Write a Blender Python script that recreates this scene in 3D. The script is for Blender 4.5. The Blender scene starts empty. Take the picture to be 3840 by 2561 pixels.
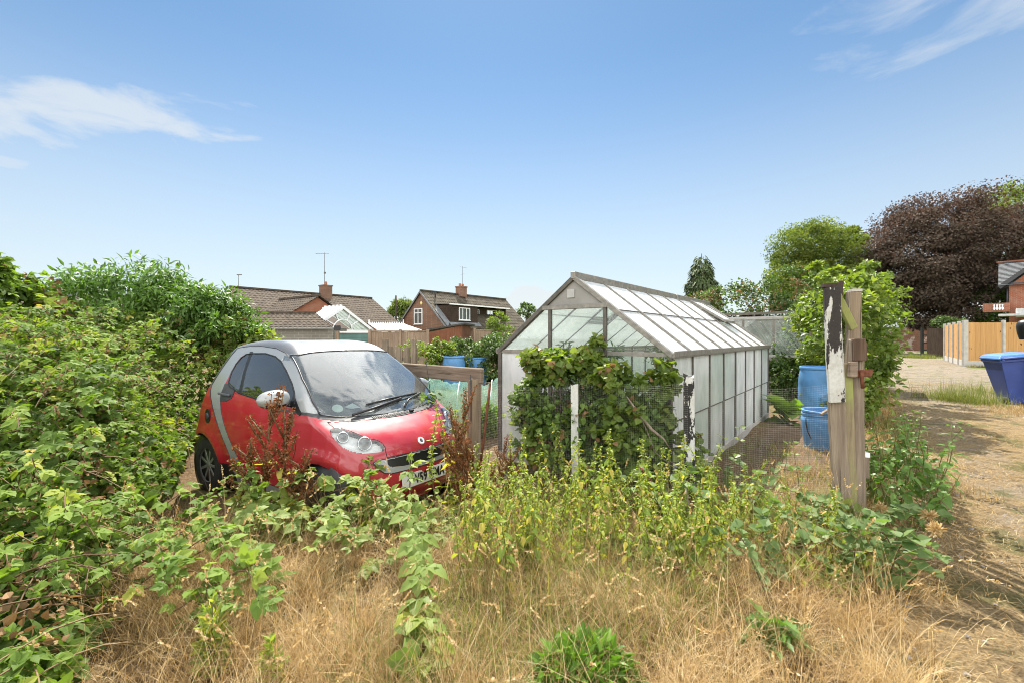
import bpy, math, random
import numpy as np
R=math.radians
rng=np.random.default_rng(7); random.seed(7)
SC=bpy.context.scene; COL=SC.collection
# ---------------- camera, sky, sun, exposure ----------------
H=1.35                                   # eye height
cd=bpy.data.cameras.new('camera'); cam=bpy.data.objects.new('camera',cd); COL.objects.link(cam)
cam.location=(0,0,H); cam.rotation_euler=(R(90),0,0)
cd.sensor_width=36; cd.lens=16.0; cd.shift_y=-12.5/3840; cd.clip_start=.05; cd.clip_end=3000
SC.camera=cam
SUN_EL,SUN_AZ=54.0,-5.0                 # elevation, azimuth (degrees, + = to the right of straight ahead)
w=bpy.data.worlds.new('World'); SC.world=w; w.use_nodes=True
nt=w.node_tree; N=nt.nodes; L=nt.links
for n in list(N): N.remove(n)
def nd(t,**k):
    n=N.new(t)
    for a,b in k.items():
        if a=='ins':
            for i,v in b.items(): n.inputs[i].default_value=v
        else: setattr(n,a,b)
    return n
def mth(op,a,b=None,c=None,clamp=False):
    n=nd('ShaderNodeMath',operation=op,use_clamp=clamp)
    for i,v in enumerate((a,b,c)):
        if v is None: continue
        if isinstance(v,(int,float)): n.inputs[i].default_value=v
        else: L.new(v,n.inputs[i])
    return n.outputs[0]
sky=nd('ShaderNodeTexSky',sky_type='NISHITA',sun_disc=False,sun_elevation=R(SUN_EL),sun_rotation=R(SUN_AZ),altitude=60,air_density=1.0,dust_density=0.12,ozone_density=.5)
tc=nd('ShaderNodeTexCoord'); sp=nd('ShaderNodeSeparateXYZ'); L.new(tc.outputs['Generated'],sp.inputs[0])
az=mth('ARCTAN2',sp.outputs[0],sp.outputs[1]); el=mth('ARCSINE',sp.outputs[2])
cv=nd('ShaderNodeCombineXYZ'); L.new(mth('MULTIPLY',az,1.0),cv.inputs[0]); L.new(mth('MULTIPLY',el,3.2),cv.inputs[1])
nz=nd('ShaderNodeTexNoise',ins={'Scale':5.5,'Detail':9.0,'Roughness':.58,'Distortion':.35}); L.new(cv.outputs[0],nz.inputs['Vector'])
nz2=nd('ShaderNodeTexNoise',ins={'Scale':2.1,'Detail':6.0,'Roughness':.55}); L.new(cv.outputs[0],nz2.inputs['Vector'])
def blob(a0,e0,ra,re,tilt=0.0):
    da=mth('SUBTRACT',az,R(a0)); de=mth('SUBTRACT',mth('SUBTRACT',el,R(e0)),mth('MULTIPLY',da,tilt))
    q=mth('ADD',mth('POWER',mth('DIVIDE',mth('ABSOLUTE',da),R(ra)),2.0),mth('POWER',mth('DIVIDE',mth('ABSOLUTE',de),R(re)),2.0))
    return mth('SUBTRACT',1.0,q,clamp=True)
n0=mth('SUBTRACT',nz.outputs['Fac'],.5)
def cloud(b,gain,soft,amp=1.0):
    b=mth('MULTIPLY',b,1.0); v=mth('ADD',b,mth('MULTIPLY',n0,2.6))
    m=nd('ShaderNodeMapRange',interpolation_type='SMOOTHSTEP',ins={'From Min':gain,'From Max':gain+soft,'To Min':0.0,'To Max':amp}); L.new(v,m.inputs['Value'])
    e=nd('ShaderNodeMapRange',interpolation_type='SMOOTHSTEP',ins={'From Min':0.0,'From Max':.35}); L.new(b,e.inputs['Value'])
    return mth('MULTIPLY',m.outputs[0],e.outputs[0])
cl=[cloud(blob(-44,19.4,19,4.0,.19),.22,.85,.72),cloud(blob(51,28.5,22,8.5,-.05),.22,1.1,.55),cloud(blob(3,4.6,6,4.6),.30,.5,.9),
    cloud(blob(-50,14.5,7,1.3),.4,.6,.6),cloud(blob(-52,9.5,8,1.2),.4,.6,.6),cloud(blob(-18,3.5,17,3.2),.5,.6,.6)]
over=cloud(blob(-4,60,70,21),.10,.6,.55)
hz=nd('ShaderNodeMapRange',interpolation_type='SMOOTHSTEP',ins={'From Min':R(33),'From Max':R(-3),'To Min':.01,'To Max':.80}); L.new(el,hz.inputs['Value']); cl.append(hz.outputs[0])   # thin veil, thicker towards the horizon
acc=cl[0]
for c in cl[1:]: acc=mth('MAXIMUM',acc,c)
# unseen broken cloud behind the camera, added to lift the shaded sides
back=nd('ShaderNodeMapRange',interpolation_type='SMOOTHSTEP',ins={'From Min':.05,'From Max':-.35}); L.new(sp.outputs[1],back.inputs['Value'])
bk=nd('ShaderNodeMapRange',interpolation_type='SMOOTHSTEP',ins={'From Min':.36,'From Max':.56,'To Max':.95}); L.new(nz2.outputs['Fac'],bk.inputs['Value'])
fill_cloud=mth('MAXIMUM',over,mth('MULTIPLY',back.outputs[0],bk.outputs[0]))
mx=nd('ShaderNodeMix',data_type='RGBA'); L.new(acc,mx.inputs[0])
hue=nd('ShaderNodeMix',data_type='RGBA',blend_type='MULTIPLY'); hue.inputs[0].default_value=1.0; L.new(sky.outputs[0],hue.inputs[6]); hue.inputs[7].default_value=(.80,1.0,1.05,1); L.new(hue.outputs[2],mx.inputs[6]); mx.inputs[7].default_value=(6.2,6.45,6.6,1)
mxb=nd('ShaderNodeMix',data_type='RGBA'); L.new(fill_cloud,mxb.inputs[0]); L.new(mx.outputs[2],mxb.inputs[6]); mxb.inputs[7].default_value=(29,28.6,27.5,1)   # brightness of the added fill cloud, behind and overhead
bg=nd('ShaderNodeBackground'); bg.inputs['Strength'].default_value=.050
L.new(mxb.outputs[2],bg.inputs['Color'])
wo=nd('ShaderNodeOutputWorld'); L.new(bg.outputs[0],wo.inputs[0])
sl=bpy.data.lights.new('sun','SUN'); so=bpy.data.objects.new('sun',sl); COL.objects.link(so)
sl.energy=4.0; sl.angle=R(.53); sl.color=(1,.94,.83)
so.rotation_euler=(R(90-SUN_EL),0,R(180-SUN_AZ)-math.pi*1.0)   # replaced below by a track vector
from mathutils import Vector, Matrix
_sd=Vector((math.sin(R(SUN_AZ))*math.cos(R(SUN_EL)),math.cos(R(SUN_AZ))*math.cos(R(SUN_EL)),math.sin(R(SUN_EL))))
so.rotation_euler=_sd.to_track_quat('Z','Y').to_euler(); so.location=(0,0,20)
vs=SC.view_settings; vs.view_transform='Standard'; vs.look='None'; vs.exposure=1.45; vs.gamma=1.0; vs.use_curve_mapping=False
cy=SC.cycles; cy.filter_width=1.0; cy.max_bounces=10; cy.diffuse_bounces=4; cy.glossy_bounces=4; cy.transmission_bounces=6; cy.transparent_max_bounces=24
cy.caustics_reflective=False; cy.caustics_refractive=False; cy.use_denoising=True; cy.denoiser='OPENIMAGEDENOISE'; cy.sample_clamp_indirect=6.0
try: cy.denoising_input_passes='RGB_ALBEDO_NORMAL'; cy.denoising_prefilter='ACCURATE'
except Exception: pass
# ---------------- helpers ----------------
F_PX,CX,CY=1706.7,1920.0,1268.0
def at(sx,sy,d):    # a photographed point measured at a known distance -> place in the world
    return np.array([(sx-CX)/F_PX*d, d, H+(CY-sy)/F_PX*d])
AX=np.array([.617,.787,0.0]); NX=np.array([.787,-.617,0.0]); AROT=-math.atan2(.617,.787)   # lane direction and its right-hand side
def sst(a,b,x): t=np.clip((x-a)/(b-a),0,1); return t*t*(3-2*t)
class G:
    """collects geometry for ONE mesh object"""
    def __init__(s): s.v=[]; s.f={}; s.n=0; s.var=[]
    def add(s,v,faces,m=0,var=0.5,sm=False):
        v=np.asarray(v,float).reshape(-1,3); s.v.append(v)
        s.var.append(np.broadcast_to(np.asarray(var,float),(len(v),)))
        for f in faces:
            f=np.asarray(f,int)
            if f.size==0: continue
            if f.ndim==1: f=f[None]
            s.f.setdefault(f.shape[1],[]).append((f+s.n,np.full(len(f),m),np.full(len(f),sm)))
        s.n+=len(v); return s
    def box(s,c,d,rz=0.0,m=0,var=.5,taper=1.0):
        x,y,z=np.array(d)/2.0
        v=np.array([(-x,-y,-z),(x,-y,-z),(x,y,-z),(-x,y,-z),(-x*taper,-y*taper,z),(x*taper,-y*taper,z),(x*taper,y*taper,z),(-x*taper,y*taper,z)])
        c_,s_=math.cos(rz),math.sin(rz); v=np.stack([v[:,0]*c_-v[:,1]*s_,v[:,0]*s_+v[:,1]*c_,v[:,2]],1)+np.array(c)
        return s.add(v,[[(0,3,2,1),(4,5,6,7),(0,1,5,4),(1,2,6,5),(2,3,7,6),(3,0,4,7)]],m,var)
    def beam(s,p,q,w,h,up=(0,0,1),m=0,var=.5):
        p,q,up=np.array(p,float),np.array(q,float),np.array(up,float)
        d=q-p; d=d/np.linalg.norm(d); x=np.cross(d,up); x=x/np.linalg.norm(x); z=np.cross(x,d); x=x*w/2; z=z*h/2
        v=np.array([p-x-z,p+x-z,p+x+z,p-x+z,q-x-z,q+x-z,q+x+z,q-x+z])
        return s.add(v,[[(0,1,2,3),(7,6,5,4),(0,4,5,1),(1,5,6,2),(2,6,7,3),(3,7,4,0)]],m,var)
    def tube(s,pts,r,n=6,m=0,var=.5,cap=True):
        P=np.array(pts,float); k=len(P); r=np.broadcast_to(np.asarray(r,float),(k,))
        T=np.gradient(P,axis=0); T/=np.linalg.norm(T,axis=1)[:,None]+1e-9
        u=np.array([0,0,1.0]) if abs(T[0,2])<.9 else np.array([1.0,0,0])
        X=np.cross(T,u); X/=np.linalg.norm(X,axis=1)[:,None]+1e-9; Y=np.cross(T,X)
        a=np.arange(n)*2*np.pi/n
        v=(P[:,None]+r[:,None,None]*(np.cos(a)[None,:,None]*X[:,None]+np.sin(a)[None,:,None]*Y[:,None])).reshape(-1,3)
        i=np.arange(k-1)[:,None]*n; j=np.arange(n)[None]; j2=(j+1)%n
        q=np.stack([i+j,i+j2,i+n+j2,i+n+j],-1).reshape(-1,4)
        s.add(v,[q],m,var,True)
        if cap and n>2: s.f.setdefault(n,[]).append((np.array([np.arange(n)[::-1],(k-1)*n+np.arange(n)])+s.n-len(v),np.full(2,m),np.full(2,False)))
        return s
    def lathe(s,prof,c=(0,0,0),n=24,m=0,axis='z',var=.5,sm=True):
        P=np.array(prof,float); k=len(P); a=np.arange(n)*2*np.pi/n
        v=np.stack([P[:,0,None]*np.cos(a),P[:,0,None]*np.sin(a),np.broadcast_to(P[:,1,None],(k,n))],-1).reshape(-1,3)
        if axis=='y': v=v[:,[0,2,1]]*np.array([1,1,-1])
        if axis=='x': v=v[:,[2,0,1]]
        i=np.arange(k-1)[:,None]*n; j=np.arange(n)[None]; j2=(j+1)%n
        q=np.stack([i+j,i+j2,i+n+j2,i+n+j],-1).reshape(-1,4)
        return s.add(v+np.array(c),[q],m,var,sm)
    def poly(s,pts,m=0,var=.5): return s.add(pts,[np.arange(len(pts))],m,var)
    def slab(s,pts,t,m=0,var=.5):
        """flat polygon thickened by the vector t"""
        P=np.array(pts,float); n=len(P); Q=P+np.array(t,float); i=np.arange(n); j=(i+1)%n
        return s.add(np.concatenate([P,Q]),[np.arange(n)[::-1],n+np.arange(n),np.stack([i,j,n+j,n+i],1)],m,var)
    def inst(s,T,pos,M,sc,m=0,var=.5,sm=False):
        V,faces=T; pos=np.asarray(pos,float); n=len(pos)
        if n==0: return s
        sc=np.broadcast_to(np.asarray(sc,float).reshape(n if np.ndim(sc) else 1,-1),(n,3)) if np.ndim(sc)<2 else np.asarray(sc)
        v=np.einsum('nij,nkj->nki',M,V[None]*sc[:,None,:])+pos[:,None]
        k=len(V); off=(np.arange(n)*k)[:,None,None]
        fs=[(np.asarray(f)[None]+off).reshape(-1,np.asarray(f).shape[1]) for f in faces]
        return s.add(v.reshape(-1,3),fs,m,np.repeat(np.broadcast_to(var,(n,)),k),sm)
    def build(s,name,mats,parent=None,loc=None,rz=None,angle=None):
        me=bpy.data.meshes.new(name)
        V=np.concatenate(s.v).astype(np.float32); me.vertices.add(len(V)); me.vertices.foreach_set('co',V.ravel())
        lv,ls,mi,sm=[],[],[],[]; st=0
        for k,lst in s.f.items():
            f=np.concatenate([a for a,_,_ in lst]); lv.append(f.ravel()); ls.append(st+np.arange(len(f))*k); st+=f.size
            mi.append(np.concatenate([b for _,b,_ in lst])); sm.append(np.concatenate([c for _,_,c in lst]))
        lv=np.concatenate(lv).astype(np.int32); me.loops.add(len(lv)); me.loops.foreach_set('vertex_index',lv)
        ls=np.concatenate(ls).astype(np.int32); me.polygons.add(len(ls)); me.polygons.foreach_set('loop_start',ls)
        me.polygons.foreach_set('material_index',np.concatenate(mi).astype(np.int32))
        smo=np.concatenate(sm); me.polygons.foreach_set('use_smooth',np.ones(len(ls),bool) if angle else smo)
        at_=me.attributes.new('v','FLOAT','POINT'); at_.data.foreach_set('value',np.concatenate(s.var).astype(np.float32))
        me.update(calc_edges=True); me.validate()
        if angle: me.set_sharp_from_angle(angle=R(angle))
        for m in (mats if isinstance(mats,(list,tuple)) else [mats]): me.materials.append(m)
        o=bpy.data.objects.new(name,me); COL.objects.link(o)
        if parent is not None: o.parent=parent
        if loc is not None: o.location=loc
        if rz is not None: o.rotation_euler[2]=rz
        return o
def tag(o,label,cat,group=None,kind=None):
    o['label']=label
    if cat: o['category']=cat
    if group: o['group']=group
    if kind: o['kind']=kind
    return o
def thing(name,label,cat,loc=(0,0,0),rz=0.0,group=None):
    o=bpy.data.objects.new(name,None); COL.objects.link(o); o.empty_display_size=.1
    o.location=loc; o.rotation_euler=(0,0,rz); return tag(o,label,cat,group)
def bev(o,w=.004,seg=1):
    b=o.modifiers.new('edge','BEVEL'); b.width=w; b.segments=seg; b.limit_method='ANGLE'; b.angle_limit=R(40); return o
def kids(o): return [c for c in bpy.data.objects if c.parent==o]
def dup(o,loc=None,rz=None,scale=None,label=None,group=None,ch=None):
    c=o.copy(); COL.objects.link(c)
    if loc is not None: c.location=loc
    if rz is not None: c.rotation_euler[2]=rz
    if scale is not None: c.scale=(scale,)*3 if np.ndim(scale)==0 else scale
    if label: c['label']=label
    if group: c['group']=group
    for k in (ch if ch is not None else kids(o)):
        d=k.copy(); COL.objects.link(d); d.parent=c
        for k2 in kids(k): e=k2.copy(); COL.objects.link(e); e.parent=d
    return c
def unit(a): a=np.asarray(a,float); return a/(np.linalg.norm(a,axis=-1,keepdims=True)+1e-9)
def frames(axis,up):
    y=unit(axis); x=unit(np.cross(y,up)); z=np.cross(x,y); return np.stack([x,y,z],-1)
def rnd(n,k=3): return rng.normal(size=(n,k))
def U(a,b,n=None): return rng.uniform(a,b,n)
# ---------------- materials ----------------
def mat(name,build=None):
    m=bpy.data.materials.new(name); m.use_nodes=True; t=m.node_tree
    for n in list(t.nodes): t.nodes.remove(n)
    return m,t
class NB:
    """tiny node builder"""
    def __init__(s,name): s.m,s.t=mat(name); s.out=s.n('ShaderNodeOutputMaterial')
    def n(s,ty,ins=None,**k):
        x=s.t.nodes.new(ty)
        for a,b in k.items(): setattr(x,a,b)
        for i,v in (ins or {}).items(): s.set(x.inputs[i],v)
        return x
    def set(s,sock,v):
        if hasattr(v,'is_linked') or hasattr(v,'links'): s.t.links.new(v,sock)
        elif isinstance(v,(tuple,list)) and len(v)==3 and sock.type=='RGBA': sock.default_value=(*v,1)
        else: sock.default_value=v
    def coord(s,scale=(1,1,1),obj=True):
        c=s.n('ShaderNodeTexCoord'); mp=s.n('ShaderNodeMapping',{'Vector':c.outputs['Object'],'Scale':scale}); return mp.outputs[0]
    def noise(s,scale,detail=4,rough=.55,vec=None,dist=0.0):
        return s.n('ShaderNodeTexNoise',{'Vector':vec if vec is not None else s.coord(),'Scale':scale,'Detail':float(detail),'Roughness':rough,'Distortion':dist}).outputs['Fac']
    def ramp(s,fac,stops,interp='LINEAR'):
        r=s.n('ShaderNodeValToRGB'); s.set(r.inputs[0],fac); e=r.color_ramp.elements; r.color_ramp.interpolation=interp
        while len(e)<len(stops): e.new(.5)
        for x,(p,c) in zip(e,stops): x.position=p; x.color=(*c,1) if len(c)==3 else c
        return r.outputs[0]
    def mix(s,f,a,b,mode='MIX'):
        x=s.n('ShaderNodeMix',data_type='RGBA',blend_type=mode); s.set(x.inputs[0],f); s.set(x.inputs[6],a); s.set(x.inputs[7],b); return x.outputs[2]
    def math(s,op,a,b=0.0,clamp=False):
        x=s.n('ShaderNodeMath',operation=op,use_clamp=clamp); s.set(x.inputs[0],a); s.set(x.inputs[1],b); return x.outputs[0]
    def mr(s,v,a,b,c=0.0,d=1.0): return s.n('ShaderNodeMapRange',{'Value':v,'From Min':a,'From Max':b,'To Min':c,'To Max':d},interpolation_type='SMOOTHSTEP').outputs[0]
    def bump(s,h,st=.3,dist=.01): return s.n('ShaderNodeBump',{'Height':h,'Strength':st,'Distance':dist}).outputs[0]
    def pbr(s,col,rough=.6,metal=0.0,normal=None,spec=.5,**k):
        p=s.n('ShaderNodeBsdfPrincipled',{'Base Color':col,'Roughness':rough,'Metallic':metal,'Specular IOR Level':spec})
        if normal is not None: s.set(p.inputs['Normal'],normal)
        for a,b in k.items(): s.set(p.inputs[a.replace('_',' ')],b)
        return p.outputs[0]
    def end(s,sh): s.t.links.new(sh,s.out.inputs[0]); return s.m
    def attr(s): return s.n('ShaderNodeAttribute',attribute_name='v').outputs['Fac']
def plain(name,col,rough=.6,metal=0.0,var=.12,scale=8.0,spec=.5,bump=.1,**k):
    b=NB(name); f=b.noise(scale,5); c=np.array(col)
    cc=b.ramp(f,[(.3,tuple(c*(1-var))),(.7,tuple(np.minimum(c*(1+var),1)))])
    return b.end(b.pbr(cc,rough,metal,b.bump(f,bump,.004) if bump else None,spec,**k))
def leaf(name,stops,trans=.38,rough=.5,tint=(1.5,1.55,.75),spec=.28,gain=1.0):
    b=NB(name); c=b.ramp(b.attr(),[(p,tuple(np.array(q)*gain)) for p,q in stops]); c=b.mix(b.math('MULTIPLY',b.noise(35,2),.3),c,(.20,.18,.05))
    p=b.pbr(c,rough,0,None,spec)
    tr=b.n('ShaderNodeBsdfTranslucent',{'Color':b.mix(1.0,c,tint,'MULTIPLY')})
    mx=b.n('ShaderNodeMixShader',{0:trans,1:p,2:tr.outputs[0]}); return b.end(mx.outputs[0])
def wood(name,c0,c1,rough=.85,grain=(30,30,1.6),stain=None):
    b=NB(name); v=b.coord(grain); f=b.noise(1.0,7,.7,v,.6); big=b.noise(1.3,3); crk=b.noise(1.0,2,.5,b.coord(tuple(np.array(grain)*np.array([1.6,1.6,.5]) if grain[2]<grain[0] else np.array(grain)*np.array([.5,.5,1.6]))),.3)
    c=b.ramp(f,[(.34,c0),(.64,c1)]); c=b.mix(b.mr(big,.35,.7,0,.5),c,tuple(np.array(c0)*.8)); c=b.mix(b.mr(crk,.36,.31,0,.8),c,tuple(np.array(c0)*.35))
    if stain: c=b.mix(b.mr(b.noise(2.3,5),.45,.62,0,.85),c,stain)
    return b.end(b.pbr(c,rough,0,b.bump(f,.5,.006),.25))
# ---------------- the ground ----------------
def gz(x,y):
    x,y=np.asarray(x,float),np.asarray(y,float)
    d=np.hypot((x+1.95)/1.9,(y-4.75)/1.7); z=-.215*(1-sst(.75,1.35,d))
    lane=((x-2.38)*.787-(y-3.25)*.617)
    n=.02*np.sin(x*2.3+1.1*np.sin(y*1.7))+.015*np.sin(y*3.1+x*1.3)+.008*np.sin(x*7+y*5)
    return z+n*(1-sst(-.6,.1,lane)*(1-sst(3.6,4.2,lane)))*(1-sst(14,25,np.hypot(x,y)))
def grid_axis(a,b,fine,lo,hi,far):
    u=np.arange(a,b+1e-6,fine); o=[u]
    s=fine; x=b; r=[]
    while x<hi: s*=1.35; x+=s; r.append(min(x,hi))
    s=fine; x=a; l=[]
    while x>lo: s*=1.35; x-=s; l.append(max(x,lo))
    return np.concatenate([l[::-1],u,r])
gx=grid_axis(-8,10,.12,-600,600,0); gy=grid_axis(.4,12,.12,-200,1500,0)
XX,YY=np.meshgrid(gx,gy,indexing='ij'); ZZ=gz(XX,YY)
g=G(); i=np.arange(len(gx)-1)[:,None]*len(gy); j=np.arange(len(gy)-1)[None]
g.add(np.stack([XX,YY,ZZ],-1).reshape(-1,3),[np.stack([i+j,i+len(gy)+j,i+len(gy)+j+1,i+j+1],-1).reshape(-1,4)],0,.5,True)
b=NB('ground_dry_earth'); f=b.noise(1.4,6,.6); f2=b.noise(28,5,.7); f3=b.noise(6,4)
dry=b.ramp(f2,[(.28,(.045,.028,.016)),(.5,(.13,.085,.045)),(.72,(.24,.165,.09))])
soil=b.ramp(f3,[(.3,(.085,.055,.035)),(.7,(.17,.115,.075))])
grn=b.ramp(f2,[(.3,(.05,.07,.02)),(.7,(.16,.17,.05))])
sx=b.n('ShaderNodeSeparateXYZ',{0:b.coord()})
u=b.math('ADD',b.math('MULTIPLY',sx.outputs[0],.787),b.math('MULTIPLY',sx.outputs[1],-.617))   # across the lane
v=b.math('ADD',b.math('MULTIPLY',sx.outputs[0],.617),b.math('MULTIPLY',sx.outputs[1],.787))   # along the lane
allot=b.math('MULTIPLY',b.mr(u,-1.3,-1.05),b.math('MULTIPLY',b.mr(v,5.2,6.2),b.mr(u,-.1,-.3)))
far=b.mr(v,13,18)
c=b.mix(b.mr(f,.45,.62,0,.55),dry,grn); c=b.mix(allot,c,soil); c=b.mix(far,c,grn)
gm=b.end(b.pbr(c,.95,0,b.bump(f2,.6,.03),.15))
gr=g.build('ground',gm); gr['kind']='structure'; gr['label']='dry earth ground of the allotment plot with patches of brown soil'
# ---------------- lane ----------------
g=G(); la=np.concatenate([np.arange(-6,16,.2),np.arange(16,75,1.0)]); lw=np.linspace(.0,1,22)
edgeL=lambda s: .12+.12*np.sin(s*1.3)+.08*np.sin(s*3.1+1); edgeR=lambda s: np.where(s>14,3.9,3.5)+.25*np.sin(s*.9)+.12*np.sin(s*2.7)
S_,W_=np.meshgrid(la,lw,indexing='ij'); off=edgeL(S_)*(1-W_)+edgeR(S_)*W_
P=np.array([2.38,3.25,0])+S_[...,None]*AX+off[...,None]*NX
P[...,2]=.006+.012*np.sin(S_*1.9+W_*5)*np.sin(W_*np.pi)+.012*np.sin(W_*np.pi)**2
i=np.arange(len(la)-1)[:,None]*len(lw); j=np.arange(len(lw)-1)[None]
g.add(P.reshape(-1,3),[np.stack([i+j,i+j+1,i+len(lw)+j+1,i+len(lw)+j],-1).reshape(-1,4)],0,.5,True)
b=NB('lane_straw_and_stone'); f=b.noise(.9,6,.6); f2=b.noise(55,5,.75); f3=b.noise(7,5,.7,b.coord((1,1,1)),.8)
straw=b.ramp(f2,[(.30,(.10,.068,.035)),(.5,(.27,.195,.10)),(.70,(.43,.325,.185))])
grey=b.ramp(f2,[(.30,(.12,.10,.08)),(.55,(.28,.25,.21)),(.78,(.42,.385,.34))])
sx=b.n('ShaderNodeSeparateXYZ',{0:b.coord()})
v=b.math('ADD',b.math('MULTIPLY',sx.outputs[0],.617),b.math('MULTIPLY',sx.outputs[1],.787))
uu=b.math('ADD',b.math('MULTIPLY',sx.outputs[0],.787),b.math('MULTIPLY',sx.outputs[1],-.617)); rut=b.math('ADD',b.mr(b.math('ABSOLUTE',b.math('SUBTRACT',uu,.95)),.34,.12),b.mr(b.math('ABSOLUTE',b.math('SUBTRACT',uu,2.45)),.36,.12),True); rut=b.math('MULTIPLY',rut,b.mr(b.noise(2.6,6,.65),.38,.58))
gf=b.math('MAXIMUM',b.math('MULTIPLY',b.mr(v,9,15),b.mr(f3,.36,.56,.25,1.0)),b.math('MULTIPLY',rut,.5))
c=b.mix(gf,straw,grey); c=b.mix(b.mr(f3,.50,.62,0,.6),c,(.10,.07,.04)); c=b.mix(b.mr(b.noise(2.2,6,.6),.52,.62,0,.65),c,(.085,.095,.03))
lm=b.end(b.pbr(c,.95,0,b.bump(b.math('ADD',f2,b.noise(9,6,.7)),.9,.04),.15))
o=g.build('lane',lm); o['kind']='structure'; o['label']='dry straw covered track running back between hedge and fences'
# ---------------- shared materials ----------------
def brick(name,c1,c2,mortar,scale=1.0,swap=False,white=0.0):
    b=NB(name); sx=b.n('ShaderNodeSeparateXYZ',{0:b.coord()})
    v=b.n('ShaderNodeCombineXYZ',{0:b.math('ADD',sx.outputs[0],sx.outputs[1]),1:sx.outputs[2]}).outputs[0]
    t=b.n('ShaderNodeTexBrick',{'Vector':v,'Color1':c1,'Color2':c2,'Mortar':mortar,'Scale':1.0,'Mortar Size':.006*scale,'Brick Width':.225*scale,'Row Height':.075*scale,'Bias':.0})
    c=b.mix(b.mr(b.noise(1.1,5),.3,.75,0,.45),t.outputs[0],tuple(np.array(c1)*.6))
    c=b.mix(b.mr(b.noise(14,2),.62,.7,0,.5),c,tuple(np.array(c2)*.5))
    if white: c=b.mix(b.mr(b.noise(.9,6,.65),.52,.6,0,white),c,(.62,.52,.48))
    return b.end(b.pbr(c,.9,0,b.bump(t.outputs[1],-.4,.01),.2))
M={}
M['alu']=plain('weathered_aluminium',(.25,.235,.205),.55,.55,.25,25)
M['aludark']=plain('dull_grey_metal',(.115,.105,.09),.6,.35,.25,25)
M['white']=plain('white_plastic',(.78,.79,.80),.4,0,.04,4)
M['black']=plain('black_plastic',(.012,.012,.013),.4,0,.2,20)
M['rubber']=plain('tyre_rubber',(.02,.02,.02),.85,0,.3,30)
M['tile']=plain('brown_concrete_tile',(.088,.070,.054),.9,0,.38,3.2,.2)
M['tile2']=plain('mossy_concrete_tile',(.085,.072,.053),.9,0,.42,2.0,.2)
M['slate']=plain('grey_slate',(.12,.13,.14),.6,0,.35,9)
M['lead']=plain('grey_lead_sheet',(.18,.19,.20),.7,0,.3,5)
M['brick_red']=brick('red_brick',(.33,.115,.062),(.25,.085,.048),(.38,.30,.24))
M['brick_brown']=brick('brown_brick',(.235,.125,.08),(.17,.095,.065),(.27,.22,.18))
M['brick_old']=brick('old_lane_brick',(.30,.13,.085),(.22,.10,.07),(.34,.28,.22),1,False,.75)
M['block']=brick('concrete_block',(.20,.19,.16),(.17,.16,.135),(.30,.28,.25),2.0)
M['wood_grey']=wood('weathered_grey_wood',(.145,.11,.08),(.30,.245,.185))
M['wood_fence']=wood('faded_brown_fence_wood',(.20,.14,.095),(.33,.25,.185))
M['wood_new']=wood('orange_treated_fence_wood',(.44,.235,.085),(.60,.36,.15),.7)
M['wood_dark']=wood('dark_brown_wood',(.035,.022,.016),(.075,.05,.036),.7)
M['wood_shed']=wood('red_brown_shed_wood',(.14,.055,.03),(.23,.10,.055),.8)
M['wood_post']=wood('split_oak_post',(.155,.115,.08),(.29,.225,.155))
M['wood_algae']=wood('algae_green_post',(.17,.13,.085),(.30,.25,.15),.9,(30,30,1.6),(.27,.31,.09))
M['wood_rail']=wood('old_grey_rail',(.13,.095,.07),(.27,.21,.16),.9,(2.0,2.0,36))
M['concrete']=plain('pale_concrete_post',(.42,.40,.37),.9,0,.15,6,.2)
M['rust']=plain('rusty_metal',(.13,.05,.028),.9,0,.45,30,.2)
M['teal_wood']=plain('teal_painted_boards',(.085,.17,.155),.7,0,.15,3)
M['bluebarrel']=plain('blue_barrel_plastic',(.085,.235,.46),.5,0,.22,4,.4)
def peel(name,under,over,thr,sc=9,stretch=(1,1,.35),grad=None):
    b=NB(name); f=b.noise(sc,8,.62,b.coord(stretch)); f2=b.noise(60,3); h_=b.math('ADD',f,b.math('MULTIPLY',b.math('SUBTRACT',f2,.5),.12)); h_=b.math('ADD',h_,b.mr(b.n('ShaderNodeSeparateXYZ',{0:b.coord()}).outputs[2],grad[0],grad[1],0,grad[2])) if grad else h_; m=b.mr(h_,thr,thr+.02)
    o=b.ramp(f2,[(.3,tuple(np.array(over)*.8)),(.7,over)]); o=b.mix(b.mr(b.noise(5,5,.7,b.coord((1,1,.5))),.42,.7,0,.55),o,tuple(np.array(over)*np.array([.55,.5,.42]))); u=b.ramp(f2,[(.3,tuple(np.array(under)*.6)),(.7,under)])
    return b.end(b.pbr(b.mix(m,u,o),.75,0,b.bump(m,.6,.003),.3))
M['peel']=peel('peeling_white_paint',(.04,.034,.03),(.54,.54,.51),.46,16,(1,1,.22),(1.15,1.6,-.13))
M['peel_white']=peel('mostly_white_paint',(.06,.05,.045),(.58,.58,.55),.40,9)
M['peel_post']=peel('flaking_white_post_paint',(.028,.026,.024),(.56,.56,.54),.47,14)
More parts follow.
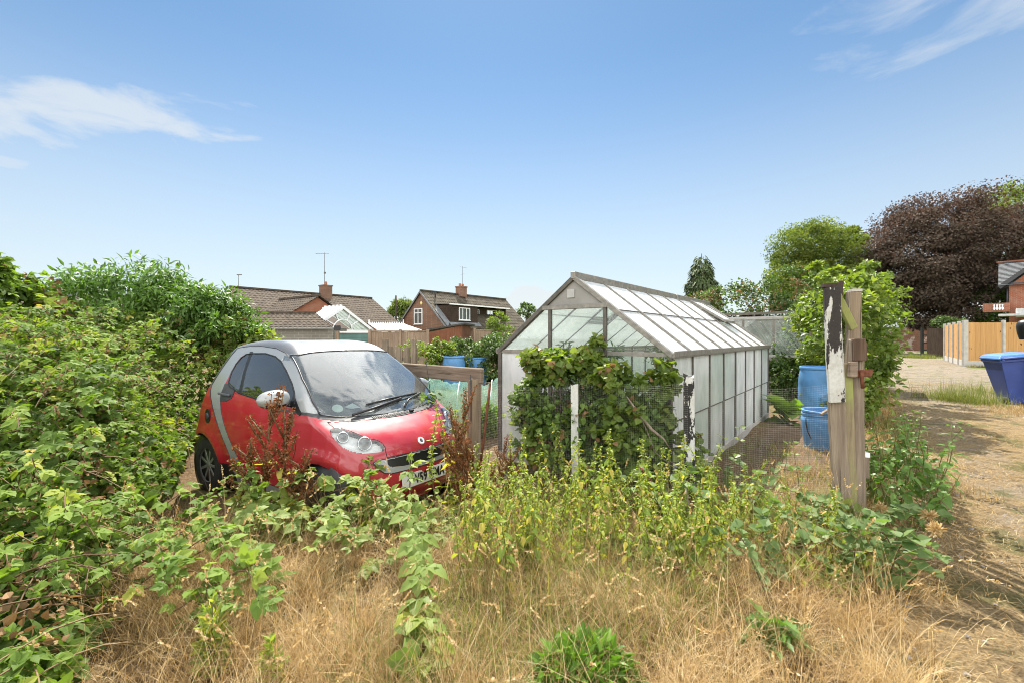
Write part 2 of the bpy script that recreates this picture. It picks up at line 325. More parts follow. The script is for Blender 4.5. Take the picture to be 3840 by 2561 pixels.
def glass(name,tint,refl=1.0,dust=0.0,dustcol=(.7,.75,.75),rough=.02):
    b=NB(name); tr=b.n('ShaderNodeBsdfTransparent',{'Color':tint}); gl=b.n('ShaderNodeBsdfGlossy',{'Color':(1,1,1),'Roughness':rough})
    fr=b.n('ShaderNodeFresnel',{'IOR':1.45}); m=b.n('ShaderNodeMixShader',{0:b.math('MULTIPLY',fr.outputs[0],refl,True),1:tr.outputs[0],2:gl.outputs[0]}).outputs[0]
    if dust:
        d=b.n('ShaderNodeBsdfDiffuse',{'Color':dustcol}); d2=b.n('ShaderNodeBsdfTranslucent',{'Color':dustcol}); dd=b.n('ShaderNodeMixShader',{0:.45,1:d.outputs[0],2:d2.outputs[0]}).outputs[0]
        m=b.n('ShaderNodeMixShader',{0:b.mr(b.noise(2.2,6,.6),.3,.8,dust*.5,min(dust*1.5,1)),1:m,2:dd}).outputs[0]
    return b.end(m)
M['glass']=glass('window_glass',(.80,.86,.84),1.6)
M['glass_gh']=glass('grimy_greenhouse_glass',(.88,.93,.90),1.0,.16)
M['glass_dark']=plain('dark_window_glass',(.085,.10,.10),.08,0,.35,1.5,.5,0)
def washed(name,wash,trans,green=0.0,stretch=(1,1,1)):
    b=NB(name); f=b.noise(3.2,7,.62,b.coord(stretch)); f2=b.noise(.8,4)
    c=b.ramp(f,[(.25,(.74,.78,.77)),(.6,(.90,.91,.91))])
    if green:
        c=b.mix(b.mr(f2,.42,.66,0,green),c,(.50,.62,.52)); c=b.mix(b.mr(b.noise(7,6,.7,b.coord((1,1,.22))),.60,.74,0,.6),c,(.30,.37,.33))
    d=b.n('ShaderNodeBsdfDiffuse',{'Color':c}); t=b.n('ShaderNodeBsdfTranslucent',{'Color':c}); dt=b.n('ShaderNodeMixShader',{0:trans,1:d.outputs[0],2:t.outputs[0]}).outputs[0]
    tp=b.n('ShaderNodeBsdfTransparent',{'Color':(.9,.95,.93)}); m=b.n('ShaderNodeMixShader',{0:b.mr(f,.3,.7,wash*.75,min(1,wash*1.12)),1:tp.outputs[0],2:dt}).outputs[0]
    gl=b.n('ShaderNodeBsdfGlossy',{'Color':(1,1,1),'Roughness':.3}); fr=b.n('ShaderNodeFresnel',{'IOR':1.14})
    return b.end(b.n('ShaderNodeMixShader',{0:b.math('MULTIPLY',fr.outputs[0],.25),1:m,2:gl.outputs[0]}).outputs[0])
M['wash_roof']=washed('whitewashed_roof_glass',1.2,.42)
M['wash_side']=washed('whitewashed_side_glass',1.02,.5,.45,(1,1,.4))
# ---------------- greenhouse (local x: across, 0 at the lane side; y: along the lane) ----------------
GHW,GHE,GHR,BAY,NB_=1.93,1.20,1.945,.61,8
GHL=BAY*NB_; G0=np.array([1.387,4.0,0.0])
gh=thing('greenhouse','long aluminium greenhouse with whitewashed glass and grey gable board','greenhouse',tuple(G0),AROT)
def sl(x):   # roof height above local x
    return GHE+(GHR-GHE)*(1-abs(x+GHW/2)/(GHW/2))
xm=-GHW/2
g=G()
for (p,q) in (((0,0),(0,GHL)),((-GHW,0),(-GHW,GHL)),((0,0),(-GHW,0)),((0,GHL),(-GHW,GHL))):
    g.beam((*p,.03),(*q,.03),.05,.09)
g.build('base_rail',M['concrete'],gh)
for x in (0,-GHW):
    for y in (0,GHL):
        g=G(); g.box((x,y,GHE/2+.02),(.045,.045,GHE-.04)); bev(g.build('corner_post',M['aludark'],gh),.004)
    g=G(); sgn=1 if x==0 else -1
    g.beam((x+sgn*.02,-.02,GHE),(x+sgn*.02,GHL+.02,GHE),.055,.05); g.beam((x+sgn*.048,-.02,GHE+.012),(x+sgn*.048,GHL+.02,GHE+.012),.008,.05)
    bev(g.build('eave_gutter',M['alu'],gh),.003)
    for k in range(1,NB_):
        g=G(); wd=.042 if k==4 else .026
        g.box((x+sgn*.004,k*BAY,GHE/2+.02),(.035,wd,GHE-.06)); g.build('wall_bar',M['aludark'],gh)
    for k in range(NB_):
        g=G(); y0,y1=k*BAY+.013,(k+1)*BAY-.013
        g.box((x,(y0+y1)/2,.345),(.004,y1-y0,.53)); g.box((x+sgn*.006,(y0+y1)/2,.885),(.004,y1-y0,.57))
        g.box((x+sgn*.009,(y0+y1)/2,.603),(.006,y1-y0,.012),m=1)
        g.build('wall_pane',[M['wash_side'],M['aludark']],gh)
sd={0:np.array([GHW/2,0,-(GHR-GHE)]),-GHW:np.array([-GHW/2,0,-(GHR-GHE)])}
for x in (0,-GHW):
    sgn=1 if x==0 else -1; nrm=unit(np.array([sgn*(GHR-GHE),0,GHW/2]))
    def rp(t,y,o=0.0): return np.array([xm,y,GHR])+sd[x]*t+nrm*o
    for k in range(NB_+1):
        y=k*BAY; edge=k in(0,NB_)
        g=G(); g.beam(rp(.0,y,.012),rp(1.02,y,.012),.05 if edge else .024,.045 if edge else .032,up=nrm); bev(g.build('roof_bar',M['alu'] if x==0 else M['aludark'],gh),.003)
    for k in range(NB_):
        vb=(x==0 and k==6) or (x!=0 and k==2)
        y0,y1=k*BAY+.012,(k+1)*BAY-.012
        g=G()
        for (a,bb,o) in (((.0,.46,.008),(.45,1.0,.002)) if not vb else ((.50,1.0,.002),)):
            p=[rp(a,y0,o),rp(a,y1,o),rp(bb,y1,o),rp(bb,y0,o)]; g.slab(p,nrm*.004)
        g.beam(rp(.455,y0,.016),rp(.455,y1,.016),.006,.014,up=nrm,m=1)
        g.build('roof_pane',[M['wash_roof'],M['aludark']],gh)
        if vb:   # hinged vent, propped a little open
            vt=unit(rp(.52,y0)-rp(0,y0)); hp=rp(0,0,.03)*np.array([1,0,1]); ang=R(5 if x==0 else 2)
            vd=vt*math.cos(ang)+nrm*math.sin(ang); ln=.64; up=np.cross(np.array([0,1.0,0]),vd); up=up*np.sign(up@nrm)
            P=lambda t,y: hp+vd*t*ln+np.array([0,y,0])
            g=G()
            for (a,c_,wv) in ((P(0,y0),P(1,y0),.05),(P(0,y1),P(1,y1),.05),(P(0,y0),P(0,y1),.05),(P(1,y0-.02),P(1,y1+.02),.06)): g.beam(a,c_,wv,.035,up=up)
            vf=bev(g.build('vent_frame',M['alu'],gh),.003)
            g=G(); g.slab([P(.03,y0+.02),P(.03,y1-.02),P(.97,y1-.02),P(.97,y0+.02)],up*.004); g.build('vent_pane',M['wash_roof' if x==0 else 'glass_gh'],vf)
for (a,c_) in ((-.03,5*BAY-.02),(5*BAY+.02,GHL+.03)):
    g=G(); g.beam((xm,a,GHR+.035),(xm,c_,GHR+.035),.055,.075); bev(g.build('ridge_cap',M['alu'],gh),.006)
g=G(); g.box((xm,5*BAY,GHR+.045),(.03,.02,.075)); g.build('ridge_clip',M['white'],gh)
GBZ=1.665
for y in (0,GHL):
    xa=xm+(GHR-GBZ)/(GHR-GHE)*GHW/2; xb=xm-(GHR-GBZ)/(GHR-GHE)*GHW/2
    g=G(); g.slab([(xa,y,GBZ),(xm,y,GHR-.01),(xb,y,GBZ)],(0,.012,0)); g.build('gable_board',plain('grey_gable_sheet',(.27,.26,.24),.6,0,.14,5) if y==0 else M['alu'],gh)
    g=G(); g.beam((xa+.01,y-.012,GBZ),(xb-.01,y-.012,GBZ),.03,.045); bev(g.build('gable_rail',M['alu'],gh),.003)
    for px in (-.62,-1.251):
        zt=min(GBZ-.02,sl(px)); g=G(); g.box((px,y-.005,zt/2),(.034,.034,zt)); bev(g.build('door_post',M['aludark'],gh),.003)
    # panes: clear glass above the eave line and in the door, wash below at the sides
    for (x0,x1,nm,mt) in ((-.017,-.60,'gable_pane','glass_gh'),(-.64,-1.232,'door_pane','glass_gh'),(-1.27,-1.913,'gable_pane','wash_side')):
        g=G()
        if nm=='door_pane': g.box(((x0+x1)/2,y+.004,(GBZ+.06)/2),(abs(x1-x0),.004,GBZ-.10)); g.box(((x0+x1)/2,y,.8),(abs(x1-x0),.02,.035),m=1)
        else:
            g.box(((x0+x1)/2,y+.004,GHE/2+.02),(abs(x1-x0),.004,GHE-.06),m=2 if mt!='glass_gh' else 0)
            za,zb=sl(x0),sl(x1); g.slab([(x0,y+.004,GHE+.03),(x0,y+.004,max(za,GHE+.04)),(x1,y+.004,max(zb,GHE+.04)),(x1,y+.004,GHE+.03)],(0,.004,0))
            g.box(((x0+x1)/2,y,GHE+.005),(abs(x1-x0),.02,.04),m=1)
        g.build(nm,[M['glass_gh'],M['alu'],M['wash_side']],gh)
    if y==0:
        g=G(); g.beam((-.05,.03,1.12),(-.58,.03,.1),.022,.016,up=(0,1,0)); g.beam((-1.88,.03,1.12),(-1.29,.03,.12),.022,.016,up=(0,1,0)); g.build('corner_brace',M['alu'],gh)
        g=G(); g.box((-1.0,-.008,1.80),(.085,.006,.085)); g.build('paper_notice',plain('faded_paper',(.42,.42,.40),.9,0,.1,12),gh)
g=G()
for k in (2,4,6): g.beam((-.04,k*BAY,GHE-.03),(-GHW+.04,k*BAY,GHE-.03),.02,.02)
g.build('tie_bar',M['alu'],gh)
# ---------------- houses ----------------
def tiles(g,o,sd_,td,L0,L1,z0,slope,T,m=0,tw=.30,tc_=.32,amp=.022,step=.03,t0=0.0,cut=None):
    """pantiled roof plane: o ridge start (x,y), sd_ along the ridge, td down the slope (both horizontal unit)"""
    nc=max(1,int(round((T-t0)/tc_))); ns=max(4,int((L1-L0)/tw*5)); s=np.linspace(L0,L1,ns); pr=amp*np.cos(s/tw*2*np.pi)
    for c in range(nc):
        ta,tb=t0+(T-t0)*c/nc,t0+(T-t0)*(c+1)/nc
        V=[]
        for (t,zz) in ((ta,0),(tb+.02,step),(tb+.02,0)):
            a,b_=(L0,L1) if cut is None else cut(t)
            s2=np.clip(s,a,b_); V.append(np.stack([o[0]+s2*sd_[0]+t*td[0],o[1]+s2*sd_[1]+t*td[1],z0-slope*t+zz+pr],1))
        V=np.concatenate(V); i=np.arange(ns-1)
        g.add(V,[np.concatenate([np.stack([i,i+ns,i+ns+1,i+1],1),np.stack([i+ns,i+2*ns,i+2*ns+1,i+ns+1],1)])],m,.5,False)
def window(parent,c,ux,wd,ht,bars=(),hbar=None,name='window',glassm='glass_dark',fr=.06,n=None):
    """window frame with one pane; c centre, ux horizontal unit along the wall"""
    ux=np.array(ux,float); uz=np.array([0,0,1.0]); nn=np.array(n,float) if n is not None else np.cross(ux,uz); c=np.array(c,float)+nn*.02
    g=G()
    for s in (-1,1):
        g.beam(c+ux*s*(wd/2-fr/2)-uz*ht/2,c+ux*s*(wd/2-fr/2)+uz*ht/2,fr,.07,up=nn)
        g.beam(c-ux*(wd/2-fr)+uz*s*(ht/2-fr/2),c+ux*(wd/2-fr)+uz*s*(ht/2-fr/2),fr,.07,up=nn)
    for bx in bars: g.beam(c+ux*bx*wd-uz*(ht/2-fr),c+ux*bx*wd+uz*(ht/2-fr),fr*.9,.06,up=nn)
    if hbar is not None: g.beam(c-ux*(wd/2-fr)+uz*hbar*ht,c+ux*(wd/2-fr)+uz*hbar*ht,fr*.9,.06,up=nn)
    g.beam(c-ux*(wd/2+.05)-uz*(ht/2+.02)+nn*.03,c+ux*(wd/2+.05)-uz*(ht/2+.02)+nn*.03,.12,.05,up=uz)
    f=g.build(name,M['white'],parent)
    g=G(); g.slab([c-ux*wd*.48-uz*ht*.48,c+ux*wd*.48-uz*ht*.48,c+ux*wd*.48+uz*ht*.48,c-ux*wd*.48+uz*ht*.48],-nn*.006); g.build('pane',M[glassm],f)
    return f
# --- chalet bungalow with dark dormer
h2=thing('chalet_house','brown brick chalet house with dark boarded dormer and tiled roof','house',(-8.35,42,0))
A2,N2=AX,NX; P2=lambda s,t,z: A2*s+N2*t+np.array([0,0,z])
ZR,SL,LH=5.7,.96,12.2
g=G(); g.slab([P2(0,-3,0),P2(0,3.4,0),P2(0,3.4,2.4),P2(0,0,ZR-.12),P2(0,-3,ZR-3*SL-.1)],A2*.25)
g.slab([P2(LH-.25,-3,0),P2(LH-.25,3.4,0),P2(LH-.25,3.4,2.4),P2(LH-.25,0,ZR-.12),P2(LH-.25,-3,ZR-3*SL-.1)],A2*.25)
g.slab([P2(.25,3.15,0),P2(LH-.25,3.15,0),P2(LH-.25,3.15,2.45),P2(.25,3.15,2.45)],-N2*.25); g.slab([P2(.25,-2.9,0),P2(LH-.25,-2.9,0),P2(LH-.25,-2.9,2.8),P2(.25,-2.9,2.8)],N2*.25)
g.build('wall',M['brick_brown'],h2)
g=G(); tiles(g,(0,0),A2,N2,-.15,LH+.15,ZR,SL,3.62,cut=None); tiles(g,(0,0),A2,-N2,-.15,LH+.15,ZR,SL,3.1)
g.beam(P2(-.15,0,ZR+.05),P2(LH+.15,0,ZR+.05),.22,.12); rf=g.build('roof',M['tile2'],h2)
g=G(); g.slab([P2(-.18,3.66,ZR-3.66*SL-.02),P2(-.18,0,ZR),P2(-.18,0,ZR-.18),P2(-.18,3.66,ZR-3.66*SL-.2)],-A2*.05); g.slab([P2(-.18,-3.15,ZR-3.15*SL-.02),P2(-.18,0,ZR),P2(-.18,0,ZR-.18),P2(-.18,-3.15,ZR-3.15*SL-.2)],-A2*.05); g.build('barge_board',M['lead'],h2)
g=G(); g.box(tuple(P2(5.1,.1,ZR+.25)),(.8,.8,.95),AROT); g.box(tuple(P2(5.1,.1,ZR+.78)),(.9,.9,.12),AROT); ch=g.build('chimney',M['brick_brown'],rf)
g=G()
for s in (4.9,5.3): g.lathe([(.11,0),(.12,.3),(.09,.32)],tuple(P2(s,.1,ZR+.8)),10)
g.build('chimney_pot',M['brick_red'],ch)
g=G(); g.tube([P2(5.3,.1,ZR+.8),P2(5.3,.1,ZR+2.9)],.02,5); g.tube([P2(4.9,.1,ZR+2.8),P2(5.9,.1,ZR+2.8)],.012,4); g.tube([P2(5.3,-.2,ZR+2.1),P2(5.3,.4,ZR+2.1)],.012,4); g.build('aerial',M['aludark'],ch)
g=G(); g.tube([P2(1.0,.75,ZR-.6),P2(1.0,.75,ZR+.02)],.06,8); g.build('soil_pipe',M['black'],rf)
def dormer(s0,s1,t1,zt,glz):
    zb=ZR-SL*t1; g=G()
    g.slab([P2(s0,t1,zb),P2(s1,t1,zb),P2(s1,t1,zt),P2(s0,t1,zt)],-N2*.12)
    for s in (s0,s1-.1): g.slab([P2(s,t1-.12,zb),P2(s,t1-.12,zt),P2(s,(ZR-zt)/SL,zt)],A2*.1)
    n=int((zt-zb)/.16)
    for k in range(n):
        z=zb+.04+k*.16; g.beam(P2(s0-.02,t1+.012,z),P2(s1+.02,t1+.012,z),.03,.13,up=(0,0,1))
        tt=(ZR-z)/SL
        if tt<t1-.1: g.beam(P2(s0-.012,tt,z),P2(s0-.012,t1,z),.03,.13,up=(0,0,1))
    d=g.build('dormer',M['wood_dark'],h2); return d
d1=dormer(.6,4.25,3.08,4.33,0)
g=G(); g.slab([P2(.4,3.25,4.36),P2(9.0,3.25,4.36),P2(9.0,1.3,4.46),P2(.4,1.3,4.46)],(0,0,.08)); g.build('dormer_roof',M['lead'],h2)
g=G(); g.beam(P2(.4,3.27,4.37),P2(4.4,3.27,4.37),.03,.12); g.beam(P2(4.4,3.27,4.37),P2(9.0,3.27,4.37),.03,.12); g.build('fascia',M['white'],h2)
window(d1,P2(2.45,3.10,3.55),A2,1.45,1.15,(-.17,.17),None,'window','glass_dark',.07,N2)
g=G(); g.slab([P2(4.25,2.0,3.0),P2(8.8,2.0,3.0),P2(8.8,2.0,4.34),P2(4.25,2.0,4.34)],-N2*.1)
for k in range(8): g.beam(P2(4.3,2.012,3.05+k*.16),P2(8.7,2.012,3.05+k*.16),.03,.13)
g.slab([P2(8.7,2.9,2.9),P2(8.7,2.0,2.9),P2(8.7,2.0,4.34),P2(8.7,2.9,4.34)],A2*.12); d2=g.build('dormer',M['wood_dark'],h2)
window(d2,P2(5.0,2.02,3.6),A2,1.3,1.1,(.3,),None,'window','glass_dark',.06,N2); window(d2,P2(7.6,2.02,3.55),A2,1.6,1.25,(-.18,),None,'window','glass',.07,N2)
g=G(); g.slab([P2(.5,3.05,ZR-SL*3.05+.03),P2(4.5,3.05,ZR-SL*3.05+.03),P2(4.5,3.4,ZR-SL*3.4+.03),P2(.5,3.4,ZR-SL*3.4+.03)],(0,0,.03)); g.slab([P2(-.1,2.0,ZR-SL*2.0+.05),P2(.6,1.3,ZR-SL*1.3+.05),P2(.6,3.1,ZR-SL*3.1+.05),P2(-.1,3.6,ZR-SL*3.6+.05)],(0,0,.02)); g.build('flashing',M['lead'],h2)
window(h2,P2(-.02,-.42,3.35),N2,1.15,1.45,(0,),.22,'window','glass_dark',.08,-A2)
g=G(); g.lathe([(.0,.0),(.16,.0),(.16,.05),(.0,.07)],(0,0,0),14,axis='y'); o=g.build('alarm_box',plain('pale_yellow_alarm',(.75,.6,.28),.5),h2); o.location=P2(-.05,-.02,4.55); o.rotation_euler[2]=math.atan2(N2[1],N2[0])
# --- long bungalow with front wing
h1=thing('tiled_bungalow','long bungalow with brown pantiled roof, red brick wing and chimney','house',(-20.2,32.9,0))
ZR1,S1,T1,L1=5.0,.585,4.25,11.5
g=G()
for s in (0,L1-.25): g.slab([P2(s,-4,0),P2(s,4,0),P2(s,4,2.5),P2(s,0,ZR1-.15),P2(s,-4,2.5)],A2*.25)
g.slab([P2(.25,3.75,0),P2(L1-.25,3.75,0),P2(L1-.25,3.75,2.6),P2(.25,3.75,2.6)],N2*.25); g.slab([P2(.25,-3.75,0),P2(L1-.25,-3.75,0),P2(L1-.25,-3.75,2.6),P2(.25,-3.75,2.6)],-N2*.25)
WS,WT,WZ,WW=2.75,6.9,4.2,2.7
g.slab([P2(WS-WW,WT-.15,0),P2(WS+WW,WT-.15,0),P2(WS+WW,WT-.15,WZ-.62*WW-.08),P2(WS,WT-.15,WZ-.1),P2(WS-WW,WT-.15,WZ-.62*WW-.08)],-N2*.25)
g.slab([P2(WS+WW-.25,4,0),P2(WS+WW-.25,WT-.4,0),P2(WS+WW-.25,WT-.4,2.4),P2(WS+WW-.25,4,2.4)],A2*.25); g.slab([P2(WS-WW,4,0),P2(WS-WW,WT-.4,0),P2(WS-WW,WT-.4,2.4),P2(WS-WW,4,2.4)],A2*.25)
g.build('wall',M['brick_red'],h1)
g=G(); tiles(g,(0,0),A2,N2,-.2,L1+.2,ZR1,S1,T1); tiles(g,(0,0),A2,-N2,-.2,L1+.2,ZR1,S1,T1); g.beam(P2(-.2,0,ZR1+.05),P2(L1+.2,0,ZR1+.05),.22,.12)
w0=P2(WS,0,0); ty=(ZR1-WZ)/S1
for sg in (1,-1):
    tiles(g,w0[:2],N2,A2*sg,ty-1.5,WT+.1,WZ,.62,WW+.25,cut=lambda t,sg=sg: (max(ty-1.5,(ZR1-WZ+.62*t)/S1-.15),WT+.1))
g.beam(w0+N2*ty+np.array([0,0,WZ+.05]),w0+N2*(WT+.1)+np.array([0,0,WZ+.05]),.22,.12); rf=g.build('roof',M['tile'],h1)
g=G(); g.box(tuple(P2(7.0,.3,ZR1+.15)),(.75,.75,1.1),AROT); g.box(tuple(P2(7.0,.3,ZR1+.72)),(.85,.85,.1),AROT); ch=g.build('chimney',M['brick_brown'],rf)
g=G(); g.lathe([(.13,0),(.12,.28),(.1,.3)],tuple(P2(7,.3,ZR1+.77)),10); g.build('chimney_pot',M['brick_red'],ch)
g=G(); q=P2(6.9,.3,ZR1+.8); g.tube([q,q+np.array([0,0,2.7])],.022,5); g.tube([q+np.array([-.75,0,2.62]),q+np.array([.35,0,2.62])],.014,4)
for k in range(6): g.tube([q+np.array([-.7+k*.19,-.16,2.62]),q+np.array([-.7+k*.19,.16,2.62])],.009,4)
g.box(tuple(q+np.array([.02,0,1.0])),(.14,.08,.14)); g.build('aerial',M['aludark'],ch)
g=G(); q=P2(.4,0,ZR1); g.tube([q,q+np.array([0,0,.95])],.018,4); g.box(tuple(q+np.array([.05,0,.95])),(.35,.05,.06)); g.build('aerial',M['aludark'],rf)
# --- tiled garage of concrete blocks
gg=thing('block_garage','low concrete block garage with brown pantiled roof','garage',(0,0,0))
e0,e1=np.array([-14.6,24.0]),np.array([-9.5,24.0]); 
g=G(); sdir=np.array([1.0,0]); tdir=np.array([0,-1.0])
V0=(-15.4,25.4); tiles(g,V0,np.array([1.0,0]),np.array([0,-1.0]),-1.0,6.0,2.74,.56,1.45,tw=.25,tc_=.24,amp=.02,cut=lambda t:(-1.0,4.42+t*1.02))
g.slab([(-16.4,25.4,2.74),(-11.0,25.4,2.74),(-11.0,26.8,1.95),(-16.4,26.8,1.95)],(0,0,.04)); g.beam((-16.4,25.4,2.78),(-10.95,25.4,2.78),.16,.08)
g.build('roof',M['tile'],gg)
g=G(); g.box((-13.0,24.25,.95),(7.0,.2,1.9)); g.box((-9.65,25.3,.95),(.2,2.0,1.9)); g.build('wall',M['block'],gg)
g=G(); g.box((-13.0,23.97,1.90),(7.1,.04,.13)); g.build('fascia',plain('grey_fascia',(.33,.33,.31),.7),gg)
# --- conservatory
cs=thing('conservatory','white framed conservatory with arched gable window and glazed roof','conservatory',(-10.04,27.0,0))
C=lambda wv,t,z: A2*wv+N2*t+np.array([0,0,z])
g=G(); ZA=3.15; kk=.65
for sg in (-1,1):
    wl=2.12 if sg>0 else 1.25
    g.beam(C(0,0,ZA),C(sg*wl,0,ZA-kk*wl),.16,.18,up=N2)
    g.beam(C(0,-1.9,ZA+.02),C(sg*wl,-1.9,ZA-kk*wl),.1,.1,up=N2)
g.beam(C(-1.25,0,1.78),C(2.12,0,1.78),.14,.12,up=N2); g.beam(C(0,0,ZA+.03),C(0,-2.2,ZA+.03),.12,.12)
th=np.linspace(0,np.pi,22); g.tube([C(.62*math.cos(a),0,1.82+.62*math.sin(a)) for a in th],.045,6)
for a in (.50,1.12,2.02,2.64):
    c_,s_=math.cos(a),math.sin(a); rr=.65
    while 1.82+rr*s_<ZA-kk*abs(rr*c_)-.05 and rr<2: rr+=.03
    g.beam(C(.62*c_,0,1.82+.62*s_),C(rr*c_,0,1.82+rr*s_),.06,.06,up=N2)
for k in range(4):
    for sg in (-1,1): wl=2.0 if sg>0 else 1.25; g.beam(C(0,-.45*k-.4,ZA+.02),C(sg*wl,-.45*k-.4,ZA-kk*wl+.02),.06,.05,up=N2)
g.build('frame',M['white'],cs)
g=G(); g.slab([C(-1.2,-.04,1.8),C(2.05,-.04,1.8),C(0,-.04,ZA-.05),C(-1.2,-.04,ZA-.05-kk*1.2)],-N2*.01); g.build('gable_pane',M['glass'],cs)
g=G()
for sg in (-1,1): wl=2.0 if sg>0 else 1.25; g.slab([C(0,-.1,ZA),C(sg*wl,-.1,ZA-kk*wl),C(sg*wl,-2.2,ZA-kk*wl),C(0,-2.2,ZA)],(0,0,.015))
g.build('roof_pane',M['wash_roof'],cs)
g=G()
for k in range(14): g.box(tuple(C(0,-.1-k*.15,ZA+.14)),(.05,.05,.12),taper=.3)
g.build('crest',M['white'],cs)
g=G(); g.slab([C(-1.2,-.1,0),C(2.1,-.1,0),C(2.1,-.1,1.72),C(-1.2,-.1,1.72)],-N2*.1); g.build('wall',M['brick_brown'],cs)
# --- lean-to with white polycarbonate roof
lt=thing('lean_to_roof','white polycarbonate lean-to roof beside the arched conservatory','lean-to',(0,0,0))
q0,q1,q2,q3=at(1384,1217,29.6),at(1512,1217,31.0),at(1566,1241,28.4),at(1412,1238,27.9)
g=G(); g.slab([q0,q1,q2,q3],(0,0,.03)); g.build('roof_pane',plain('polycarbonate_sheet',(.52,.54,.55),.35,0,.06,3),lt)
g=G()
for k in range(6):
    t=k/5; a,b_=q0*(1-t)+q1*t,q3*(1-t)+q2*t; g.beam(a+np.array([0,0,.05]),b_+np.array([0,0,.05]),.05,.04)
g.beam(q0,q1,.1,.12); g.beam(q3-np.array([0,0,.08]),q2-np.array([0,0,.08]),.06,.22); g.beam(q1,at(1590,1243,29.5),.06,.08); g.build('frame',plain('white_frame_edge',(.55,.56,.57),.5),lt)
g=G()
for k in range(20): p_=q0+(q1-q0)*k/19; g.box((p_[0],p_[1],p_[2]+.11),(.06,.04,.11),taper=.3)
for p_ in (q0,q1): g.box((p_[0],p_[1],p_[2]+.18),(.07,.07,.3),taper=.5)
g.build('crest',M['white'],lt)
g=G(); g.slab([q3-np.array([0,0,.2]),q2-np.array([0,0,.2]),np.array([q2[0],q2[1],0]),np.array([q3[0],q3[1],0])],(0,.1,0)); g.build('wall',M['white'],lt)
# --- brick house on the right edge
h3=thing('red_brick_house','red brick house with grey slate roof beyond the orange fence','house',(34.2,32,0),R(-47))
g=G(); g.slab([(34.7,31.6,0),(43,31.6,0),(43,31.6,5.0),(38.9,31.6,9.0),(34.7,31.6,4.95)],(0,.25,0)); g.box((38.9,35,2.5),(8.2,6.5,5)); g.build('wall',M['brick_red'],h3)
g=G(); g.slab([(34.15,31.4,4.95),(38.9,31.4,9.3),(38.9,31.4,9.05),(34.3,31.4,4.75)],(0,.3,0)); g.build('barge_board',plain('dark_barge_board',(.05,.05,.055),.6),h3)
g=G(); n_=26
for k in range(n_):   # slate courses
    t0_,t1_=k/n_,(k+1)/n_; a=np.array([38.9,0,9.2]); bq=np.array([34.1,0,4.85])
    p0=a+(bq-a)*t0_; p1=a+(bq-a)*t1_; g.add([(p0[0],31.45,p0[2]),(p0[0],38,p0[2]),(p1[0]-.03,38,p1[2]+.03),(p1[0]-.03,31.45,p1[2]+.03)],[(0,1,2,3)])
for k in range(18):
    t0_,t1_=k/18,(k+1)/18; za,zb=6.9+(4.95-6.9)*t0_,6.9+(4.95-6.9)*t1_; ya,yb=34.6+(31.3-34.6)*t0_,34.6+(31.3-34.6)*t1_
    g.add([(34.2,ya,za),(38.9,ya,za),(38.9,yb-.02,zb+.03),(34.2,yb-.02,zb+.03)],[(0,3,2,1)])
g.slab([(38.9,31.4,9.2),(38.9,38,9.2),(43.5,38,4.9),(43.5,31.4,4.9)],(0,0,.05)); g.beam((34.1,34.6,6.95),(38.9,34.6,6.95),.25,.1,m=1)
g.build('roof',[M['slate'],M['brick_red']],h3)
g=G(); g.box((37.0,30.4,3.0),(4.0,2.0,.55)); g.box((35.5,30.0,2.86),(2.6,1.6,.14)); g.build('flat_roof_extension',plain('grey_white_render',(.5,.5,.5),.7),h3)
g=G(); g.box((34.1,31.3,3.45),(1.3,.3,.6)); g.build('balcony_wall',M['brick_red'],h3)
g=G()
for k in range(4): g.lathe([(.04,0),(.07,.12),(.03,.25),(.05,.38)],(34.0+k*.13,31.08,3.27),8)
g.build('baluster',M['white'],h3)
g=G(); g.tube([(34.62,31.5,3.2),(34.62,31.5,4.8)],.06,8); g.build('drainpipe',M['black'],h3)
window(h3,(38.6,31.6,3.6),(1,0,0),1.5,1.4,(0,),.2,'window','glass_dark',.08,(0,-1,0)); window(h3,(40.6,31.6,1.3),(1,0,0),1.4,1.3,(0,),.2,'window','glass_dark',.08,(0,-1,0)); window(h3,(38.9,31.6,6.4),(1,0,0),.9,1.1,(0,),None,'window','glass_dark',.08,(0,-1,0))
for _o in kids(h3):
    _o.data.transform(Matrix.Translation((-34.2,-32,0)))
    for _c in kids(_o): _c.data.transform(Matrix.Translation((-34.2,-32,0)))
# --- little building with flue, far left behind the hedge
fb=thing('outbuilding','outbuilding behind the tall bushes, only roof and dark flue showing','outbuilding',(-25.5,26.5,0))
g=G(); g.box((0,0,1.35),(6,4,2.7)); g.build('wall',M['brick_brown'],fb)
g=G(); g.slab([(-3.2,-2.2,2.6),(3.2,-2.2,2.6),(3.2,0,3.75),(-3.2,0,3.75)],(0,0,.08)); g.slab([(-3.2,2.2,2.6),(3.2,2.2,2.6),(3.2,0,3.75),(-3.2,0,3.75)],(0,0,.08)); g.build('roof',M['tile'],fb)
g=G(); g.lathe([(.13,0),(.13,.95),(.18,.96),(.18,1.0),(.13,1.01),(.13,1.06),(.2,1.07),(.2,1.13),(0,1.14)],(-.2,0,3.6),12); g.build('flue',M['lead'],fb)
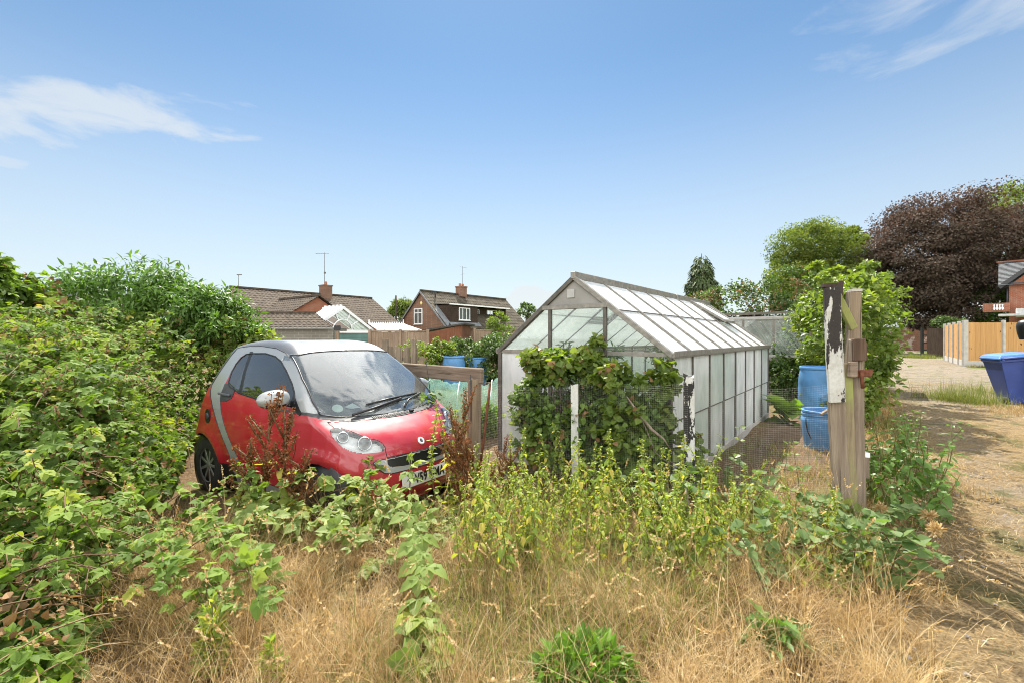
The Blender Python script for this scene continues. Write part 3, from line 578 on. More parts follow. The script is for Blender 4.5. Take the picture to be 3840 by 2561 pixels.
# ---------------- lane-side fence of pale concrete posts and orange panels ----------------
of=thing('panel_fence','new orange close board fence with pale concrete posts and gravel boards','fence',(0,0,0))
CN=np.array([21.6,21.7,0]); FH=2.12
def fpost(p,rz,wd=.13): g=G(); g.box((p[0],p[1],FH/2+.04),(wd,.13,FH+.08),rz); bev(g.build('concrete_post',M['concrete'],of),.012)
def fpanel(p,q,nn):
    d=unit(q-p); p2,q2=p+d*.1,q-d*.1; ln=np.linalg.norm(q2-p2); n=max(2,int(ln/.125)); g=G(); rr=np.random.default_rng(int(abs(p[0]*100)))
    for k in range(n):
        a=p2+d*ln*k/n; b_=p2+d*ln*(k+1.12)/n; z0,z1=.29,FH-.03+rr.uniform(-.006,.006)
        g.slab([a+[0,0,z0],b_+[0,0,z0],b_+[0,0,z1],a+[0,0,z1]] if False else [np.r_[a[:2],z0],np.r_[b_[:2],z0],np.r_[b_[:2],z1],np.r_[a[:2],z1]],nn*(.014+.006*(k%2)),0,rr.uniform())
    o=g.build('fence_panel',M['wood_brd'],of)
    g=G(); g.beam(np.r_[p2[:2],.145],np.r_[q2[:2],.145],.05,.28); bev(g.build('gravel_board',M['concrete'],of),.008)
b=NB('orange_fence_boards'); v=b.coord((40,40,1.4)); f=b.noise(1.0,6,.65,v,.5); c=b.ramp(f,[(.28,(.40,.205,.07)),(.72,(.60,.35,.14))]); c=b.mix(b.math('MULTIPLY',b.attr(),.4),c,(.33,.17,.06))
c=b.mix(b.mr(b.noise(6.5,1,.4,b.coord((1,1,.8))),.70,.735),c,(.12,.05,.02)); M['wood_brd']=b.end(b.pbr(c,.75,0,b.bump(f,.4,.005),.3))
pp=CN.copy(); fpost(CN,0,.22)
for k in range(4):
    q=CN+AX*1.83*(k+1); fpanel(CN+AX*1.83*k,q,NX*1.0); fpost(q,AROT)
for k in range(3):
    q=CN+np.array([1.83*(k+1),0,0]); fpanel(CN+np.array([1.83*k,0,0]),q,np.array([0,-1.0,0])); fpost(q,0)
# brown gate on the lane
gt=thing('garden_gate','dark brown boarded gate with black hinges beside orange fence','gate',(0,0,0))
p,q=at(3478,1338,32.6),at(3549,1338,31.2); p[2]=.05; q[2]=.05; d=unit(q-p); nn=np.array([d[1],-d[0],0])
g=G(); n=12
for k in range(n):
    a,b_=p+(q-p)*k/n,p+(q-p)*(k+.97)/n; g.slab([a,b_,b_+np.array([0,0,1.98]),a+np.array([0,0,1.98])],nn*.03)
g.build('board_panel',wood('dark_gate_wood',(.055,.035,.025),(.10,.068,.05),.8),gt)
g=G(); a=at(3458,1338,33.2); a[2]=0
for o_ in (np.array([0,0,0]),np.array([.42,-.15,0])): g.box((a[0]+o_[0],a[1]+o_[1],1.05),(.14,.14,2.1))
for z in (.5,1.0,1.55): g.box((a[0]+.2,a[1]-.1,z),(.5,.06,.09))
g.build('gate_frame',plain('black_gate_frame',(.018,.022,.02),.7),gt)
# brick wall across the end of the lane
bw=tag(G().box((43.5,50,1.22),(11,.33,2.44)).box((43.5,50,2.48),(11.1,.4,.09)).build('brick_wall',M['brick_old']),'old red brick wall with pale worn patches closing the lane','wall')
wb=thing('white_outbuilding','low white flat roofed outbuilding seen over the brick wall','outbuilding',(52,56,0))
g=G(); g.box((0,0,1.35),(8,4,2.7)); g.build('wall',M['white'],wb); g=G(); g.box((0,-.1,2.75),(8.4,4.5,.18)); g.build('roof',plain('pale_flat_roof',(.5,.52,.55),.7),wb)
wh=thing('white_house','white house wall with dark window far behind the beech','house',(46.5,62,0))
g=G(); g.box((-1.5,0,2.6),(9,5,5.2)); g.build('wall',M['white'],wh); window(wh,(-1.6,-2.55,2.9),(1,0,0),1.6,1.3,(0,),None,'window','glass_dark',.1,(0,-1,0))
# ---------------- garden fences between the plots ----------------
def board_fence(name,label,p,q,top,mt,step=.14,posts=(),cap=True,bot=0.0,gap=.004,jit=.01,ph=.1):
    t=thing(name,label,'fence',(0,0,0)); p,q=np.array(p,float),np.array(q,float); d=unit(q-p); nn=np.array([d[1],-d[0],0]); ln=np.linalg.norm(q-p); n=int(ln/step); g=G(); rr=np.random.default_rng(int(ln*1000))
    for k in range(n):
        a=p+d*(k*step+gap/2); b_=p+d*((k+1)*step-gap/2); z=top+rr.uniform(-jit,jit); o_=nn*(.006*(k%2)+rr.uniform(0,.003))
        g.slab([np.r_[(a+o_)[:2],bot],np.r_[(b_+o_)[:2],bot],np.r_[(b_+o_)[:2],z],np.r_[(a+o_)[:2],z]],nn*.018)
    for z in (bot+.25,top-.25): g.beam(np.r_[(p-nn*.03)[:2],z],np.r_[(q-nn*.03)[:2],z],.04,.08)
    g.build('board_panel',mt,t)
    if cap: g=G(); g.beam(np.r_[(p+nn*.01)[:2],top+.03],np.r_[(q+nn*.01)[:2],top+.03],.07,.04); g.build('capping_rail',mt,t)
    for s in posts:
        a=p+(q-p)*s+nn*.05; g=G(); g.box((a[0],a[1],(top+ph)/2),(.11,.11,top+ph),math.atan2(d[1],d[0])); bev(g.build('post',mt,t),.006)
    return t
board_fence('board_fence','faded brown board fence with capping rail behind the teal shed',at(1384,1290,18.5)*[1,1,0],at(1607,1290,18.5)*[1,1,0],1.60,M['wood_fence'],.13,(0.02,.53,.99))
board_fence('board_fence','pale brown board fence below the chalet house and round shrub',at(1772,1290,21)*[1,1,0],at(2010,1290,22.5)*[1,1,0],1.70,M['wood_fence'],.13,(.02,.72),True)
board_fence('slatted_fence','short grey weathered plank fence with open gaps behind the car',at(1395,1362,10)*[1,1,0],at(1592,1362,10.0)*[1,1,0],1.155,M['wood_grey'],.17,(.27,.80),False,0,.03,.02,.17)
ts=thing('teal_shed','teal painted boarded shed wall with white coping','shed',(0,0,0))
p,q=at(1272,1290,19.2)*[1,1,0],at(1384,1290,19.0)*[1,1,0]
g=G()
for k in range(12): z=.08+k*.135; g.beam(np.r_[p[:2],z],np.r_[q[:2],z],.03,.128)
g.slab([p+[0,.05,0],q+[0,.05,0],q+[0,2.5,0],p+[0,2.5,0]],(0,0,1.5)); g.build('wall',M['teal_wood'],ts)
g=G(); g.beam(np.r_[p[:2],1.60],np.r_[(q+.02)[:2],1.60],.14,.07); g.build('coping',M['white'],ts)
lp=thing('lamp_post_block','timber post carrying a black floodlight beside the teal shed','floodlight post',tuple(at(1266,1290,18.8)*[1,1,0]))
g=G(); g.box((0,0,.82),(.13,.13,1.64)); bev(g.build('post',M['wood_fence'],lp),.008)
g=G(); g.box((0,-.02,1.77),(.24,.12,.17)); g.box((.02,-.09,1.77),(.26,.02,.19)); bev(g.build('floodlight',M['black'],lp),.01)
bs=thing('brown_shed','red brown stained shed with sloping felt roof','shed',(0,0,0))
p,q=at(1600,1290,19.6)*[1,1,0],at(1731,1290,20.4)*[1,1,0]
g=G(); n=14
for k in range(n):
    a,b_=p+(q-p)*k/n,p+(q-p)*(k+.98)/n; z=lambda s:1.58+.33*s
    g.slab([a,b_,b_+np.array([0,0,z((k+1)/n)]),a+np.array([0,0,z(k/n)])],(0,.03,0))
g.slab([q,q+np.array([.2,2.2,0]),q+np.array([.2,2.2,1.9]),q+np.array([0,0,1.9])],(-.03,0,0)); g.build('wall',M['wood_shed'],bs)
g=G(); g.slab([p+np.array([-1.6,-.15,1.40]),q+np.array([.15,-.15,1.95]),q+np.array([.4,2.4,1.95]),p+np.array([-1.6,2.4,1.40])],(0,0,.07)); g.build('roof',plain('roofing_felt',(.06,.055,.05),.95,0,.3,20),bs)
# ---------------- garden boundary: rail, posts, wire mesh, gate post ----------------
rl=thing('rail_fence','thick weathered plank rail nailed to split post behind the car','rail',(0,0,0))
p,q=np.array([-2.05,6.12,.985]),np.array([-.285,4.42,.985])
g=G(); g.beam(p,q,.05,.145); bev(g.build('rail',M['wood_rail'],rl),.008)
def rough_post(name,mt,parent,p0,p1,wd,dp,rz,seed):
    rr=np.random.default_rng(seed); g=G(); n=9; c=[(-1,-1),(0,-1.06),(1,-1),(1.05,0),(1,1),(0,1.05),(-1,1),(-1.04,0)]; V=[]
    for k in range(n):
        t=k/(n-1); ce=np.array(p0)*(1-t)+np.array(p1)*t; a=rz+rr.normal()*.02; s=1+rr.normal()*.025
        for (x,y) in c: V.append(ce+np.array([(x*wd/2*math.cos(a)-y*dp/2*math.sin(a))*s,(x*wd/2*math.sin(a)+y*dp/2*math.cos(a))*s,rr.normal()*.012 if k==n-1 else 0]))
    i=np.arange(n-1)[:,None]*8; j=np.arange(8)[None]; j2=(j+1)%8
    g.add(V,[np.stack([i+j,i+j2,i+8+j2,i+8+j],-1).reshape(-1,4),np.arange(8)+(n-1)*8]); return g.build(name,mt,parent)
rough_post('post',M['wood_post'],rl,(-.375,4.47,-.1),(-.365,4.46,.96),.10,.10,.5,1)
rough_post('post',M['wood_post'],rl,(-1.72,5.83,-.1),(-1.72,5.83,.95),.10,.10,.5,2)
o=rough_post('fence_post',M['peel_white'],None,(.565,4.03,-.05),(.555,4.03,.93),.062,.05,-.3,3); tag(o,'short white painted post half hidden in the bush by the greenhouse door','post','painted fence posts')
o=rough_post('fence_post',M['peel_post'],None,(1.43,3.66,-.05),(1.42,3.66,1.05),.078,.07,-.3,4); tag(o,'white post with flaking black patches by the greenhouse corner','post','painted fence posts')
# wire mesh hung between the posts
def mesh_run(g,p,q,z1,cell,w,seed):
    rr=np.random.default_rng(seed); p,q=np.array(p,float),np.array(q,float); d=q-p; ln=np.linalg.norm(d); d/=ln; nn=np.array([d[1],-d[0],0]); nu=int(ln/cell); nv=int(z1/cell)
    ph=rr.uniform(0,6,4); su=np.linspace(0,ln,14); off=lambda s,z: .035*np.sin(s*2.1+ph[0])*np.sin(z*3+ph[1])+.02*np.sin(s*5+ph[2])
    sag=lambda s: -.05*np.sin(np.pi*s/ln)
    for k in range(nv+1):
        z=k*cell; P=[p+d*s+nn*off(s,z)+np.array([0,0,z+sag(s)*z/z1]) for s in su]; g.tube(P,w,3,0,.5,False)
    for k in range(nu+1):
        s=k*cell; P=[p+d*s+nn*off(s,z)+np.array([0,0,z+sag(s)*z/z1]) for z in np.linspace(0,z1,6)]; g.tube(P,w,3,0,.5,False)
wm=plain('galvanised_wire',(.50,.48,.44),.5,.2,.2,10)
for (p,q,z1,lab,sd_) in (((-.32,4.40,.02),(.53,3.99,.02),.93,'fine wire mesh between the rail end and the short white post',1),((.56,3.99,.02),(1.40,3.62,.02),.99,'fine wire mesh stretched before the greenhouse bush',2),((1.44,3.62,.02),(2.30,3.30,.02),1.0,'fine wire mesh between the flaking post and tall gate post',3)):
    g=G(); mesh_run(g,p,q,z1,.016,.00022,sd_); tag(g.build('wire_mesh',wm),lab,'wire mesh','wire mesh along the garden boundary')
# dead branch caught in the mesh
g=G(); g.tube([(.97,3.85,.86),(1.06,3.80,.72),(1.15,3.74,.60),(1.24,3.72,.53),(1.31,3.72,.42)],[.004,.012,.014,.008,.003],6); g.tube([(1.06,3.80,.72),(1.12,3.77,.58),(1.17,3.72,.42),(1.27,3.7,.34),(1.38,3.68,.36)],[.006,.004,.004,.003,.002],5); tag(g.build('dead_branch',M['wood_grey']),'grey dead branch caught in the wire mesh','branch')
g=G(); g.tube([(-.32,4.35,.0),(-.265,4.32,.42),(-.205,4.30,.93)],.0125,7); tag(g.build('rusty_stake',M['rust']),'thin rusty stake leaning left of the greenhouse','stake')
g=G(); g.tube([np.array([-.40,4.40,1.0]),(-.395,4.39,.55)],.004,5); tag(g.build('hanging_cord',M['black']),'black cord hanging from the rail end beside the split post','cord')
# gate post: nailed planks
M['wood_dark2']=wood('brown_stained_wood',(.06,.038,.026),(.14,.09,.06),.85)
gp=thing('gate_post','tall leaning gate post of nailed weathered planks with peeling white board','gate post',(2.36,3.25,0))
def plank(nm,p,q,w,t,face,mt,parent=None,b_=.004):
    p,q,face=np.array(p,float),np.array(q,float),np.array(face,float); d=unit(q-p); x=unit(np.cross(d,face)); z=np.cross(x,d); r=np.random.default_rng(int(abs(p[0]*7919+q[2]*104729+w*1e5))); n=9 if np.linalg.norm(q-p)>.4 else 3
    V=[]; bow=r.normal(0,.006)
    for k in range(n):
        s=k/(n-1); c=p+(q-p)*s+x*(bow*math.sin(math.pi*s)+r.normal(0,.0012)); w2,t2=w*(1+r.normal(0,.018))/2,t*(1+r.normal(0,.02))/2; e=[r.normal(0,.006) if k in (0,n-1) else 0 for _ in range(4)]
        V+=[c-x*w2-z*t2+d*e[0],c+x*w2-z*t2+d*e[1],c+x*w2+z*t2+d*e[2],c-x*w2+z*t2+d*e[3]]
    i=np.arange(n-1)[:,None]*4; j=np.arange(4)[None]; j2=(j+1)%4; g=G(); g.add(V,[np.stack([i+j,i+j2,i+4+j2,i+4+j],-1).reshape(-1,4),(3,2,1,0),tuple(np.arange(4)+(n-1)*4)]); return bev(g.build(nm,mt,parent or gp),b_)
fc=np.array([-.22,-.97,0]); fr_=np.array([.97,-.22,0])
# positions are relative to the post foot
plank('board',(.02,-.01,-.1),(-.048,0,.96),.105,.035,fc,M['wood_grey'])
plank('painted_board',(-.062,-.03,.90),(-.098,-.03,1.71),.10,.032,fc,M['peel'])
plank('painted_board_edge',(-.008,-.026,.92),(-.044,-.026,1.66),.006,.045,fc,M['peel_white'])
g=G(); g.box((-.098,-.02,1.722),(.105,.05,.025),-.2); g.build('top_block',M['wood_dark'],gp)
plank('post',(.07,.03,-.1),(.03,.03,1.17),.07,.09,fc,M['wood_algae'])
plank('post',(.115,.12,-.1),(.170,.12,1.69),.072,.08,fc,M['wood_post'])
g=G(); g.box((.170,.11,1.70),(.07,.06,.02),-.1); g.build('top_block',M['concrete'],gp)
plank('tall_stake',(.14,.22,1.3),(.145,.22,1.78),.03,.035,fc,M['wood_dark'])
plank('post',(.128,.0,-.1),(.105,.02,1.34),.072,.05,fc,M['wood_grey'])
g=G(); g.beam((.108,-.008,1.19),(.106,-.006,1.345),.076,.056,up=fc); bev(g.build('stained_top',M['wood_dark2'],gp),.004)
plank('short_board',(.045,.09,.75),(.035,.09,1.33),.03,.05,fc,M['wood_dark2'])
plank('brace',(-.06,.0,1.69),(.115,.05,1.42),.05,.04,fc,M['wood_algae'])
plank('cross_block',(.02,-.035,1.13),(.075,-.03,1.13),.025,.11,(0,0,1),M['wood_rail'])
plank('hinge',(.085,-.02,1.10),(.20,.0,1.105),.03,.05,(0,0,1),M['rust'])
g=G(); g.tube([(.10,-.045,1.12),(.103,-.05,1.05),(.11,-.045,1.0)],.012,6); g.build('latch',M['rust'],gp)
plank('batten',(.165,.06,.25),(.175,.08,1.30),.035,.04,fc,M['wood_rail'])
plank('block',(.185,.07,1.20),(.185,.07,1.32),.06,.05,fc,M['wood_dark2'])
g=G(); g.box((.158,.02,.43),(.06,.06,.15),-.2); g.build('block',M['wood_grey'],gp); g=G(); g.box((.158,.02,.52),(.064,.066,.03),-.2); g.build('block',M['white'],gp)
# open picket gate seen on edge, runs back along the lane and throws the striped shade
pk=thing('picket_gate','weathered picket gate seen edge on beside the tall gate post','picket gate',(2.60,3.40,0),AROT)
rr=np.random.default_rng(5)
for k in range(22):
    g=G(); h=1.53+rr.uniform(-.04,.02) if k<3 else 1.30+rr.uniform(-.06,.06); g.box((rr.uniform(-.004,.004),.02+k*.125,h/2),(.018,.075,h)); bev(g.build('picket',M['wood_fence'] if k<3 else M['wood_grey'],pk),.003)
for z in (.35,1.0):
    g=G(); g.beam((-.03,0,z),(-.03,2.75,z),.035,.08); bev(g.build('rail',M['wood_fence'],pk),.004)
# ---------------- barrels ----------------
def barrel_profile(r,h,cut=False):
    P=[(0,0),(r*.86,0),(r*.90,.015),(r*.93,h*.12),(r*.985,h*.28),(r,h*.34),(r*.985,h*.37),(r,h*.40),(r*1.0,h*.62),(r*.985,h*.65),(r,h*.68),(r*.97,h*.80),(r*.92,h*.90),(r*.90,h*.94)]
    P+=[(r*.93,h*.945),(r*.955,h*.96),(r*.95,h*.985),(r*.92,h),(r*.87,h*1.0),(r*.86,h*.965),(0,h*.955)]
    return P
def barrel(p,r,h,lab,grp,hand=False):
    t=thing('blue_barrel',lab,'barrel',tuple(p),0,grp); g=G(); g.lathe(barrel_profile(r,h),n=40); g.build('drum',M['bluebarrel'],t,angle=50)
    g=G(); g.lathe([(r*.30,h*.957),(r*.30,h*.975),(0,h*.975)],n=16); g.box((r*.5,0,h*.965),(r*.16,r*.16,.012)); g.build('bung',M['bluebarrel'],t); return t
barrel((4.98,7.4,0),.28,.895,'taller blue barrel with plain rim, by the rhubarb behind the gate post','blue barrels')
t=thing('blue_barrel','low blue barrel with ribbed rim and stick across it, nearest the gate post','barrel',(3.82,5.55,-.06),0,'blue barrels')
g=G(); r=.255; g.lathe([(0,0),(r*.80,0),(r*.83,.02),(r*.90,.18),(r*.97,.33),(r,.40),(r*.99,.44),(r*.93,.46),(r*.94,.475),(r*.985,.48),(r*.985,.495),(r*.94,.50),(r*.94,.51),(r*.985,.515),(r*.985,.535),(r*.92,.54),(r*.88,.535),(r*.86,.40),(0,.12)],n=40); g.build('drum',M['bluebarrel'],t,angle=50)
g=G(); th=np.linspace(-.3,.9,9); g.tube([(-r*1.02,-.03,.46),(-r*1.05,-.05,.38),(-r*.98,-.06,.28),(-r*.85,-.07,.2)],.008,5); g.build('handle',M['black'],t)
g=G(); g.beam((3.58,5.28,.47),(4.0,5.45,.62),.035,.022); o=bev(g.build('wooden_stick',M['wood_grey']),.003); tag(o,'pale wooden stick lying across the low blue barrel','stick')
barrel((-1.60,12.5,0),.31,.86,'pale blue barrel, left one of the pair beyond the rail','blue barrels beyond the rail')
p=at(1790,1350,13.3); barrel((p[0],13.3,0),.29,.80,'deeper blue barrel, right one of the pair beyond the rail','blue barrels beyond the rail')
# ---------------- netting tunnel ----------------
nt_=thing('netting_tunnel','low tunnel of pale teal netting over white hoops in the garden','netting tunnel',(0,0,0))
b=NB('teal_netting'); tp=b.n('ShaderNodeBsdfTransparent',{'Color':(.85,.95,.92)}); df=b.n('ShaderNodeBsdfDiffuse',{'Color':(.30,.50,.44)}); tl=b.n('ShaderNodeBsdfTranslucent',{'Color':(.30,.50,.44)}); a1=b.n('ShaderNodeMixShader',{0:.5,1:df.outputs[0],2:tl.outputs[0]})
M['net']=b.end(b.n('ShaderNodeMixShader',{0:b.mr(b.noise(5,4),.25,.8,.18,.5),1:tp.outputs[0],2:a1.outputs[0]}).outputs[0])
g=G(); nu,nv=60,18; V=[]; rr=np.random.default_rng(3)
for i_ in range(nu+1):
    x=-2.1+2.4*i_/nu; hgt=.60+.07*math.sin(i_*.42)+.02*math.sin(i_*1.7)
    for j_ in range(nv+1): a=math.pi*j_/nv; V.append((x,8.0-.62*math.cos(a)+.04*math.sin(i_*.9+j_),hgt*math.sin(a)**.8+.02*math.sin(i_*.7+j_*.8)+.0))
i=np.arange(nu)[:,None]*(nv+1); j=np.arange(nv)[None]
g.add(V,[np.stack([i+j,i+nv+1+j,i+nv+2+j,i+j+1],-1).reshape(-1,4)],0,.5,True); g.build('netting',M['net'],nt_)
for x in (-2.0,-1.45,-.9,-.35,.2):
    g=G(); g.tube([(x,8.0-.6*math.cos(a),.62*math.sin(a)**.8) for a in np.linspace(0,math.pi,16)],.009,6); g.build('hoop',M['white'],nt_)
# ---------------- wheelie bins ----------------
def bin_(lab,p,rz,body,lid,grp):
    t=thing('wheelie_bin',lab,'wheelie bin',p,rz,grp)
    def ring(w,d,z,y0=0): return [(-w/2,-d/2+y0,z),(w/2,-d/2+y0,z),(w/2,d/2+y0,z),(-w/2,d/2+y0,z)]
    g=G(); Z=[(.36,.40,.04,.03),(.38,.43,.08,.03),(.54,.66,.90,0),(.58,.70,.90,0),(.58,.70,.95,0),(.54,.66,.95,0)]; V=np.concatenate([ring(*z) for z in Z]); q=[]
    for k in range(len(Z)-1): q+=[(k*4+j_,k*4+(j_+1)%4,k*4+4+(j_+1)%4,k*4+4+j_) for j_ in range(4)]
    g.add(V,[np.array(q),(3,2,1,0)]); bev(g.build('body',body,t),.015,2)
    g=G(); V=[]; 
    for (w,d,z,y0) in ((.60,.74,.955,-.01),(.60,.74,.985,-.01),(.52,.64,1.04,.0),(.30,.42,1.06,.02)): V+=ring(w,d,z,y0)
    q=[]
    for k in range(3): q+=[(k*4+j_,k*4+(j_+1)%4,k*4+4+(j_+1)%4,k*4+4+j_) for j_ in range(4)]
    g.add(V,[np.array(q),(12,13,14,15),(3,2,1,0)]); bev(g.build('lid',lid,t),.012,2)
    g=G(); g.tube([(-.26,.40,.98),(.26,.40,.98)],.018,8); g.box((-.26,.37,.97),(.03,.08,.05)); g.box((.26,.37,.97),(.03,.08,.05)); g.build('handle',body,t)
    for s in (-1,1): g=G(); g.lathe([(0,-.03),(.08,-.03),(.10,-.02),(.10,.02),(.08,.03),(0,.03)],(s*.26,.25,.10),18,axis='x'); g.build('wheel',M['rubber'],t)
    return t
bin_('blue wheelie bin with closed blue lid standing on the lane verge',(10.36,9.30,-.03),2.75,plain('blue_bin_plastic',(.03,.06,.24),.45,0,.12,5),plain('blue_lid_plastic',(.09,.21,.50),.4,0,.12,5),'wheelie bins on the verge')
bin_('grey wheelie bin with dark lid beside the blue bin',(10.75,8.95,-.02),2.35,plain('grey_bin_plastic',(.20,.21,.18),.5,0,.15,5),plain('grey_lid_plastic',(.16,.17,.18),.4,0,.12,5),'wheelie bins on the verge')
for _o in COL.objects:
    if _o.name=='wheelie_bin': _o.rotation_euler=(0,R(7),_o.rotation_euler[2]); _o.location=(10.30,9.30,.0)
# ---------------- old shed and glazed frames behind the greenhouse ----------------
sh=thing('old_shed','old grey flat roofed shed overgrown with ivy behind the greenhouse','shed',(6.63,13.0,0),AROT-math.pi/2+0.0)
sh.rotation_euler[2]=math.atan2(NX[1],NX[0])
g=G(); g.box((.2,.9,.98),(5.0,1.8,1.96)); g.build('wall',plain('grey_rendered_wall',(.23,.21,.19),.95,0,.25,3,.2),sh)
g=G(); g.slab([(-2.4,-.12,1.97),(2.8,-.12,2.02),(2.8,1.9,2.1),(-2.4,1.9,2.1)],(0,0,.07)); g.build('roof',plain('mossy_felt',(.14,.13,.10),.95,0,.3,8),sh)
gf=thing('glazed_frame','old white lean-to glazed frame against the grey shed','glazed frame',(5.0,10.9,0)); gf.rotation_euler[2]=math.atan2(NX[1],NX[0])
g=G()
for k in range(5):
    x=-.75+k*.62; g.beam((x,0,0),(x,0,1.80),.045,.045); 
    if k<4: g.beam((x,0,1.80),(x+.62,0,1.80),.05,.06); g.beam((x,0,.95),(x+.62,0,.95),.04,.05); g.beam((x+.1,.02,1.72),(x+.66,.5,1.02),.02,.03); g.beam((x+.35,.02,1.72),(x+.9,.5,1.02),.02,.03)
g.beam((1.73,0,1.8),(2.3,.1,1.9),.05,.06); g.beam((2.25,.1,0),(2.25,.1,1.85),.07,.07); bev(g.build('frame',plain('grey_white_frame',(.40,.39,.36),.7),gf),.004)
for k in range(4): x=-.75+k*.62; g=G(); g.box((x+.31,0,1.37),(.57,.006,.80)); g.build('pane',M['glass_gh'],gf)
g=G(); g.box((1.95,.12,1.42),(.36,.04,.7)); g.build('board_panel',plain('dull_pink_board',(.28,.21,.18),.8),gf)
# ---------------- rods lying in the weeds ----------------
g=G(); g.tube([(.75,2.52,.10),(1.0,2.38,.13),(1.18,2.28,.09)],.009,6); tag(g.build('rusty_rod',M['rust']),'long rusty rod lying in the dry grass','rod','rusty rods')
g=G(); g.tube([(.93,3.30,.42),(1.06,3.22,.24)],.009,6); tag(g.build('rusty_rod',M['rust']),'short rusty rod leaning under the mesh near the flaking post','rod','rusty rods')
# unidentified black object at the frame edge, built as a dome on a stake
bk_=thing('domed_object','black domed bucket with pale rim upturned on a stake above the bins','bucket',(10.13,8.96,0))
g=G(); g.lathe([(.0,1.72),(.06,1.715),(.12,1.69),(.155,1.64),(.165,1.57),(.15,1.45),(.12,1.32),(.115,1.32),(.0,1.34)],n=28); g.build('bucket',M['black'],bk_,angle=60)
g=G(); g.lathe([(.119,1.345),(.125,1.345),(.118,1.315),(.112,1.315)],n=28); g.build('rim',M['white'],bk_)
g=G(); g.tube([(.0,.0,0),(.0,0,1.5)],.018,6); g.build('stake',M['wood_dark'],bk_); bk_.location=(10.16,8.96,0)
# ---- car body surface: smooth intersection of side silhouette, plan and tumblehome ----
CAR_C = np.array([1.30, 0.0, 0.78])
_SIDE = [(0.30,.17),(0.14,.24),(0.05,.36),(0.025,.50),(0.03,.62),(0.05,.76),(0.085,.88),(0.115,.98),(0.15,1.08),(0.225,1.24),(0.31,1.38),(0.36,1.465),
         (0.52,1.505),(0.75,1.535),(1.0,1.545),(1.25,1.53),(1.42,1.50),(1.54,1.455),(1.70,1.355),(1.95,1.185),(2.15,1.035),(2.285,.915),(2.36,.872),(2.46,.825),
         (2.55,.765),(2.615,.69),(2.65,.61),(2.675,.50),(2.685,.40),(2.665,.29),(2.60,.20),(2.45,.17),(1.3,.16)]
def _catmull(P, n=12):
    P=np.array(P,float); out=[]
    t=np.linspace(0,1,n,endpoint=False)[:,None]
    for i in range(len(P)):
        a,b,c,d=P[i-1],P[i],P[(i+1)%len(P)],P[(i+2)%len(P)]
        out.append(.5*((2*b)+(c-a)*t+(2*a-5*b+4*c-d)*t**2+(3*b-a-3*c+d)*t**3))
    return np.concatenate(out)
_S=_catmull(_SIDE); _th=np.arctan2(_S[:,1]-CAR_C[2],_S[:,0]-CAR_C[0]); _rr=np.hypot(_S[:,1]-CAR_C[2],_S[:,0]-CAR_C[0])
_o=np.argsort(_th); _th,_rr=_th[_o],_rr[_o]
_WZ=[0,.2,.3,.45,.6,.75,.88,.98,1.06,1.2,1.3,1.4,1.5,1.6]; _WW=[.66,.72,.75,.772,.78,.776,.764,.738,.706,.645,.60,.552,.50,.44]
_PX=[-.1,0,.05,.1,.2,.35,.55,.8,1.5,1.95,2.15,2.3,2.42,2.52,2.60,2.66,2.70,2.8]; _PW=[.48,.62,.70,.74,.768,.775,.78,.772,.775,.77,.757,.728,.68,.60,.50,.38,.25,.0]
RW=(0.33,0.275); FW=(2.20,0.27)
def carF(p):
    x,y,z=p[...,0],np.abs(p[...,1]),p[...,2]
    s=np.clip((x-CAR_C[0])/1.2,-1,1)
    xe=x+np.where(s>0,.17*s,.10*s)*(y/.65)**2
    th=np.arctan2(z-CAR_C[2],xe-CAR_C[0]); r=np.hypot(z-CAR_C[2],xe-CAR_C[0])
    f1=(r-np.interp(th,_th,_rr,period=2*np.pi))*.9
    W=np.interp(z,_WZ,_WW)*np.interp(x,_PX,_PW)/.78
    for (wx,wz) in (RW,FW):
        d=np.hypot(x-wx,z-wz); W=W+.020*np.exp(-((d-.36)/.055)**2)
    f2=y-W
    k=.055
    h=np.clip(.5+.5*(f1-f2)/k,0,1)
    return f2+(f1-f2)*h+k*h*(1-h)
def car_root(o,d,lo,hi,n=34):
    # inside at lo, outside at hi along o+t*d
    lo=np.broadcast_to(np.asarray(lo,float),o.shape[:-1]).copy(); hi=np.broadcast_to(np.asarray(hi,float),o.shape[:-1]).copy()
    for _ in range(n):
        m=(lo+hi)/2; f=carF(o+m[...,None]*d); ins=f<0
        lo=np.where(ins,m,lo); hi=np.where(ins,hi,m)
    return o+((lo+hi)/2)[...,None]*d
# ---------------- red two-seat car ----------------
CARX,CARY,CARZ,CART=-1.85,4.69,-.215,R(-33.4)
car=thing('small_car','red and silver two seat microcar parked nose right among brambles','car',(CARX,CARY,CARZ),CART)
CO=np.array([1.35,0,0])
TRID=[(.5,1.464),(.708,1.482),(.93,1.486),(1.217,1.468),(1.405,1.429),(1.514,1.387),(1.71,1.275),(1.921,1.129),(2.13,.952),(2.045,.965),(1.885,1.05),(1.725,1.169),(1.545,1.289),(1.404,1.358),(1.254,1.4),(1.06,1.423),(.853,1.421),(.724,1.409),(.644,1.374),(.609,1.307),(.597,1.225),(.589,1.138),(.588,1.073),(.596,1.016),(.626,.954),(.67,.886),(.725,.791),(.806,.678),(.896,.582),(.972,.493),(1.08,.38),(1.22,.30),(1.95,.27),(1.95,.19),(.9,.19),(.88,.40),(.842,.475),(.744,.6),(.636,.732),(.538,.861),(.42,.965),(.345,1.04),(.33,1.09),(.355,1.18),(.40,1.286),(.447,1.386)]
WIN=[(.818,1.413),(1.065,1.418),(1.26,1.394),(1.398,1.351),(1.543,1.276),(1.715,1.168),(1.80,1.099),(1.86,1.02),(1.346,1.007),(.914,1.043),(.70,1.09),(.637,1.133),(.611,1.226),(.626,1.303),(.665,1.367),(.73,1.404)]
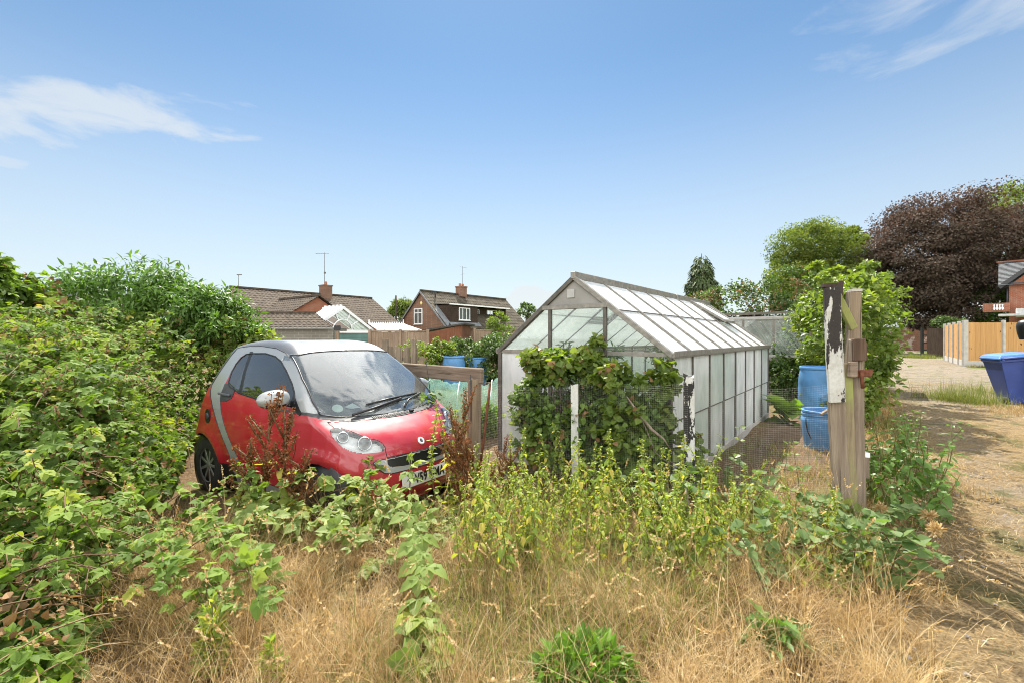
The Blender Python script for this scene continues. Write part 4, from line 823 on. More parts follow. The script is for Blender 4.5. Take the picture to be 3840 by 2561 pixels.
BPIL=[(.765,1.43),(.832,1.43),(.871,1.243),(.962,1.035),(.905,1.035),(.822,1.234)]
HAND=[(.587,1.115),(.669,1.117),(.778,1.085),(.826,1.044),(.815,.988),(.738,.955),(.636,.946),(.598,1.0)]
FUEL=[(.406,.856),(.465,.836),(.49,.79),(.48,.74),(.445,.72),(.40,.74),(.375,.80)]
REARG=[(.5,1.464),(.447,1.386),(.40,1.286),(.355,1.18),(.33,1.09),(.30,1.06),(.0,1.02),(.0,1.6),(.40,1.6),(.44,1.48)]
DOOR=[(.596,1.016),(.626,.954),(.67,.886),(.725,.791),(.806,.678),(.896,.582),(.972,.493),(1.08,.38),(1.22,.30),(1.80,.28),(1.90,.45),(1.955,.65),(1.965,.82),(1.93,.99),(1.86,1.02),(1.346,1.007),(.914,1.043),(.826,1.044)]
HL=[(2.281,.678,.839),(2.277,.643,.848),(2.316,.592,.838),(2.375,.547,.812),(2.436,.503,.779),(2.482,.463,.749),(2.512,.409,.736),(2.543,.38,.709),(2.572,.373,.667),(2.575,.387,.651),(2.551,.458,.65),(2.517,.538,.656),(2.475,.608,.674),(2.425,.657,.711),(2.373,.683,.758),(2.324,.69,.803)]
GRIL=[(-.485,.577),(-.459,.589),(-.278,.595),(-.081,.600),(.081,.600),(.278,.595),(.459,.589),(.485,.577),(.456,.524),(.412,.486),(.362,.472),(.222,.474),(0,.477),(-.222,.474),(-.362,.472),(-.412,.486),(-.456,.527)]
GRD=[(-.376,.583),(-.206,.587),(0,.589),(.206,.587),(.376,.583),(.379,.55),(.358,.521),(.257,.511),(0,.509),(-.257,.511),(-.358,.521),(-.379,.55)]
WS=[(.0,1.441),(.254,1.437),(.40,1.428),(.544,1.408),(.622,1.208),(.663,1.043),(.664,.944),(.557,.917),(.40,.905),(.248,.898),(0,.895)]
COWL=[(.76,.965),(.700,.958),(.664,.944),(.557,.917),(.40,.905),(.248,.898),(0,.895),(0,.868),(.18,.869),(.35,.873),(.495,.877),(.60,.892),(.663,.905),(.735,.938)]
BON=[(0,.868),(.18,.869),(.35,.873),(.495,.877),(.60,.885),(.644,.887),(.636,.849),(.590,.841),(.543,.816),(.499,.784),(.46,.754),(.407,.741),(.377,.715),(.367,.672),(.374,.652),(.371,.600),(.2,.602),(0,.604)]
def sdf(P,poly):
    poly=np.array(poly,float); a=poly; b_=np.roll(poly,-1,0); e=b_-a; w_=P[:,None]-a[None]
    t=np.clip((w_*e).sum(-1)/((e*e).sum(-1)+1e-12),0,1); q=w_-t[...,None]*e; d2=(q**2).sum(-1); k=d2.argmin(1); d=np.sqrt(d2[np.arange(len(P)),k])
    c=((a[:,1][None]<=P[:,1:2])!=(b_[:,1][None]<=P[:,1:2]))&((P[:,0:1]<a[:,0][None]+(P[:,1:2]-a[:,1][None])*e[:,0][None]/(e[:,1][None]+1e-12)))
    ins=c.sum(1)%2==1; near=a[k]+t[np.arange(len(P)),k][:,None]*e[k]
    return np.where(ins,-d,d),near
def m2(p): return np.concatenate([p,p[::-1]*np.array([-1,1])])
PRJ={'S':lambda p:p[:,[0,2]],'F':lambda p:np.stack([np.abs(p[:,1]),p[:,2]],1),'Y':lambda p:p[:,[1,2]],'D':lambda p:np.stack([(np.abs(p[:,1])-p[:,0])*.7071,p[:,2]],1)}
FLANK=lambda p:np.abs(p[:,1])>.40
FRONT=lambda p:p[:,0]>1.40
HLP=[((y-x)*.7071,z) for x,y,z in HL]
LAY=[('headlight','D',HLP,lambda p:(p[:,0]>2.0)),('grille_dark','Y',GRD,lambda p:p[:,0]>2.2),('grille','Y',GRIL,lambda p:p[:,0]>2.2),('windscreen','F',WS+[(-.05,.895),(-.05,1.441)],FRONT),('cowl','F',COWL+[(-.05,.868),(-.05,.895)][::-1] if False else [(-.05,.868),(-.05,.895)]+COWL[6::-1]+COWL[:6:-1],FRONT),('bonnet','F',BON+[(-.05,.604),(-.05,.868)],lambda p:p[:,0]>2.0),
     ('fuel','S',FUEL,lambda p:p[:,1]<-.4),('handle','S',HAND,FLANK),('pillar','S',BPIL,FLANK),('window','S',WIN,FLANK),('frame','S',TRID,FLANK),('rear','S',REARG,lambda p:p[:,0]<.6),('door','S',DOOR,FLANK)]
LI0={n:i+1 for i,(n,_,_,_) in enumerate(LAY)}
# cube-sphere grid cast onto the surface
def cube_grid():
    Vs,Fs=[],[]; n0=0; hd=np.array([1.38,.80,.80])
    for ax in range(3):
        for s in (-1,1):
            o1,o2=[k for k in range(3) if k!=ax]
            n1,n2=int(2*hd[o1]/.0095),int(2*hd[o2]/.0095)
            a,b_=np.meshgrid(np.linspace(-1,1,n1+1),np.linspace(-1,1,n2+1),indexing='ij')
            v=np.zeros((n1+1,n2+1,3)); v[...,ax]=s*hd[ax]; v[...,o1]=a*hd[o1]; v[...,o2]=b_*hd[o2]
            i=np.arange(n1)[:,None]*(n2+1); j=np.arange(n2)[None]; q=np.stack([i+j,i+n2+1+j,i+n2+2+j,i+j+1],-1).reshape(-1,4)
            flip=(s>0)!=(ax==1)
            Fs.append((q if flip else q[:,::-1])+n0); Vs.append(v.reshape(-1,3)); n0+=v.size//3
    return np.concatenate(Vs),np.concatenate(Fs)
dv,cf=cube_grid(); cf=cf if True else cf
keep=np.ones(len(dv),bool)
cv_=car_root(np.broadcast_to(CAR_C,dv.shape),dv,.2,1.6,26)
lay=np.zeros(len(cf),int)
for li,(nm,pj,poly,cond) in enumerate(LAY):
    ok=np.where(cond(cv_))[0]; P=PRJ[pj](cv_[ok]); pl=np.array(poly); lo,hi=pl.min(0)-.03,pl.max(0)+.03; bb=((P>lo)&(P<hi)).all(1); ok=ok[bb]; P=P[bb]
    d,near=sdf(P,poly); s=np.abs(d)<.0042; ids=ok[s]; nr=near[s]; y=cv_[ids]
    if pj=='S': y[:,[0,2]]=nr
    elif pj=='Y': y[:,[1,2]]=nr
    elif pj=='F':
        sg=np.sign(y[:,1]); c=nr[:,0]>.004; y[c,1]=(nr[:,0]*sg)[c]; y[c,2]=nr[c,1]
    else:
        y[:,2]=nr[:,1]
    if pj in 'FYS': cv_[ids]=y
fc_=cv_[cf].mean(1)
for li in range(len(LAY)-1,-1,-1):
    nm,pj,poly,cond=LAY[li]; ok=np.where(cond(fc_))[0]; d,_=sdf(PRJ[pj](fc_[ok]),poly); lay[ok[d<0]]=li+1
an=np.abs(fc_[:,1]); roof=(lay==0)&(fc_[:,2]>1.42)&(fc_[:,0]>.42)&(fc_[:,0]<1.62); lay[roof]=50
lay[(lay==0)&(fc_[:,2]>.935)&(fc_[:,0]>1.2)&(fc_[:,0]<2.2)]=LI0['frame']
lay[(lay==0)&(fc_[:,2]<.36)&(fc_[:,0]>.2)&(fc_[:,0]<2.3)&(an>.5)]=51
for (wx,wz) in (RW,FW): lay[(np.hypot(fc_[:,0]-wx,fc_[:,2]-wz)<(.335 if wx<1 else .305))&(an>.45)&(fc_[:,2]<.9)]=99
lay[fc_[:,2]<.185]=99
def paint(name,c,coat=1.0,metal=0.0,rough=.35,dust=.25):
    b=NB(name); f=b.noise(3.5,6,.65); f2=b.noise(90,2); cc=b.mix(b.mr(f,.4,.8,0,dust),c,tuple(np.array(c)*.55+np.array([.17,.14,.12])*.6)); rr_=b.mr(f,.3,.8,rough*.75,rough*1.5)
    return b.end(b.pbr(cc,rr_,metal,None,.5,Coat_Weight=coat,Coat_Roughness=.08))
M['red']=paint('faded_red_car_paint',(.36,.008,.022),.9,0,.45,.12); M['silver']=paint('silver_car_paint',(.33,.345,.345),.6,.35,.4,.3); M['roofp']=paint('dusty_grey_roof',(.135,.14,.15),.5,.1,.45,.35)
M['wsg']=glass('dusty_windscreen',(.66,.77,.75),3.6,.19,(.72,.78,.76),.03); M['sideg']=glass('tinted_side_glass',(.28,.33,.31),2.2,.05,(.6,.6,.55),.02)
M['hlg']=glass('headlight_lens',(.93,.95,.95),1.6,.24,(.8,.82,.8)); M['cowl']=plain('grey_black_plastic',(.045,.047,.05),.55,0,.25,14)
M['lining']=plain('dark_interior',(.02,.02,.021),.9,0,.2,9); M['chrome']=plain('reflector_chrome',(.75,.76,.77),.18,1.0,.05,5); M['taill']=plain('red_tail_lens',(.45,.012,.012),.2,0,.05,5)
vn_=np.zeros_like(cv_); 
for k in range(4):
    a=cv_[cf[:,k]]; n_=np.cross(cv_[cf[:,(k+1)%4]]-a,cv_[cf[:,k-1]]-a); np.add.at(vn_,cf[:,k],n_)
vn_=unit(vn_)
if ((cv_-CAR_C)*vn_).sum(1).mean()<0: vn_=-vn_; cf=cf[:,::-1]
def sub(name,sel,m,parent=None,off=0.0,g=None):
    f=cf[sel]
    if len(f)==0: return None
    ids,inv=np.unique(f,return_inverse=True); g=G(); g.add(cv_[ids]+vn_[ids]*off-CO,[inv.reshape(f.shape)],0,.5,True); return g.build(name,m,parent or car)
LI={n:i+1 for i,(n,_,_,_) in enumerate(LAY)}
sub('rear_body',((lay==0)|(lay==LI['fuel']))&(fc_[:,0]<1.2),M['red']); sub('front_body',(lay==0)&(fc_[:,0]>=1.2),M['red'])
sub('roof',lay==50,M['roofp']); sub('sill',lay==51,M['black']); sub('safety_frame',lay==LI['frame'],M['silver'])
sub('windscreen',lay==LI['windscreen'],M['wsg']); sub('cowl',lay==LI['cowl'],M['cowl']); sub('bonnet',lay==LI['bonnet'],M['red'])
for s,lab in ((-1,None),(1,None)):
    sd_=fc_[:,1]*s>0
    d=sub('door',(lay==LI['door'])&sd_,M['red']); sub('side_window',(lay==LI['window'])&sd_&(fc_[:,0]>.85),M['sideg']); sub('quarter_window',(lay==LI['window'])&sd_&(fc_[:,0]<=.85),M['sideg']); sub('window_pillar',(lay==LI['pillar'])&sd_,M['black'])
    sub('door_handle',(lay==LI['handle'])&sd_,M['cowl'],d,.004)
    if s<0: g=G(); g.beam(np.array([.615,-.757,1.028])-CO,np.array([.80,-.742,1.018])-CO,.02,.022); bev(g.build('handle_bar',plain('dark_satin_grey',(.10,.10,.105),.35),d),.006)
sub('grille',(lay==LI['grille']),M['silver'],None,.006); sub('grille_opening',lay==LI['grille_dark'],M['black'],None,-.015)
sub('rear_window',lay==LI['rear'],M['glass_dark'])
ic=fc_-CAR_C
# inner lining keeps the cabin dark
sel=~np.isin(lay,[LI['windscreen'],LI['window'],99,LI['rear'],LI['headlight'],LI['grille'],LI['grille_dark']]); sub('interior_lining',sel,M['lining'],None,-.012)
# seams: dark lines where panels and seals meet
def surf(p,d):   # slide points in direction d until they meet the skin
    p=np.array(p,float); d=np.broadcast_to(np.array(d,float),p.shape); return car_root(p-d*.0,d,-1.0,1.0,26)
def seam(g,pts,pj,r,s=-1,lift=.001,close=False):
    pts=np.array(pts,float); pts=np.concatenate([pts,pts[:1]]) if close else pts
    out=[]
    for a,b_ in zip(pts[:-1],pts[1:]):
        n=max(2,int(np.linalg.norm(b_-a)/.02)); out+=[a+(b_-a)*t for t in np.linspace(0,1,n,endpoint=False)]
    out=np.array(out+[pts[-1]])
    if pj=='S': P=np.stack([out[:,0],np.zeros(len(out)),out[:,1]],1); Q=car_root(P,np.broadcast_to([0,s*1.0,0],P.shape),.0,1.2,26)
    else: P=np.stack([np.full(len(out),1.3),out[:,0],out[:,1]],1); Q=car_root(P,np.broadcast_to([1.0,0,0],P.shape),.0,1.6,26)
    g.tube(Q+unit(Q-CAR_C)*lift-CO,r,6)
g=G()
for s in (-1,1):
    seam(g,WIN,'S',.007,s,.001,True); seam(g,DOOR[:13],'S',.0028,s,0); seam(g,TRID[33:45],'S',.003,s,0); seam(g,TRID[0:6],'S',.004,s,0); seam(g,TRID[38:]+TRID[:1],'S',.005,s,0)
    seam(g,[(y*s,z) for y,z in [(.544,1.408),(.622,1.208),(.663,1.043),(.664,.944)]],'F',.008,s,0)
    seam(g,[(y*s,z) for y,z in BON[5:]],'F',.003,s,0); seam(g,[(y*s,z) for y,z in BON[:6]],'F',.005,s,0); seam(g,[(y*s,z) for y,z in WS[:4]],'F',.009,s,0)
    seam(g,[(y*s,z) for y,z in WS[6:]],'F',.005,s,0)
seam(g,GRIL,'F',.004,1,.004,True)
g.build('seam_trim',M['black'],car)
# headlights
for s in (-1,1):
    sd_=fc_[:,1]*s>0; h_=sub('headlight',(lay==LI['headlight'])&sd_,M['hlg'],None,.004)
    f=cf[(lay==LI['headlight'])&sd_]; ids,inv=np.unique(f,return_inverse=True); g=G(); g.add(cv_[ids]-vn_[ids]*.05-CO,[inv.reshape(f.shape)],0,.5,True); g.build('reflector',plain('satin_reflector',(.85,.86,.86),.4,0,.08,9),h_)
    fd=unit(np.array([.86,s*.35,.30]))
    for (y,z,r) in ((.50,.725,.058),(.625,.785,.046)):
        P=np.array([[1.3,y*s,z]]); Q=car_root(P,np.array([[1.0,0,0]]),.0,1.6,26)[0]-CO-fd*.028
        X=unit(np.cross(fd,[0,0,1])); Y=np.cross(X,fd); g=G(); n=20; a=np.arange(n)*2*np.pi/n; rings=[]
        for rr_,dz,in ((r,-.02),(r,.012),(r*.86,.014),(r*.82,.004),(r*.70,.0),(r*.45,.012),(.001,.018)): rings.append(Q+fd*dz+rr_*(np.cos(a)[:,None]*X+np.sin(a)[:,None]*Y))
        V=np.concatenate(rings); i=np.arange(6)[:,None]*n; j=np.arange(n)[None]; j2=(j+1)%n; q=np.stack([i+j,i+j2,i+n+j2,i+n+j],-1)
        g.add(V,[q[:3].reshape(-1,4)],0,.5,True); g.add(V,[q[3:].reshape(-1,4)],1,.5,True); g.build('lamp_bowl',[M['chrome'],plain('dark_lamp_glass',(.16,.165,.17),.12,.3,.1,5)],h_)
# badge ring
Q=car_root(np.array([[1.3,-.02,.672]]),np.array([[1.0,0,0]]),.0,1.6,26)[0]; nn_=unit(np.array([.82,0,.57])); X=np.array([0,1.0,0]); Y=np.cross(nn_,X)
g=G(); a=np.linspace(0,2*np.pi,28); g.tube([Q-CO+nn_*.006+.026*(math.cos(t)*X+math.sin(t)*Y) for t in a],.0085,8); bd=g.build('badge',plain('badge_white_metal',(.80,.80,.82),.25,.3,.05,5),car)
g=G(); g.slab([Q-CO+nn_*.003+.02*(math.cos(t)*X+math.sin(t)*Y) for t in a[:-1]],nn_*.003); g.build('badge_centre',plain('badge_purple_grey',(.12,.10,.14),.4),bd)
# number plate
g=G(); pc=np.array([2.688,-.03,.385])-CO; ax_=unit(np.array([.0,1,0])); 
g.slab([pc+[0,-.26,-.056],pc+[0,.26,-.056],pc+[-.012,.26,.056],pc+[-.012,-.26,.056]],(.006,0,0)); pl=bev(g.build('number_plate',plain('plate_white',(.66,.65,.62),.5,0,.06,14),car),.002)
def text(body,size,mtl,parent,Mx,name='lettering',xs=1.0,ext=.0006,space=1.0):
    cu=bpy.data.curves.new(name,'FONT'); cu.body=body; cu.size=size; cu.align_x='RIGHT'; cu.align_y='CENTER'; cu.extrude=ext; cu.offset=.0035*size/.1; cu.space_character=space
    t=bpy.data.objects.new('t',cu); me=bpy.data.meshes.new_from_object(t); bpy.data.objects.remove(t); me.materials.clear(); me.materials.append(mtl)
    o=bpy.data.objects.new(name,me); COL.objects.link(o); o.parent=parent; o.matrix_local=Mx; return o
# text x -> car +y (towards the viewer's right), text y -> up, normal -> forward
Mx=Matrix(((0,-.1,1,pc[0]+.0045),(.80,0,0,pc[1]+.235),(0,1,.1,pc[2]-.002),(0,0,0,1)))
text('V59 UMA',.104,M['black'],pl,Mx,'lettering',1,.0008,1.08)
# mirrors
def mirror(s,c,sx):
    g=G(); nU,nV=18,12; V=[]
    for i_ in range(nU+1):
        u=i_/nU*2-1; e=max(0.0,1-abs(u)**2.6)**.5
        for j_ in range(nV):
            a=2*np.pi*j_/nV; V.append((.075*e*math.cos(a)*(1 if math.cos(a)>0 else .55),u*.13,.078*e*math.sin(a)*(1+.12*(-u*s))))
    i=np.arange(nU)[:,None]*nV; j=np.arange(nV)[None]; q=np.stack([i+j,i+(j+1)%nV,i+nV+(j+1)%nV,i+nV+j],-1).reshape(-1,4)
    zc=np.array(V)[q].mean(1)[:,2]; g.add(V,[q[zc>-.045]],0,.5,True); g.add(V,[q[zc<=-.045]],1,.5,True)
    o=g.build('door_mirror',[M['silver'],M['black']],car); o.location=np.array(c)-CO; o.rotation_euler=(0,0,R(12*s))
    g=G(); g.beam((-.01,-s*.11,-.045),(-.045,-s*.20,-.06),.05,.05); bev(g.build('mirror_arm',M['black'],o),.008); return o
mirror(-1,(1.80,-.865,1.065),1); mirror(1,(1.74,.86,1.04),1)
for s in (-1,1):   # black sail panel in front of the door glass
    g=G(); pts=[(1.80,1.09),(1.985,.955),(1.97,.93),(1.83,.99),(1.79,1.02)]; P=np.array([(x,0,z) for x,z in pts]); Q=car_root(P,np.broadcast_to([0,s*1.0,0],P.shape),.0,1.2,26); Q[:,1]+=s*.006; g.slab(Q-CO,(0,-s*.012,0)); g.build('mirror_base',M['black'],car)
# wheels
def wheel(x,y,z,s):
    g=G(); g.lathe([(.17,-.075),(.235,-.08),(.272,-.065),(.285,-.03),(.285,.03),(.272,.065),(.235,.08),(.17,.075),(.165,0)],axis='y',n=40); w_=g.build('wheel',M['rubber'],car,angle=50); w_.location=np.array([x,y,z])-CO
    g=G(); o_=s*.05
    g.lathe([(.165,-.06),(.185,-.07),(.19,-.03),(.165,-.02)],axis='y',n=40); g.lathe([(.165,.02),(.19,.03),(.185,.07),(.165,.06)],axis='y',n=40); g.lathe([(0,o_-.01),(.035,o_-.01),(.035,o_+.01),(0,o_+.012)],axis='y',n=20)
    for k in range(9):
        a=k*2*np.pi/9; d=np.array([math.cos(a),0,math.sin(a)]); g.beam(d*.03+[0,o_,0],d*.175+[0,o_,0],.028,.016,up=(0,s,0))
    bev(g.build('rim',plain('dull_alloy',(.33,.33,.34),.4,.6,.15,12),w_),.003)
for (x,z) in (RW,FW):
    for s in (-1,1): wheel(x,s*(.665 if x<1 else .63),z,s)
for (x,z) in (RW,FW):
    for s in (-1,1): g=G(); g.lathe([(.335,-.14*s),(.335,.12*s),(0,.12*s)],(x-CO[0],s*.60,z),28,axis='y'); g.build('wheel_arch',M['black'],car)
# tail lights, fuel recess
for s in (-1,1):
    for z in (.985,.835):
        P=np.array([[.5,s*.3,z]]); Q=car_root(P,unit(np.array([[-.75,s*.66,0]])),0,1.2,26)[0]; g=G(); g.lathe([(0,.045),(.03,.04),(.055,.02),(.062,0),(.055,-.03),(0,-.04)],n=20,axis='x'); o=g.build('tail_light',M['taill'],car,angle=60); o.location=Q-CO; o.rotation_euler[2]=math.atan2(s*.66,-.75)
Q=car_root(np.array([[.432,0,.79]]),np.array([[0,-1.0,0]]),0,1.2,26)[0]; g=G(); n=24; a=np.arange(n)*2*np.pi/n
g.slab([Q-CO+np.array([.055*math.cos(t),.0,.072*math.sin(t)])+[0,-.002,0] for t in a],(0,-.006,0)); g.build('fuel_recess',M['black'],car)
g=G(); g.lathe([(.0,-.012),(.032,-.01),(.036,0),(.0,.0)],n=18,axis='y',c=tuple(Q-CO+np.array([0,-.006,.0]))); g.build('fuel_cap',M['cowl'],car)
# wipers and washer jet
def onws(y,z,l=.012):
    Q=car_root(np.array([[1.3,y,z]]),np.array([[1.0,0,0]]),0,1.6,26)[0]; return Q-CO+np.array([l*.55,0,l*.83])
g=G(); g.tube([onws(-.44,.905,.02),onws(-.2,.935,.03),onws(.12,.975,.03)],.011,6); g.tube([onws(-.20,.945,.012),onws(.0,.965,.012),onws(.42,.985,.012)],.008,5); g.build('wiper',M['black'],car)
g=G(); g.tube([onws(.10,.91,.02),onws(.2,.955,.03),onws(.44,.99,.03)],.010,6); g.tube([onws(-.26,.975,.012),onws(.0,.998,.012),onws(.40,1.005,.012)],.008,5); g.build('wiper',M['black'],car)
g=G(); Q=onws(.15,.882,.01); g.box(tuple(Q),(.03,.05,.02)); bev(g.build('washer_jet',M['black'],car),.006)
g=G()
for k in range(26):
    y=-.28+k*.0155; g.beam(onws(y,.889,.004),onws(y+.004,.875,.004),.006,.004,up=(.5,0,.8))
g.build('cowl_vent',M['black'],car)
# aerial and cabin
Q=onws(.60,.93,.0); g=G(); g.tube([Q,Q+np.array([-.10,.02,.42])],[.005,.0025],5); g.build('aerial',M['black'],car)
def soft(name,c,d,m,rx=0.0,parent=None):
    g=G(); nU,nV=14,10; V=[]
    for i_ in range(nU+1):
        t=np.pi*i_/nU-np.pi/2; sp_=lambda x,e: math.copysign(abs(x)**e,x)
        for j_ in range(nV*2): a=np.pi*j_/nV; V.append((d[0]/2*sp_(math.cos(t),.45)*sp_(math.cos(a),.45),d[1]/2*sp_(math.cos(t),.45)*sp_(math.sin(a),.45),d[2]/2*sp_(math.sin(t),.45)))
    n=nV*2; i=np.arange(nU)[:,None]*n; j=np.arange(n)[None]; g.add(V,[np.stack([i+j,i+(j+1)%n,i+n+(j+1)%n,i+n+j],-1).reshape(-1,4)],0,.5,True)
    o=g.build(name,m,parent or car); o.location=c; o.rotation_euler=(0,rx,0); return o
fab=plain('grey_seat_fabric',(.07,.072,.075),.95,0,.15,40)
for s in (-1,1):
    st=soft('seat',np.array([.98,s*.34,.52])-CO,(.5,.46,.18),fab); b1=soft('seat_back',np.array([-.26,0,.34]),(.14,.46,.66),fab,R(-12),st); soft('headrest',np.array([-.36,0,.74]),(.10,.27,.20),fab,R(-8),st)
soft('dashboard',np.array([1.95,0,.80])-CO,(.5,1.22,.26),plain('dusty_dashboard',(.06,.06,.06),.8,0,.2,8))
g=G(); a=np.linspace(0,2*np.pi,30); q=np.array([1.60,-.34,.93])-CO; X=np.array([0,1.0,0]); Y=unit(np.array([.42,0,.9])); g.tube([q+.17*(math.cos(t)*X+math.sin(t)*Y) for t in a],.014,6); g.beam(q-.16*X,q+.16*X,.05,.02); g.beam(q,q+np.array([.3,0,-.16]),.05,.05); g.build('steering_wheel',M['black'],car)
g=G()
for (y,z,r) in ((-.50,.985,.045),): 
    Q=onws(y,z,-.012); n_=unit(np.array([.6,-.2,.78])); X=unit(np.cross(n_,[0,1.0,0])); Y=np.cross(n_,X); g.slab([Q+r*(math.cos(t)*X+math.sin(t)*Y) for t in np.linspace(0,2*np.pi,24)[:-1]],-n_*.001)
g.build('tax_disc',plain('faded_paper_disc',(.72,.76,.70),.8),car)
g=G(); Q=np.array([1.93,.30,.945])-CO; g.slab([Q,Q+[.12,.02,-.03],Q+[.10,.26,-.03],Q+[-.03,.2,.0]],(0,0,.004)); Q=np.array([1.93,-.28,.94])-CO; g.slab([Q,Q+[.09,.02,-.02],Q+[.08,.12,-.02],Q+[-.02,.1,.02]],(0,0,.004)); g.build('papers',M['white'],car)
# ---------------- leaves ----------------
def leafT(w,rows,fold=.10,droop=.18,serr=0.0,curl=0.0):
    """one leaf: length 1 along +y, normal +z, folded on the midrib"""
    ys=np.linspace(0,1,rows+2); V=[(0,0,0)]; L_=[]; 
    prof=lambda t: w*(np.sin(np.pi*t**.72)**.85)
    mid=[0]; le=[]; ri=[]
    for k in range(1,rows+1):
        t=ys[k]; z=-droop*t*t; hw=prof(t)*(1+serr*(1 if k%2 else -1))
        mid.append(len(V)); V.append((0,t,z)); le.append(len(V)); V.append((-hw,t-.03,z+fold*hw/w+curl*hw)); ri.append(len(V)); V.append((hw,t-.03,z+fold*hw/w+curl*hw))
    tip=len(V); V.append((0,1,-droop)); mid.append(tip)
    tri=[(0,ri[0],mid[1]),(0,mid[1],le[0]),(mid[-2],ri[-1],tip),(mid[-2],tip,le[-1])]; quad=[]
    for k in range(rows-1): quad+=[(mid[k+1],ri[k],ri[k+1],mid[k+2]),(mid[k+1],mid[k+2],le[k+1],le[k])]
    return (np.array(V,float),[np.array(tri)]+([np.array(quad)] if quad else []))
def join(parts):
    """several (template, matrix, offset, scale) into one template"""
    V=[];F={}; n=0
    for (v,fs),Mx,o,s in parts:
        V.append((v*s)@np.array(Mx).T+np.array(o)); 
        for f in fs: F.setdefault(f.shape[1],[]).append(f+n)
        n+=len(v)
    return np.concatenate(V),[np.concatenate(x) for x in F.values()]
def rotz(a): c,s=math.cos(a),math.sin(a); return np.array([[c,-s,0],[s,c,0],[0,0,1]])
def rotx(a): c,s=math.cos(a),math.sin(a); return np.array([[1,0,0],[0,c,-s],[0,s,c]])
L_OV=leafT(.34,3,.10,.20); L_OVD=leafT(.36,6,.10,.24,.10); L_NAR=leafT(.15,2,.05,.25); L_NET=leafT(.27,4,.09,.45,.10); L_SM=leafT(.36,1,.12,.1); L_RND=leafT(.50,3,.10,.10); L_LAN=leafT(.22,4,.07,.5)
def palm(T,n,sp=1.15):
    P=[(T,rotz(0)@rotx(-.15),(0,.22,0),.80)]
    angs=[sp,-sp]+([sp*1.95,-sp*1.95] if n>3 else [])
    for i_,a in enumerate(angs): P.append((T,rotz(a)@rotx(-.25),(0,.20 if i_<2 else .12,0),.66 if i_<2 else .46))
    return join(P)
BR5=palm(L_OVD,5); BR3=palm(L_OVD,3); BR3L=palm(L_OV,3)
def blades(n,pos,ht,lean,w,seed=0,segs=3):
    """tapered, bent grass blades -> vertices/faces"""
    r=np.random.default_rng(seed); pos=np.asarray(pos); az=r.uniform(0,2*np.pi,n); d=np.stack([np.cos(az),np.sin(az),np.zeros(n)],1); sd=np.stack([-np.sin(az),np.cos(az),np.zeros(n)],1)
    ht=np.broadcast_to(ht,(n,)); lean=np.broadcast_to(lean,(n,)); w=np.broadcast_to(w,(n,)); V=[]
    tw=r.normal(0,.5,n)
    for k in range(segs+1):
        t=k/segs; a=lean*t**1.3; p=pos+d*(ht*t*np.sin(np.clip(lean*(.35+.65*t),0,2.2)))[:,None]+np.array([0,0,1.0])*(ht*t*np.cos(np.clip(lean*(.25+.75*t),0,1.75)))[:,None]
        ww=(w*(1-t**1.5*.9)/2)[:,None]; s2=sd*np.cos(tw)[:,None]+d*np.sin(tw)[:,None]
        V+=[p-s2*ww,p+s2*ww]
    V=np.stack(V,1); k=(segs+1)*2; q=np.array([(2*i_,2*i_+1,2*i_+3,2*i_+2) for i_ in range(segs)])
    F=(q[None]+(np.arange(n)*k)[:,None,None]).reshape(-1,4); return V.reshape(-1,3),F,k
G_DK=(.025,.055,.012); G_MD=(.06,.115,.022); G_LT=(.115,.165,.032); G_YL=(.19,.20,.04); BRN=(.17,.10,.045)
LM={}
LM['bramble']=leaf('bramble_leaf',[(0,(.03,.065,.016)),(.3,(.07,.13,.022)),(.65,(.135,.205,.036)),(.9,(.245,.26,.045)),(1,(.30,.21,.07))],.38,.6,(1.35,1.5,.5),.18,gain=1.5)
LM['bramble_l']=leaf('light_bramble_leaf',[(0,(.085,.14,.03)),(.5,(.15,.215,.05)),(.9,(.24,.26,.06)),(1,(.30,.24,.07))],.38,.55,(1.35,1.45,.55),gain=1.35)
LM['dead']=leaf('dead_leaf',[(0,(.10,.05,.025)),(.5,(.20,.115,.055)),(1,(.33,.20,.11))],.25,.7,(1.2,1.0,.7),.2)
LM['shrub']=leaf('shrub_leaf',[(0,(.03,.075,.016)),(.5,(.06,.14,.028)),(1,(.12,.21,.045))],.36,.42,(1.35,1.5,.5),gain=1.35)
LM['hedge']=leaf('hedge_leaf',[(0,(.045,.085,.018)),(.5,(.10,.155,.03)),(1,(.185,.225,.05))],.42,.42,(1.5,1.6,.5),gain=1.35)
LM['mixed']=leaf('mixed_bush_leaf',[(0,(.022,.05,.014)),(.45,(.055,.105,.024)),(.8,(.11,.165,.035)),(1,(.19,.22,.05))],.38,.5,(1.35,1.5,.5),gain=1.75)
LM['dark']=leaf('dark_leaf',[(0,(.018,.042,.014)),(.6,(.045,.095,.024)),(1,(.08,.13,.035))],.30,.52,(1.3,1.5,.5),gain=1.40)
LM['nettle']=leaf('nettle_leaf',[(0,(.075,.13,.024)),(.5,(.16,.23,.04)),(.85,(.27,.29,.055)),(1,(.38,.32,.07))],.42,.55,(1.4,1.45,.5),gain=1.5)
LM['beech']=leaf('copper_beech_leaf',[(0,(.026,.018,.020)),(.5,(.054,.039,.039)),(1,(.115,.085,.076))],.22,.75,(1.5,.9,.9),.12,gain=1.30)
LM['tree']=leaf('tree_leaf',[(0,(.04,.075,.016)),(.5,(.09,.13,.028)),(1,(.16,.18,.045))],.38,.7,(1.4,1.5,.5),.15,gain=1.45)
LM['conifer']=leaf('conifer_spray',[(0,(.016,.036,.016)),(1,(.055,.092,.034))],.15,.6,gain=1.30)
LM['rhubarb']=leaf('rhubarb_leaf',[(0,(.09,.19,.02)),(1,(.17,.28,.04))],.42,.35,(1.3,1.5,.4))
